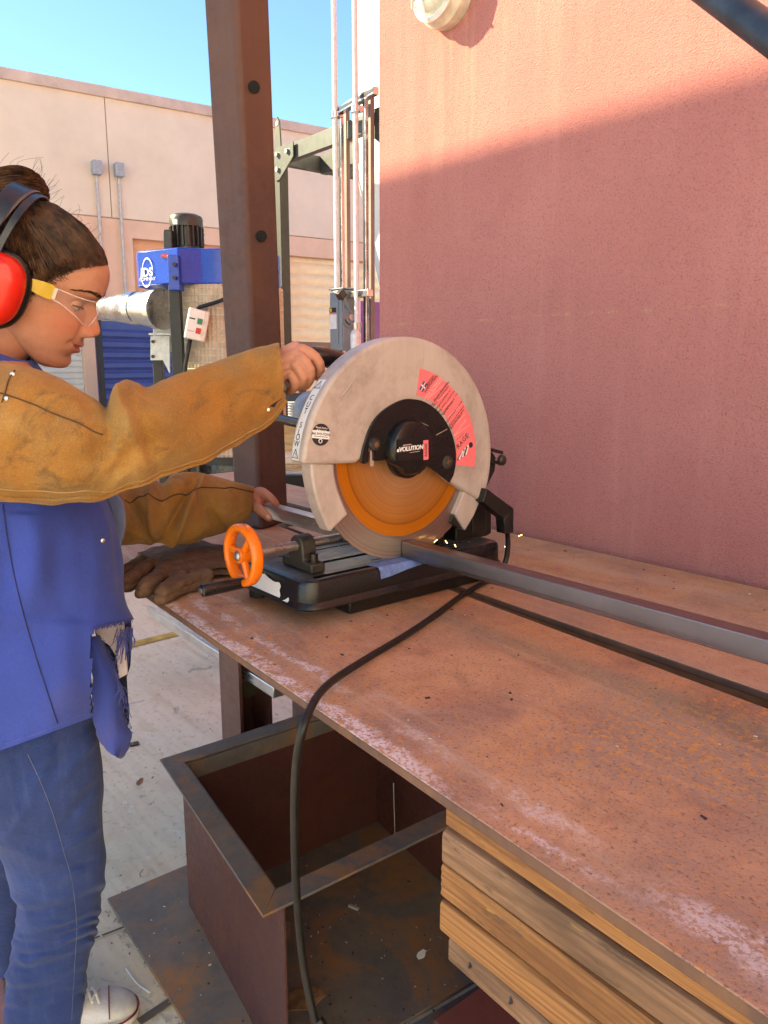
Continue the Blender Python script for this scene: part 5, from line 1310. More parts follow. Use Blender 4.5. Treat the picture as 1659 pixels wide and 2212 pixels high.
# glowing sparks falling from the cut
sm_ = MT("spark", .5); sm_.color((1, .5, .1)); sm_.b.inputs["Emission Color"].default_value = (1, .62, .22, 1); sm_.b.inputs["Emission Strength"].default_value = 3
mb = MB()
for px, py, dx_, dy_ in ((1081, 1130, 7, -1), (938, 1171, 5, -4), (962, 1168, 3, 4), (982, 1176, 2, 4), (1090, 1180, 7, 9), (1120, 1158, 6, -2)):
    a = sx(px, py, .02); b = sx(px + dx_ * 1.3, py + dy_ * 1.3, .02); mb.rtube([a, b], [.0004, .0003], 5, 1)
o = yard(mb.build("sparks", sm_.m)); tag(o, kind='stuff')
# ------------------------------------------------------------------ the operator
from mathutils.bvhtree import BVHTree
skin = mat_skin(); hairm = mat_hair(); suede = mat_suede()
shirtm = mat_cloth("blue_work_cloth", (.036, .062, .33), (.052, .086, .42), 900, .25, (.10, .085, .19))
denim = mat_cloth("denim", (.023, .043, .165), (.046, .082, .285), 1500, .65, None, (.13, .18, .38))
paled = mat_cloth("pale_denim", (.17, .21, .36), (.22, .27, .43), 1100, .3)
liningm = mat_cloth("pale_lining", (.55, .46, .50), (.62, .54, .58), 700, .2)
base_p = onz(40, 2190, 0)
per = thing("person", (base_p.x, base_p.y, 0), "person in blue work shirt, brown leather sleeves and jeans working the saw", "person", yard=False)

def interp(x, pts):
    xs = [p[0] for p in pts]; ys_ = [p[1] for p in pts]
    return np.interp(x, xs, ys_)
def sinterp(x, pts):
    """smooth interpolation of a profile given as (x, value)"""
    p = sorted(pts); xs = np.array([q[0] for q in p]); ys_ = np.array([q[1] for q in p])
    m = np.gradient(ys_, xs); x = np.clip(x, xs[0], xs[-1]); i = np.clip(np.searchsorted(xs, x) - 1, 0, len(xs) - 2)
    h = xs[i + 1] - xs[i]; t = (x - xs[i]) / h
    return (2 * t**3 - 3 * t**2 + 1) * ys_[i] + (t**3 - 2 * t**2 + t) * h * m[i] + (-2 * t**3 + 3 * t**2) * ys_[i + 1] + (t**3 - t**2) * h * m[i + 1]
def gs(y, z, y0, z0, sy_, sz_): return np.exp(-((y - y0) / sy_) ** 2 - ((z - z0) / sz_) ** 2)

# ---- head
HS = .9759; HO = Vector((-.5333, 1.1894, 1.5238))
HM = Matrix.Translation(HO) @ Matrix.Rotation(.2674, 4, 'Z') @ Matrix.Rotation(.4213, 4, 'Y') @ Matrix.Rotation(.1747, 4, 'X') @ Matrix.Scale(HS, 4)
HMi = HM.inverted()
Fp = [(-.1045, .070), (-.100, .084), (-.090, .0930), (-.082, .0942), (-.075, .0945), (-.068, .0968), (-.063, .0985), (-.0575, .1000), (-.052, .1015), (-.045, .1028), (-.038, .1030), (-.03, .1015), (-.02, .0990), (-.01, .0970), (0, .0965), (.012, .0975), (.022, .1010), (.035, .1080), (.045, .1088), (.06, .1070), (.075, .1015), (.09, .0895), (.105, .068), (.118, .042), (.126, .018), (.130, .002)]
Bp = [(-.1045, .050), (-.095, .032), (-.085, .014), (-.075, -.004), (-.065, -.022), (-.055, -.045), (-.03, -.070), (0, -.086), (.03, -.092), (.06, -.088), (.09, -.072), (.11, -.045), (.125, -.014), (.130, 0)]
Wp = [(-.1045, .014), (-.098, .025), (-.09, .033), (-.08, .041), (-.07, .048), (-.055, .055), (-.04, .059), (-.02, .0645), (0, .0685), (.02, .0715), (.04, .0735), (.06, .073), (.08, .067), (.095, .058), (.11, .044), (.12, .028), (.127, .012), (.130, .002)]
nz, na = 150, 180
tt = np.linspace(0, 1, nz); zz = -.1045 + (.2345) * (tt - .08 * np.sin(2 * np.pi * tt) / (2 * np.pi))
aa = np.linspace(-np.pi, np.pi, na, endpoint=False); aa = aa - .45 * np.sin(aa)          # denser at the front
Z, A_ = np.meshgrid(zz, aa, indexing='ij')
f_ = sinterp(Z, Fp); b_ = sinterp(Z, Bp); w_h = sinterp(Z, Wp); c_h = .36 * f_ + .64 * b_
ca, sa = np.cos(A_), np.sin(A_)
X = np.where(ca > 0, c_h + (f_ - c_h) * np.abs(ca) ** .84, c_h - (c_h - b_) * np.abs(ca) ** .95)
Yh = w_h * np.sign(sa) * np.abs(sa) ** .92
fr_ = np.clip(ca * 1.6, 0, 1) ** .7
nh = sinterp(Z, [(-.06, 0), (-.0435, 0), (-.0395, .0015), (-.035, .0115), (-.029, .0190), (-.023, .0220), (-.016, .0205), (-.008, .0165), (0, .0122), (.010, .0070), (.020, .0026), (.03, .0005), (.04, 0)])
nw = interp(Z, [(-.04, .0140), (-.028, .0145), (-.018, .0120), (0, .0078), (.02, .0085)])
D_ = nh * np.exp(-(np.abs(Yh) / nw) ** 2.0)
ay_ = np.abs(Yh)
D_ += .0090 * gs(ay_, Z, .0150, -.0300, .0058, .0072) - .006 * gs(ay_, Z, .0080, -.0375, .0042, .0028)
D_ -= .0065 * gs(ay_, Z, .0310, .0085, .0170, .0120) + .0055 * gs(ay_, Z, .0150, .0100, .0065, .008)
D_ += .0040 * gs(ay_, Z, .030, .0290, .020, .0070) + .0045 * gs(ay_, Z, .040, -.020, .017, .016)
D_ += .0030 * gs(Yh, Z, 0, -.0900, .015, .012)
ml = -.0585 + .0100 * np.clip(ay_ / .029, 0, 1.2) ** 2                                    # mouth line, corners lifted
D_ -= .0026 * gs(ay_, Z, 0, -.0750, .017, .0050)
D_ += .0052 * np.exp(-((Z - ml - .0052) / .0040) ** 2 - (ay_ / .019) ** 2) + .0062 * np.exp(-((Z - ml + .0062) / .0042) ** 2 - (ay_ / .016) ** 2)
D_ -= .0042 * np.exp(-((Z - ml) / .0013) ** 2 - (ay_ / .0260) ** 4)
D_ -= .0030 * gs(ay_, Z, .0300, -.0510, .0045, .006) + .0018 * gs(ay_, Z, .026, -.034, .004, .012)
D_ -= .0012 * np.exp(-((Z + .044) / .005) ** 2 - (ay_ / .0035) ** 2)
X = X + D_ * fr_
lipm = np.clip(1.5 * np.exp(-((Z - ml - .0035) / .0046) ** 4 - (ay_ / .0240) ** 4) + 1.5 * np.exp(-((Z - ml + .0055) / .0058) ** 4 - (ay_ / .0215) ** 4), 0, 1) * (fr_ > .3)
flush = np.clip(.85 * gs(ay_, Z, .042, -.026, .020, .020) + .7 * gs(Yh, Z, 0, -.024, .015, .010) + .30 * gs(ay_, Z, .03, .020, .016, .006) + .25 * gs(Yh, Z, 0, -.092, .015, .012), 0, 1) * fr_
def hairz(x): return interp(x, [(-.10, -.050), (-.06, -.055), (-.02, -.045), (.012, -.025), (.026, .004), (.038, .028), (.050, .042), (.062, .054), (.074, .064), (.086, .073), (.100, .081), (.110, .085)])
HN = np.where(X > .075, .25, 1.0) * np.array([[mnoise.noise(Vector((X[j, i] * 70, Yh[j, i] * 70, Z[j, i] * 70))) for i in range(na)] for j in range(nz)])
scal = np.clip((Z - hairz(X) - .008 * np.clip(Yh / .03, 0, 1) + .007 * HN) / .010, 0, 1)
Zr = Z.copy(); Z = np.where(Z > .06, .06 + (Z - .06) * .87, Z)
hv = np.stack([X, Yh, Z], -1).reshape(-1, 3); scal_t = np.clip((Z - hairz(X) - .008 * np.clip(Yh / .03, 0, 1) + .007 + .010 * HN) / .018, 0, 1)
ht = np.stack([lipm, flush, scal_t], -1).reshape(-1, 3)
hf = []
for j in range(nz - 1):
    for i in range(na):
        hf.append((j * na + i, j * na + (i + 1) % na, (j + 1) * na + (i + 1) % na, (j + 1) * na + i))
hf += [tuple(range(na))[::-1], tuple(range((nz - 1) * na, nz * na))]
# eyelids as thin shells over the eyeballs
ev, ef = [], []; EC = [(.0735, s * .0300, .0070) for s in (-1, 1)]; ER = .0124
def shell(c, e0, e1, r):
    k = len(hv) + len(ev); n, m = 18, 8
    for j in range(m):
        el = R(e0 + (e1 - e0) * j / (m - 1))
        for i in range(n):
            az = R(-88 + 176 * i / (n - 1)); bend = math.cos(az)
            el2 = el * (bend if abs(e0) < 60 and j == 0 else 1) if j == 0 else el
            ev.append((c[0] + r * math.cos(el2) * math.cos(az), c[1] + r * 1.05 * math.cos(el2) * math.sin(az), c[2] + r * math.sin(el2)))
    for j in range(m - 1):
        for i in range(n - 1): ef.append((k + j * n + i, k + j * n + i + 1, k + (j + 1) * n + i + 1, k + (j + 1) * n + i))
for c in EC: shell(c, 2, 88, ER * 1.05); shell(c, -30, -88, ER * 1.045)
nh_ = len(hv)
head_verts = np.vstack([hv, np.array(ev)]); head_faces = hf + ef
head_tint = np.vstack([ht, np.tile([0, .12, 0], (len(ev), 1))])
headW = [HM @ Vector(v) for v in head_verts]

# ---- hands (each a union of tapered fingers and palm, remeshed to one skin)
def P3(l): return [at(*q) for q in l]
hand = MB()
pm_ = .000764
def finger(l, rr, n=10): hand.rtube(sp3(P3(l), n), list(np.interp(np.linspace(0, 1, n), np.linspace(0, 1, len(rr)), rr)), 12)
# right hand over the handle
finger([(626, 756, 1.268), (650, 755, 1.262), (677, 768, 1.262), (691, 790, 1.268), (690, 806, 1.276), (686, 814, 1.284)], [.0100, .0098, .0094, .0088, .0080, .0070])
finger([(630, 768, 1.257), (648, 772, 1.250), (667, 794, 1.248), (670, 814, 1.256), (664, 828, 1.266), (657, 835, 1.276)], [.0102, .0100, .0094, .0088, .0080, .0070])
finger([(626, 785, 1.252), (640, 790, 1.245), (654, 812, 1.246), (653, 826, 1.255), (643, 836, 1.266)], [.0100, .0096, .0088, .0080, .0068])
finger([(618, 802, 1.252), (630, 812, 1.247), (637, 830, 1.250), (632, 842, 1.260), (623, 846, 1.270)], [.0090, .0084, .0076, .0070, .0060])
for a, b, r in (((575, 800, 1.262), (636, 752, 1.266), .0115), ((575, 806, 1.258), (640, 767, 1.256), .0125), ((575, 815, 1.256), (634, 786, 1.252), .0125), ((575, 822, 1.256), (624, 805, 1.252), .0115)):
    hand.rtube(sp3([at(*a), (at(*a) + at(*b)) / 2 - Vector((0, .004, -.003)), at(*b)], 8), [r * 1.25, r * 1.25, r * 1.2, r * 1.15, r * 1.1, r * 1.02, r, r * .95], 12)
hand.rtube(sp3(P3([(590, 815, 1.29), (622, 806, 1.315), (655, 796, 1.325), (680, 790, 1.325)]), 8), [.016, .0145, .013, .0115, .011, .010, .0095, .0085], 12)
hand.rtube(P3([(480, 880, 1.17), (590, 806, 1.262)]), [.034, .026], 16)
me_r = remesh_mesh(hand, .0016, 3)
# left hand on the tube
hand = MB()
tb = lambda px, py, z: onz(px, py, z)
finger([(552, 1066, 1.665), (564, 1062, 1.660), (578, 1070, 1.652), (590, 1081, 1.648), (597, 1089, 1.652)], [.0115, .0108, .0095, .0086, .0072])
finger([(548, 1090, 1.640), (558, 1098, 1.628), (570, 1109, 1.620), (581, 1119, 1.622)], [.0130, .0112, .0100, .0085])
finger([(552, 1072, 1.70), (570, 1076, 1.71), (590, 1092, 1.71), (598, 1106, 1.70)], [.0115, .0105, .0095, .0080])
finger([(552, 1080, 1.715), (570, 1090, 1.73), (588, 1108, 1.725)], [.011, .010, .008])
for a, b, r in (((515, 1082, 1.645), (556, 1070, 1.662), .0165), ((515, 1088, 1.645), (552, 1088, 1.645), .0165), ((515, 1088, 1.66), (556, 1080, 1.70), .016)):
    hand.rtube(P3([a, b]), [r * 1.2, r], 12)
hand.rtube(P3([(420, 1100, 1.56), (520, 1083, 1.645)]), [.036, .025], 16)
me_l = remesh_mesh(hand, .0017, 3)

# ---- one body mesh
bv = list(headW); bf = list(head_faces); tint = [tuple(t_) for t_ in head_tint]
def addmesh(vs, fs, tn=(0, .25, 0)):
    k = len(bv); bv.extend(Vector(v) for v in vs); bf.extend(tuple(i + k for i in f) for f in fs); tint.extend([tn] * len(vs))
for me in (me_r, me_l): addmesh([v.co for v in me.vertices], [tuple(p.vertices) for p in me.polygons])
nk = MB(); NB = at(-14, 905, 1.165)
nk.tube(sp3([HM @ Vector((.000, 0, -.02)), HM @ Vector((-.006, 0, -.075)), HM @ Vector((-.022, 0, -.12)), NB, NB - Vector((.02, 0, .1))], 24), list(np.interp(np.linspace(0, 1, 24), [0, .3, .6, 1], [.040, .050, .054, .075])), 32)
# trunk, arms and legs run on inside the clothes
SHR, SHL, PEL = at(-90, 870, 1.04), at(-70, 850, 1.36), at(20, 1560, 1.25)
nk.rtube([NB, (NB + PEL) / 2, PEL], [.10, .09, .10], 16)
nk.rtube(sp3([NB, SHR, at(250, 960, 1.075), at(480, 880, 1.17)], 16), list(np.linspace(.06, .032, 16)), 14)
nk.rtube(sp3([NB, SHL, at(255, 1105, 1.46), at(420, 1100, 1.56)], 16), list(np.linspace(.06, .034, 16)), 14)
nk.rtube(sp3([PEL, at(105, 1800, 1.29), at(118, 2000, 1.345), at(100, 2200, 1.39)], 16), list(np.linspace(.06, .022, 16)), 14)
nk.rtube(sp3([PEL, at(10, 1800, 1.42), at(22, 2000, 1.56), at(40, 2180, 1.64)], 16), list(np.linspace(.06, .022, 16)), 14)
addmesh(nk.v, nk.f, (0, .1, 0))
body = mobj("body", bv, bf, skin, per, ang=180)
at_ = body.data.color_attributes.new("tint", 'FLOAT_COLOR', 'POINT')
buf = np.ones((len(tint), 4), np.float32); buf[:, :3] = np.array(tint, np.float32); at_.data.foreach_set("color", buf.reshape(-1))
# nails
def nail(px, py, D, n_, u_, w, l):
    c = at(px, py, D); M_ = frame(c, u_, n_); mb = MB(); mb.ball((0, 0, 0), (l, .0012, w), 14, 8, None); mb.v = [M_ @ v for v in mb.v]
    mb.build("fingernail", flat("nail", (.62, .36, .30), .3, var=.03), body)
nail(580, 1117, 1.6125, Vector((.1, -1, .35)), at(584, 1123, 1.62) - at(570, 1109, 1.62), .0048, .0065)
# eyes, brows, lashes
for c in EC:
    mb = MB(); mb.ball((0, 0, 0), ER, 24, 16); mb.v = [HM @ (v + Vector(c)) for v in mb.v]; eb = mb.build("eyeball", flat("eye_white", (.62, .56, .52), .2), body)
    gd = Vector((math.cos(R(-10)), .10, math.sin(R(-10)))).normalized()
    mb = MB(); mb.lathe([(.0058, ER * .90), (.0052, ER * .965), (.003, ER * 1.003), (.001, ER * 1.01)], c, gd, 24); mb.v = [HM @ v for v in mb.v]; mb.build("iris", flat("iris_brown", (.035, .016, .008), .12), eb)
    l = MB(); pts = []
    for az in np.linspace(-80, 80, 15):
        a = R(az); el = R(2) * math.cos(a); pts.append((c[0] + ER * 1.085 * math.cos(el) * math.cos(a), c[1] + ER * 1.13 * math.cos(el) * math.sin(a), c[2] + ER * 1.085 * math.sin(el)))
    l.tube(pts, .0011, 5)
    for k in range(26):
        az = -78 + 156 * k / 25; a = R(az); el = R(2) * math.cos(a); p = Vector((c[0] + ER * 1.085 * math.cos(el) * math.cos(a), c[1] + ER * 1.13 * math.cos(el) * math.sin(a), c[2] + ER * 1.085 * math.sin(el)))
        d = Vector((math.cos(a), math.sin(a) * 1.1, -.55)).normalized(); l.tube([p, p + d * .0035, p + d * .0062 + Vector((0, 0, .0012))], [.00032, .00025, .0001], 4)
    l.v = [HM @ v for v in l.v]; l.build("eyelashes", hairm, body)
tree = BVHTree.FromPolygons([Vector(v) for v in hv], hf[:-2])
br = MB()
for s in (-1, 1):
    for k in range(150):
        u = random.random(); y = .014 + .040 * u; z = .0290 + .0065 * math.sin(u * 2.2) - .004 * max(0, u - .7) / .3 + random.gauss(0, .0016) * (1 - .5 * u)
        h, n, i_, d = tree.ray_cast(Vector((.18, s * y, z)), Vector((-1, 0, 0)))
        if h is None: continue
        e = Vector((-.25, s * .9, .45 - .75 * u)).normalized(); e = (e - n * e.dot(n)).normalized()
        q = h + n * .0006; br.tube([q, q + e * .004 + n * .0007, q + e * .008 + n * .0003], [.00036, .00033, .00012], 3)
br.v = [HM @ v for v in br.v]; eyb = br.build("eyebrow_hairs", hairm, body); eyb["kind"] = "stuff"

# ---- hair: combed back into a bun
hc = Vector((-.008, 0, .03))
BW = at(40, 416, 1.21); BL = HMi @ BW
cap = MB(); G = []
for j in range(nz):
    row = []
    for i in range(na):
        v = Vector(hv[j * na + i]); s = float(scal[j, i]); n = (v - hc).normalized(); row.append((v, n, s))
    G.append(row)
idx = {}; cv_, cf_ = [], []
for j in range(nz):
    for i in range(na):
        v, n, s = G[j][i]
        if s > 0:
            idx[(j, i)] = len(cv_); lump = .0016 * mnoise.noise(v * 55) + .0010 * mnoise.noise(Vector((v.x * 20, v.y * 160, v.z * 40)))
            cv_.append(v + n * (.0002 + .0046 * min(1, max(0, (v.z - float(hairz(v.x))) / .03)) + lump * s))
for j in range(nz - 1):
    for i in range(na):
        q = [(j, i), (j, (i + 1) % na), (j + 1, (i + 1) % na), (j + 1, i)]
        if all(x in idx for x in q): cf_.append(tuple(idx[x] for x in q))
captree = BVHTree.FromPolygons(cv_, cf_)
hs = MB(); hs.add(cv_, cf_)
roots = [k for k, v in enumerate(cv_)]
bd = (BL - hc).normalized()
def strand(root, rad, off, npt=11, stop=1.0):
    d0 = (root - hc).normalized(); ang = d0.angle(bd); pts = []
    ax = d0.cross(bd)
    if ax.length < 1e-4: return
    ax.normalize(); wob = random.uniform(-.10, .10)
    bow = .55 * max(0, min(1, (root.x - .0) / .06)) * min(1, abs(root.y) / .025)
    if bow > 0:
        tst = Matrix.Rotation(.2, 3, bd) @ d0; wob += bow if tst.x < d0.x else -bow
    for t in np.linspace(0, stop, npt):
        d = Matrix.Rotation(ang * t, 3, ax) @ d0; d = (Matrix.Rotation(wob * math.sin(t * math.pi), 3, bd) @ d)
        h, n, i_, dist = captree.ray_cast(hc, d)
        if h is None:
            if len(pts) < 5: return
            break
        pts.append(h + d * (off * math.sin(min(1, t * 2.2 + .15) * math.pi / 2)))
    hs.tube(pts, [rad * (.35 + .65 * math.sin(math.pi * min(1, .12 + t))) for t in np.linspace(0, .75, len(pts))], 3)
for k in range(2100):
    v = cv_[random.choice(roots)]
    if random.random() < .55:                                       # favour the hairline and the camera side
        v = min((cv_[random.choice(roots)] for _ in range(6)), key=lambda p: p.z - float(hairz(p.x)) + .02 * (p.y > 0))
    if v.y > .03 and random.random() < .6: continue
    strand(Vector(v), random.uniform(.0004, .0009), random.uniform(.0, .0036))
for k in range(75):                                                 # flyaways along the hairline and crown
    v = Vector(min((cv_[random.choice(roots)] for _ in range(5)), key=lambda p: p.z - float(hairz(p.x)) + .05 * (p.y > 0)) if random.random() < .6 else cv_[random.choice(roots)])
    if v.z < -.01 or v.x > .070: continue
    n = (v - hc).normalized(); d = (n * random.uniform(.3, 1.0) + Vector((random.uniform(-1, .5), random.uniform(-.6, .4), random.uniform(.0, .9)))).normalized(); L = random.uniform(.008, .026)
    s2 = n.cross(d).normalized(); cu = random.uniform(-.6, .6)
    hs.tube([v + d * (L * t) + s2 * (cu * L * t * t) + n * (.3 * L * math.sin(t * 3)) for t in np.linspace(0, 1, 7)], [.00022] * 7, 3)
for k in range(420):                                                 # soft short hairs along the whole hairline
    x = random.uniform(.014, .066); zl = float(hairz(x)) - random.uniform(-.006, .003)
    if x > .07: h, n, i_, d = tree.ray_cast(Vector((.2, random.uniform(-.05, .03), zl)), Vector((-1, 0, 0)))
    else: h, n, i_, d = tree.ray_cast(Vector((x, -.2, zl)), Vector((0, 1, 0)))
    if h is None: continue
    d = (BL - h).normalized(); d = (d - n * d.dot(n) + Vector((random.gauss(0, .2), random.gauss(0, .1), random.gauss(0, .2)))).normalized(); L = random.uniform(.010, .022)
    hs.tube([h + n * (.0006 + .0015 * t - 6.0 * (L * t) ** 2) + d * (L * t) for t in np.linspace(0, 1, 5)], [.00016, .0002, .00028, .0003, .0002], 3)
for k in range(70):                                                  # fine hairs before the ear and at the temple
    x = random.uniform(.018, .062); y = -1
    h, n, i_, d = tree.ray_cast(Vector((x, -.2, float(hairz(x)) - random.uniform(0, .012))), Vector((0, 1, 0)))
    if h is None: continue
    d = Vector((-.8, -.1, random.uniform(-.2, .9))).normalized(); L = random.uniform(.01, .025)
    hs.tube([h + n * .001 + d * (L * t) + n * (.0012 * math.sin(t * 3)) for t in np.linspace(0, 1, 5)], [.0003] * 5, 3)
hs.v = [HM @ v for v in hs.v]; hs.build("hair", hairm, per, fix=False)
bun = MB(); br_ = .039
bax = (HM.to_3x3() @ bd).normalized()
bun.ball(BW, (br_, br_ * 1.0, br_ * .86), 32, 20)
bu = bax.orthogonal().normalized(); bw2 = bax.cross(bu)
for k in range(420):
    a0 = random.uniform(0, 6.28); lat = random.uniform(-.9, 1.1); rr = random.uniform(1.0, 1.10); ln = random.uniform(.8, 2.2); tw = random.uniform(-.25, .45)
    pts = []
    for t in np.linspace(0, 1, 9):
        a = a0 + ln * t; la = lat + tw * t
        d = (bu * math.cos(a) + bw2 * math.sin(a)) * math.cos(la) + bax * math.sin(la); pts.append(BW + Vector((d.x, d.y, d.z * .88)) * (br_ * rr))
    bun.tube(pts, [.0009] * 9, 3)
for k in range(40):
    d = Vector((random.gauss(0, 1), random.gauss(0, 1), random.gauss(0, 1))).normalized(); e = d.orthogonal(); L = random.uniform(.01, .03)
    bun.tube([BW + d * (br_ * .98 + L * t * .6) + e * (L * t * t) for t in np.linspace(0, 1, 5)], [.00022] * 5, 3)
bun.build("hair_bun", hairm, per, fix=False)

# ---- clothes: lofts through measured outlines
def proj(p):
    v = p - EYE; z = v.dot(FW); return IW / 2 + FPX * v.dot(RT) / z, IH / 2 - FPX * v.dot(UP) / z
def cloth(name, rows, n, m, mat, parent, disp=None, powr=1.0, ends=(False, False), keep=None):
    """rows: (xa, ya, xb, yb, D, depth) outline pairs; returns object and surface function"""
    Rw = spline(rows, m); G = []; pts = []
    for j, (xa, ya, xb, yb, D, dep) in enumerate(Rw):
        a, b = at(xa, ya, D), at(xb, yb, D); c = (a + b) / 2; h = (b - a) / 2; vd = (c - EYE).normalized(); vd = (vd - h.normalized() * vd.dot(h.normalized())).normalized()
        row = []
        for i in range(n):
            q = 2 * math.pi * i / n; cs, sn = math.cos(q), math.sin(q)
            cs2 = math.copysign(abs(cs) ** powr, cs); sn2 = math.copysign(abs(sn) ** powr, sn)
            p = c + h * cs2 - vd * (dep * sn2); nn = (h.normalized() * cs * dep - vd * sn * h.length).normalized()
            if disp: p = p + nn * disp(j / (m - 1), cs, sn, p)
            row.append(p)
        G.append(row)
    mb = MB(); mb.grid(G, True)
    if keep: mb.f = [f for f in mb.f if keep(*proj((mb.v[f[0]] + mb.v[f[2]]) / 2))]
    if ends[0]: mb.f.append(tuple(range(n)))
    if ends[1]: mb.f.append(tuple(range((m - 1) * n, m * n)))
    o = mb.build(name, mat, parent, ang=180)
    return o, G
def wr(p, s, a): return a * mnoise.noise(p * s)
def ridge(x, x0, w): return math.exp(-((x - x0) / w) ** 2)

# right leather sleeve (near arm)
rs_ = [(-170, 790, -170, 1085, 1.05, .085), (-80, 782, -80, 1082, 1.05, .085), (10, 787, 10, 1078, 1.055, .084), (65, 791, 75, 1080, 1.06, .082), (110, 803, 120, 1081, 1.062, .080), (160, 830, 188, 1079, 1.065, .076), (196, 853, 217, 1075, 1.07, .070), (222, 864, 245, 1066, 1.075, .068), (240, 842, 268, 1057, 1.08, .074), (266, 818, 300, 1047, 1.088, .074), (296, 826, 335, 1036, 1.10, .068), (326, 838, 365, 1026, 1.11, .066), (400, 808, 440, 997, 1.145, .062), (478, 778, 515, 953, 1.185, .058), (550, 752, 576, 917, 1.22, .054), (588, 743, 606, 884, 1.238, .050), (603, 741, 618, 866, 1.246, .047)]
def d_rs(t, c, s, p):
    k = wr(p, 12, .0075) + wr(p, 27, .0032) + wr(p, 70, .0008)
    k += .0035 * math.sin(9 * c + 14 * t + 4 * mnoise.noise(p * 9)) * max(0, s) * (.3 + .7 * ridge(t, .5, .25))
    # folds radiating from the elbow crook on the camera side
    k += .012 * ridge(t, .52, .035) * max(0, s) * max(0, -c) ** .5 - .010 * ridge(t, .455, .03) * max(0, -c) - .006 * ridge(t, .475 + .07 * (c + 1), .025) * max(0, s)
    k += .007 * ridge(t, .56 + .05 * c, .03) * max(0, s) - .005 * ridge(t, .62 + .05 * c, .025) * max(0, s)
    return k
slv, GR = cloth("leather_sleeve", rs_, 96, 150, suede, per, d_rs, .92)
# turned inside of the cuff
mb = MB(); last = GR[-1]; cen = sum(last, Vector()) / len(last); prev = sum(GR[-8], Vector()) / len(last)
mb.grid([last, [cen + (p - cen) * .93 for p in last], [prev + (q - prev) * .86 for q in GR[-8]]], True); mb.build("cuff_lining", flat("dark_lining", (.10, .055, .03), .9), slv, ang=180)
def seam(G, pick, r, name, mat, par, off=.0008):
    pts = []
    for j, row in enumerate(G):
        i = pick(j / (len(G) - 1))
        if i is None: continue
        n = len(row); f = i % n; a = row[int(f)]; b = row[(int(f) + 1) % n]; p = a.lerp(b, f - int(f)); c = sum(row, Vector()) / n
        pts.append(p + (p - c).normalized() * off)
    mb = MB(); mb.tube(pts, r, 6); return mb.build(name, mat, par)
seam(GR, lambda t: 96 * (interp(t, [(0, .10), (.3, .09), (.5, .05), (1, .055)])), .0030, "sleeve_seam", suede, slv, .0012)
seam(GR, lambda t: 96 * (interp(t, [(0, .13), (.3, .12), (.5, .08), (1, .085)])), .0008, "stitching", flat("tan_thread", (.36, .22, .09), .8), slv, .0006)
seam(GR, lambda t: 96 * (.40 - .10 * math.sin(t / .42 * math.pi / 2)) if t < .42 else None, .0012, "stitching", flat("dark_seam", (.10, .05, .02), .9), slv, .0004)
# patch seam with rivets at the shoulder
def near(G, px, py):
    best = None
    for row in G:
        for p in row:
            v = p - EYE; z = v.dot(FW); x = IW / 2 + FPX * v.dot(RT) / z; y = IH / 2 - FPX * v.dot(UP) / z
            e = (x - px) ** 2 + (y - py) ** 2 + (0 if True else 0)
            if best is None or e + z * 400 < best[0]: best = (e + z * 400, p)
    return best[1]
mb = MB(); mb.tube(sp3([near(GR, x, y) + Vector((0, -.0012, 0)) for x, y in ((8, 870), (12, 845), (18, 822), (30, 800))], 14), .0010, 5); mb.build("stitching", flat("dark_seam2", (.10, .05, .02), .9), slv)
rv = flat("nickel_rivet", (.70, .68, .66), .3, .9)
for px, py, r in ((29, 808, .0034), (12, 861, .0034), (578, 884, .0030)):
    p = near(GR, px, py); mb = MB(); mb.ball(p + Vector((0, -.0004, 0)), (r, r * .4, r), 14, 8); mb.build("rivet", rv, slv)
p = near(GR, 624, 838); mb = MB(); mb.ball(p, (.0045, .0022, .0065), 16, 10); mb.build("snap", flat("dark_snap", (.05, .035, .03), .3, .5), slv)
# torn slit at the cuff
mb = MB(); pts = [near(GR, x, y) + Vector((0, -.0012, .0)) for x, y in ((584, 878), (598, 868), (609, 862), (612, 869), (603, 876), (592, 880))]
mb.add(pts, [tuple(range(6))]); mb.build("cuff_slit", M['ink'], slv)

# left leather sleeve (far arm)
ls_ = [(170, 1040, 165, 1176, 1.40, .07), (225, 1048, 220, 1176, 1.43, .072), (262, 1052, 258, 1175, 1.455, .074), (300, 1046, 298, 1175, 1.475, .074), (325, 1040, 325, 1174, 1.49, .072), (350, 1040, 350, 1173, 1.505, .070), (378, 1027, 380, 1172, 1.525, .068), (412, 1021, 412, 1170, 1.545, .064), (450, 1025, 455, 1160, 1.575, .058), (490, 1036, 502, 1143, 1.605, .050), (530, 1047, 536, 1119, 1.635, .044), (549, 1051, 546, 1104, 1.648, .040)]
def d_ls(t, c, s, p):
    k = wr(p, 13, .0085) + wr(p, 30, .0032) + wr(p, 75, .0008)
    for x0, sl, a in ((.30, .10, -.024), (.36, .02, .014), (.55, -.12, -.026), (.61, -.10, .017), (.72, .08, -.015), (.80, -.05, .009)):
        k += a * ridge(t, x0 + sl * c, .028) * max(0, s)
    k -= .010 * ridge(t, .46, .035) * max(0, -c)
    return k
sl2, GL = cloth("leather_sleeve", ls_, 80, 110, suede, per, d_ls, .92)
seam(GL, lambda t: 80 * (.36 + .02 * math.sin(t * 9)) if t > .2 else None, .0013, "sleeve_seam", flat("dark_seam3", (.07, .035, .015), .9), sl2, .0004)
mb = MB(); last = GL[-1]; cen = sum(last, Vector()) / len(last); prev = sum(GL[-8], Vector()) / len(last)
mb.grid([last, [cen + (p - cen) * .92 for p in last], [prev + (q - prev) * .85 for q in GL[-8]]], True); mb.build("cuff_lining", M['castraw'], sl2, ang=180)

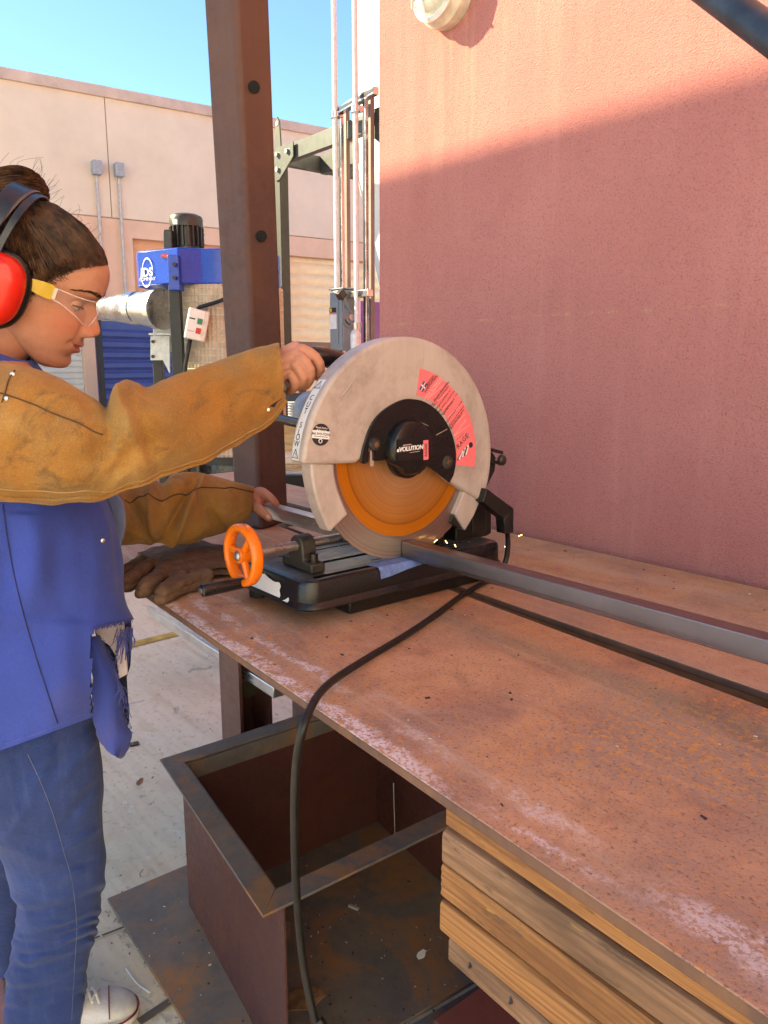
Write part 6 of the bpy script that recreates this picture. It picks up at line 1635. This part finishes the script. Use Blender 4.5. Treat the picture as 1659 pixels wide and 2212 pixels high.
# shirt
sh_ = [(-190, 860, 60, 860, 1.20, .09), (-200, 940, 120, 940, 1.20, .12), (-205, 1010, 175, 1010, 1.20, .14), (-205, 1075, 208, 1075, 1.20, .15), (-200, 1140, 230, 1140, 1.20, .15), (-196, 1200, 246, 1200, 1.205, .15), (-194, 1260, 257, 1260, 1.21, .15), (-194, 1305, 268, 1305, 1.215, .15), (-194, 1335, 282, 1335, 1.22, .15), (-194, 1360, 288, 1356, 1.22, .15), (-194, 1400, 290, 1385, 1.222, .15), (-194, 1460, 288, 1430, 1.226, .152), (-194, 1530, 284, 1475, 1.232, .155), (-192, 1610, 280, 1505, 1.238, .158), (-190, 1690, 276, 1522, 1.242, .160)]
FOLDS = [(215, 1085, 158, 1330, 10, -.0065), (234, 1110, 206, 1335, 9, .0075), (252, 1215, 232, 1340, 7, -.005), (182, 1115, 128, 1500, 14, .0065), (150, 1100, 105, 1330, 9, -.005), (120, 1085, 50, 1210, 12, -.007), (95, 1085, 20, 1170, 10, .007), (55, 1340, 185, 1470, 12, .0055), (70, 1390, 190, 1510, 9, -.005), (10, 1440, 140, 1560, 13, -.0055), (34, 1110, 8, 1420, 12, .0065), (-20, 1250, 70, 1590, 14, .005), (262, 1270, 195, 1350, 8, .005)]
JF = [(204, 1560, 80, 1640, 9, -.005), (208, 1592, 100, 1720, 10, .006), (150, 1640, 10, 1690, 9, -.005), (214, 1690, 130, 1790, 9, -.0055), (60, 1750, 0, 1840, 9, .005), (216, 1790, 110, 1850, 8, .005), (200, 1860, 60, 1900, 7, -.004), (120, 1600, 40, 1780, 11, .005), (30, 1640, 60, 1800, 9, -.004), (186, 2010, 60, 2080, 7, .004), (180, 2130, 40, 2170, 7, -.004)]
def foldsum(p, F=None):
    x, y = proj(p); k = 0
    for x0, y0, x1, y1, w, a in (F or FOLDS):
        dx, dy = x1 - x0, y1 - y0; L2 = dx * dx + dy * dy; u = ((x - x0) * dx + (y - y0) * dy) / L2
        if -.15 < u < 1.15:
            d = abs((x - x0) * dy - (y - y0) * dx) / math.sqrt(L2); k += a * math.exp(-(d / w) ** 2) * max(0, min(1, (u + .15) * 3, (1.15 - u) * 2))
    return k
def d_sh(t, c, s, p):
    k = wr(p, 6, .010) + wr(p, 15, .0055) + .0055 * math.sin(16 * (c + .55 * t) + 5 * mnoise.noise(p * 4)) * max(0, s) * ridge(t, .42, .28) + .004 * math.sin(11 * t + 7 * c + 3 * mnoise.noise(p * 5)) * max(0, s) + .004 * ridge(c, .30 - .35 * t, .05) * max(0, s) - .004 * ridge(c, .22 - .35 * t, .05) * max(0, s) + wr(Vector((p.x * 3, p.y * 3, p.z * .6)), 9, .005)
    k += .006 * ridge(t, .55 + .10 * c, .05) * max(0, s) - .006 * ridge(c, .12 + .25 * t, .16) * max(0, s) * (t > .3) + .008 * ridge(c, .52 + .15 * t, .10) * max(0, s) * (t > .25)
    return k
def keep_sh(x, y):
    return not (y > 1349 - .22 * (x - 240) and x > 197 + 14 * max(0, 1 - (y - 1350) / 26.) + 1.2 * mnoise.noise(Vector((y * .2, 0, 0))))
sht, GS = cloth("work_shirt", sh_, 200, 190, shirtm, per, d_sh, .95, keep=keep_sh)
SURF = {}
def surf(G, px, py, off=.0012):
    k = id(G)
    if k not in SURF:
        n = len(G[0]); V = [p for r in G for p in r]
        SURF[k] = BVHTree.FromPolygons(V, [(j * n + i, j * n + (i + 1) % n, (j + 1) * n + (i + 1) % n, (j + 1) * n + i) for j in range(len(G) - 1) for i in range(n)])
    d = ray(px, py).normalized(); h = SURF[k].ray_cast(EYE, d)[0]
    if h is None: h = near(G, px, py)
    return h - d * off
darkb = flat("navy_seam", (.022, .028, .12), .9)
mb = MB(); mb.tube(sp3([surf(GS, x, y) for x, y in spline(((6, 1090), (14, 1150), (30, 1240), (52, 1330), (78, 1420), (104, 1500), (124, 1562)), 44)], 90), .0009, 5); mb.build("seam", darkb, sht)
mb = MB(); mb.tube([surf(GS, x, y, .0005) for x, y in ((2, 1606), (40, 1598), (80, 1585), (120, 1569), (160, 1551), (194, 1536))], .0006, 4); mb.build("hem_stitching", flat("blue_thread", (.09, .11, .42), .8), sht)
# collar at the neck
cl = MB(); G = []
cc = HM @ Vector((-.030, 0, -.118))
for k in range(28):
    a = 2 * math.pi * k / 28; d = Vector((math.cos(a), math.sin(a), 0))
    lo = cc + Vector((d.x * .092, d.y * .090, -.045 - .018 * d.x)); hi = cc + Vector((d.x * .068 + .004, d.y * .066, .014 - .034 * d.x))
    G.append([lo, lo.lerp(hi, .5) + d * .004, hi, hi - d * .004, lo.lerp(hi, .5) - d * .004])
G.append(G[0]); cl.grid(G); cl.build("shirt_collar", shirtm, sht, ang=60)
G2 = []
for k in range(28):
    a = 2 * math.pi * k / 28; d = Vector((math.cos(a), math.sin(a), 0)); lo = cc + Vector((d.x * .135, d.y * .135, -.080)); hi = cc + Vector((d.x * .090 - .018, d.y * .100, -.012 - .050 * d.x))
    G2.append([lo, lo.lerp(hi, .5) + d * .010 + Vector((0, 0, .008)), hi, hi - d * .006])
G2.append(G2[0]); cl = MB(); cl.grid(G2); cl.build("leather_collar", suede, per, ang=80)
# pale denim shirt front seen beyond the work shirt
def sheet(name, pts, D, th, mat, par, curve=0):
    P_ = [at(x, y, D + curve * ((x - pts[0][0]) / 60) ** 2) for x, y in pts]; mb = MB(); mb.prism(P_, (0, th, 0)); return mb.build(name, mat, par, bevel=.0015)
pd = sheet("denim_placket", [(196, 1040), (236, 1050), (262, 1085), (268, 1112), (268, 1138), (263, 1165), (252, 1195), (241, 1222), (236, 1200), (228, 1160), (214, 1100)], 1.30, .012, paled, sht)
for x in (1,):
    mb = MB(); mb.tube([at(a_, b_, 1.2985) for a_, b_ in ((226, 1062), (240, 1095), (247, 1130), (246, 1165), (240, 1200))], .0008, 5); mb.build("stitching", flat("denim_thread", (.12, .15, .30), .8), pd)
p = at(243, 1138, 1.297); mb = MB(); mb.lathe([(.006, 0), (.006, .002), (.003, .003)], p, (0, -1, .1), 18); mb.build("button", flat("dark_button", (.07, .05, .045), .35), pd)
p = at(222, 1168, 1.20); p = surf(GS, 222, 1168, .002); mb = MB(); mb.lathe([(.0034, -.001), (.0034, .0012), (.002, .0018)], p, (.6, -.8, 0), 16); mb.build("snap_button", rv, sht)
# torn pocket: lining, hanging flap and frayed threads
lining = sheet("pocket_lining", [(196, 1350), (240, 1338), (266, 1334), (271, 1400), (275, 1457), (256, 1467), (251, 1420), (236, 1395), (214, 1380)], 1.235, .006, liningm, sht)
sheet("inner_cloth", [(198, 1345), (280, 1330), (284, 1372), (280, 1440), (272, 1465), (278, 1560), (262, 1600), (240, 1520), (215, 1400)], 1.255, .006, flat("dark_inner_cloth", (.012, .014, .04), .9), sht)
fl_rows = [((196, 1376), (216, 1372)), ((196, 1410), (238, 1420)), ((196, 1450), (258, 1470)), ((197, 1500), (266, 1525)), ((199, 1540), (274, 1560)), ((205, 1572), (283, 1585)), ((216, 1602), (282, 1608)), ((232, 1626), (268, 1632)), ((246, 1634), (258, 1637))]
G = []
fr_l = spline([(a[0], a[1], b[0], b[1]) for a, b in fl_rows], 40)
for j, (xa, ya, xb, yb) in enumerate(fr_l):
    t = j / 39; row = []
    for i in range(18):
        u = i / 17; D = 1.205 - .014 * math.sin(u * math.pi) * (.3 + .7 * t) + .035 * u * u * (1 - .5 * t) - .03 * max(0, t - .7) * (1 - u)
        p = at(xa + (xb - xa) * u, ya + (yb - ya) * u, D); row.append(p + Vector((0, wr(p, 22, .007) + wr(p, 60, .002), 0)) + Vector((wr(p, 90, .004), 0, wr(p, 80, .004))) * (1 if i in (0, 17) or j > 37 else 0))
    G.append(row)
mb = MB(); mb.grid(G); fo = mb.build("torn_flap", shirtm, sht, ang=180); m_ = fo.modifiers.new("s", 'SOLIDIFY'); m_.thickness = .0012
th_ = MB()
def thread(px, py, D, dx, dy, n=5, r=.00045):
    P_ = [at(px + dx * t + random.uniform(-2, 2) * (t > 0), py + dy * t + random.uniform(-2, 2) * (t > 0), D - .004 * t) for t in np.linspace(0, 1, n)]; th_.tube(sp3(P_, 8), r, 4)
for k in range(130):
    t = random.random(); x = 200 + 86 * t; y = 1355 - .22 * (x - 200); P0 = near(GS, x, y - 3); thread(x, y - 2, P0.y - .002, random.uniform(-3, 3), random.uniform(5, 13), 3)
for k in range(70):
    t = random.random(); x = interp(t, [(0, 216), (.4, 250), (.7, 268), (1, 282)]); y = interp(t, [(0, 1374), (.4, 1445), (.7, 1520), (1, 1585)]); thread(x, y, 1.205, random.uniform(1, 8), random.uniform(-3, 5), 3)
for k in range(36):
    x = random.uniform(252, 280); y = random.uniform(1354, 1378); thread(x, y, 1.215, random.uniform(-16, 8), random.uniform(14, 70), 5, .0006)
for k in range(24):
    t = random.random(); thread(246 + 28 * t, 1440 + 70 * t, 1.205, random.uniform(-12, 18), random.uniform(12, 60), 5, .0006)
for k in range(14): thread(random.uniform(270, 287), random.uniform(1352, 1366), 1.21, random.uniform(-4, 8), random.uniform(8, 46), 5, .0007)
th_.build("frayed_threads", flat("fray_blue", (.05, .06, .24), .9), sht)

# jeans
nl_ = [(-150, 1500, 190, 1500, 1.250, .105), (-120, 1580, 204, 1580, 1.25, .110), (-80, 1660, 214, 1660, 1.255, .112), (-40, 1740, 217, 1740, 1.265, .105), (-8, 1815, 218, 1815, 1.285, .095), (14, 1870, 219, 1870, 1.30, .088), (30, 1925, 217, 1925, 1.315, .082), (38, 1965, 211, 1965, 1.325, .078), (37, 2000, 203, 2000, 1.335, .075), (34, 2035, 196, 2035, 1.345, .072), (29, 2075, 184, 2075, 1.355, .069), (17, 2115, 183, 2115, 1.365, .068), (13, 2150, 179, 2150, 1.375, .066), (12, 2200, 176, 2200, 1.385, .064), (16, 2250, 170, 2250, 1.392, .060), (22, 2290, 164, 2290, 1.398, .056)]
def d_jn(t, c, s, p):
    v = p - EYE; z = v.dot(FW); y = IH / 2 - FPX * v.dot(UP) / z
    k = wr(p, 9, .005) + wr(p, 24, .0022); am = .55 + .9 * mnoise.noise(Vector((c * 2.1, y * .031, 3.3)))
    cur = 26 * (c + .25) ** 2
    for y0, a, w in ((1950, .004, 11), (2006, .0065, 8), (2026, .006, 7), (2048, .0065, 8), (2076, .006, 9), (2122, .004, 9), (2168, .003, 10)):
        k += am * (1.25 * a * ridge(y + cur + 9 * mnoise.noise(Vector((c * 3, y0, 1))), y0, w) - a * .9 * ridge(y + cur, y0 + w * 1.7, w * .7))
    k += .003 * ridge(y, 1850 + 50 * c, 16) + foldsum(p, JF) * (s > -.2)
    return k
jn, GJ = cloth("jeans", nl_, 88, 190, denim, per, d_jn)
fl_ = [(-160, 1560, 120, 1560, 1.30, .11), (-130, 1700, 100, 1700, 1.36, .10), (-85, 1830, 84, 1830, 1.42, .09), (-50, 1920, 76, 1920, 1.47, .082), (-24, 2000, 68, 2000, 1.52, .075), (-4, 2060, 62, 2060, 1.56, .068), (12, 2120, 62, 2120, 1.60, .062), (22, 2180, 66, 2180, 1.63, .058), (26, 2215, 66, 2215, 1.65, .055)]
cloth("jeans", fl_, 60, 90, denim, per, lambda t, c, s, p: wr(p, 10, .005) + wr(p, 26, .002))
pale_th = flat("pale_thread", (.15, .18, .28), .8)
mb = MB()
sp_ = [surf(GJ, x, y, .0008) for x, y in spline(((60, 1630), (88, 1690), (115, 1760), (138, 1840), (155, 1900), (163, 1960), (166, 2010), (163, 2060), (160, 2110), (157, 2160), (155, 2205)), 60)]
mb.tube(sp3(sp_, 120), .0006, 4); mb.build("side_seam", pale_th, jn)

# canvas shoe (right foot, on the floor)
toe = onz(300, 2172, .018); heel = toe - Vector((.94, .34, 0)).normalized() * .262; sd = (toe - heel); sd.z = 0; sd.normalize(); sr = Vector((sd.y, -sd.x, 0))
canv = flat("white_canvas", (.72, .70, .74), .8, scale=200, var=.06, bump=.0004); rubw = flat("white_rubber", (.70, .67, .64), .5, var=.08)
def srow(u, w, z0, z1, n=22, pw=.7):
    c = heel + sd * (u * .262); row = []
    for i in range(n):
        q = 2 * math.pi * i / n; cs, sn = math.cos(q), math.sin(q)
        row.append(Vector((c.x, c.y, 0)) + sr * (w * math.copysign(abs(cs) ** pw, cs)) + Vector((0, 0, (z0 + z1) / 2 + (z1 - z0) / 2 * math.copysign(abs(sn) ** pw, sn))))
    return row
def shoe(off):
    def sh(row): return [p + off for p in row]
    mb = MB(); mb.grid([sh(srow(u, w, .002, .026)) for u, w in ((.0, .012), (.02, .026), (.1, .033), (.3, .034), (.5, .036), (.7, .045), (.85, .044), (.94, .034), (.985, .020), (1.0, .006))], True); so = mb.build("sole", rubw, None)
    mb = MB(); mb.grid([sh(srow(u, w, .020, z, pw=.85)) for u, w, z in ((.02, .018, .085), (.1, .028, .10), (.25, .031, .105), (.38, .032, .10), (.5, .034, .088), (.62, .038, .074), (.74, .041, .063), (.82, .041, .057))], True); up = mb.build("upper", canv, None)
    mb = MB(); mb.grid([sh(srow(u, w, .020, z, pw=.85)) for u, w, z in ((.775, .0425, .061), (.85, .0415, .056), (.92, .034, .049), (.965, .024, .041), (.985, .010, .032))], True); cp = mb.build("toe_cap", rubw, None)
    redm = flat("maroon_stripe", (.25, .02, .03), .5)
    st_ = MB(); P_ = []
    for u, w in ((.62, .0425), (.75, .0462), (.85, .0452), (.93, .0358), (.975, .0235), (.995, .008)): P_.append(heel + off + sd * (u * .262) + sr * w + Vector((0, 0, .0245)))
    for u, w in ((.995, -.008), (.975, -.0235), (.93, -.0358), (.85, -.0452), (.75, -.0462), (.62, -.0425)): P_.append(heel + off + sd * (u * .262) + sr * w + Vector((0, 0, .0245)))
    for p in P_: p.z = .0255 + off.z
    st_.tube(sp3(P_, 50), .0022, 6); stp = st_.build("stripe", redm, None)
    lc = MB()
    for k in range(5):
        u = .70 - k * .055; z = interp(u, [(.38, .101), (.5, .090), (.62, .076), (.74, .065)]) + .002
        for s_ in (-1, 1):
            a = heel + off + sd * (u * .262) + sr * (.020 * s_); b = heel + off + sd * ((u - .055) * .262) - sr * (.020 * s_); a.z = z - .004; b.z = z + .004; m2 = (a + b) / 2; m2.z = z + .008
            lc.tube(sp3([a, m2, b], 7), .0028, 6)
    tc = MB(); row = sh(srow(.772, .0432, .020, .063, pw=.85)); tc.tube([q + Vector((0, 0, .0006)) for q in row[:12]], .0014, 5); row = sh(srow(.765, .0432, .020, .0635, pw=.85)); tc.build('toe_seam', redm, None)
    la = lc.build("laces", M['white'], None)
    return so, [up, cp, stp, la, bpy.data.objects['toe_seam']]
so, pr_ = shoe(Vector((0, 0, 0)))
for o in [so] + pr_:
    o.parent = per; o.matrix_parent_inverse = PI[per.name]
so.name = "shoe"
for o in pr_: o.parent = so; o.matrix_parent_inverse = Matrix.Identity(4)

# ---- ear muffs and safety glasses
em = thing("ear_muffs", HM @ Vector((0, 0, 0)), "red and black ear muffs worn over the person's tied up hair", "ear muffs", yard=False)
redp = flat("red_shell", (.62, .018, .012), .22, 0, .5, .06, 30)
def oval(y, a, b, n=40, x0=-.019, z0=-.008, pw=.82): return [HM @ Vector((x0 + a * math.copysign(abs(math.cos(q)) ** pw, math.cos(q)), y, z0 + b * math.copysign(abs(math.sin(q)) ** pw, math.sin(q)))) for q in np.linspace(0, 2 * math.pi, n, endpoint=False)]
for s in (-1, 1):
    mb = MB(); mb.grid([oval(s * y, a, b) for y, a, b in ((.066, .034, .048), (.068, .041, .055), (.076, .044, .0575), (.086, .0435, .057), (.092, .039, .052))], True); mb.f.append(tuple(range(160, 200))); mb.build("cushion", M['black'], em, ang=60)
    mb = MB(); mb.grid([oval(s * y, a, b) for y, a, b in ((.0915, .0385, .0515), (.097, .0385, .0515), (.106, .0355, .0485), (.113, .029, .042), (.1165, .020, .033), (.1175, .006, .012))], True); mb.f.append(tuple(range(200, 240))); mb.build("cup", redp, em, ang=50)
def band(x0, w, mat, name, zt_=.150, th=.0028, tilt=0, a0=2, wt=1.0):
    mb = MB(); G = []
    for a in np.linspace(R(a0), R(180 - a0), 44):
        y = .099 * math.copysign(abs(math.cos(a)) ** .85, math.cos(a)); z = .030 + (zt_ - .030) * math.sin(a) ** .85; xx = x0 + tilt * math.sin(a); ww = w * (1 - (1 - wt) * (1 - math.sin(a)))
        nn = Vector((0, math.cos(a), math.sin(a)))
        G.append([HM @ (Vector((xx + dx, y, z)) + nn * dn) for dx, dn in ((-ww / 2, 0), (ww / 2, 0), (ww / 2, th), (-ww / 2, th))])
    mb.grid(G, True); return mb.build(name, mat, em, bevel=.0008, ang=30)
bandm = flat("navy_black_band", (.020, .024, .034), .34, 0, .5, .3, 40)
band(-.050, .026, bandm, "headband", .1310, .0032, .008, 2, .7)
band(-.046, .004, flat("band_edge", (.11, .075, .06), .5), "band_piping", .1327, .0022, .020, 4)
band(-.030, .011, bandm, "headband_strap", .1296, .0026, .010, 4, .8)
sg = thing("safety_glasses", HM @ Vector((.10, 0, .01)), "clear safety glasses with yellow temples worn below the ear muffs' edge", "safety glasses", yard=False)
G = []; up_e, lo_e = [], []
for q in np.linspace(-90, 90, 61):
    q = R(q); y = .0715 * math.sin(q); ay = abs(y); x = .046 + .0730 * max(0, math.cos(q)) ** .58
    hi = .0275 - .003 * (ay / .07) ** 2; lo = float(interp(ay, [(0, .008), (.006, .007), (.012, .001), (.020, -.008), (.032, -.015), (.046, -.0145), (.060, -.005), (.068, .002), (.0715, .007)]))
    row = [HM @ Vector((x - .009 * (1 - t) * min(1, (x - .03) / .05), y, lo + (hi - lo) * t)) for t in np.linspace(0, 1, 9)]; G.append(row); up_e.append(row[-1]); lo_e.append(row[0])
mb = MB(); mb.grid(G); mb.build("lens", mat_glass("clear_polycarbonate", (.9, .92, 1), .02, .045), sg, ang=180)
mb = MB(); mb.tube(up_e, .0008, 6); mb.tube(lo_e, .0009, 6); mb.build("lens_edge", mat_glass("lens_edge_clear", (.80, .76, .80), .1, .38), sg)
yel = mat_glass("yellow_temple", (.62, .42, .02), .2, .82)
for s in (-1, 1):
    mb = MB(); P_ = []
    for x, y, z, h in ((.050, .0722, .0165, .021), (.044, .0742, .0165, .022), (.034, .0765, .0165, .021), (.022, .0785, .0165, .017), (.008, .080, .0155, .011), (-.03, .079, .012, .007)):
        P_.append([HM @ Vector((x, s * (y + d), z + e * h / 2)) for d, e in ((0, -1), (.0022, -1), (.0022, 1), (0, 1))])
    mb.grid(P_, True); mb.build("temple", yel, sg)
    mb = MB(); mb.box((0, 0, 0), (.010, .004, .016)); mb.v = [HM @ (v + Vector((.050, s * .0722, .0165))) for v in mb.v]; mb.build("hinge", mat_glass("hinge_clear", (.75, .70, .55), .2, .6), sg)
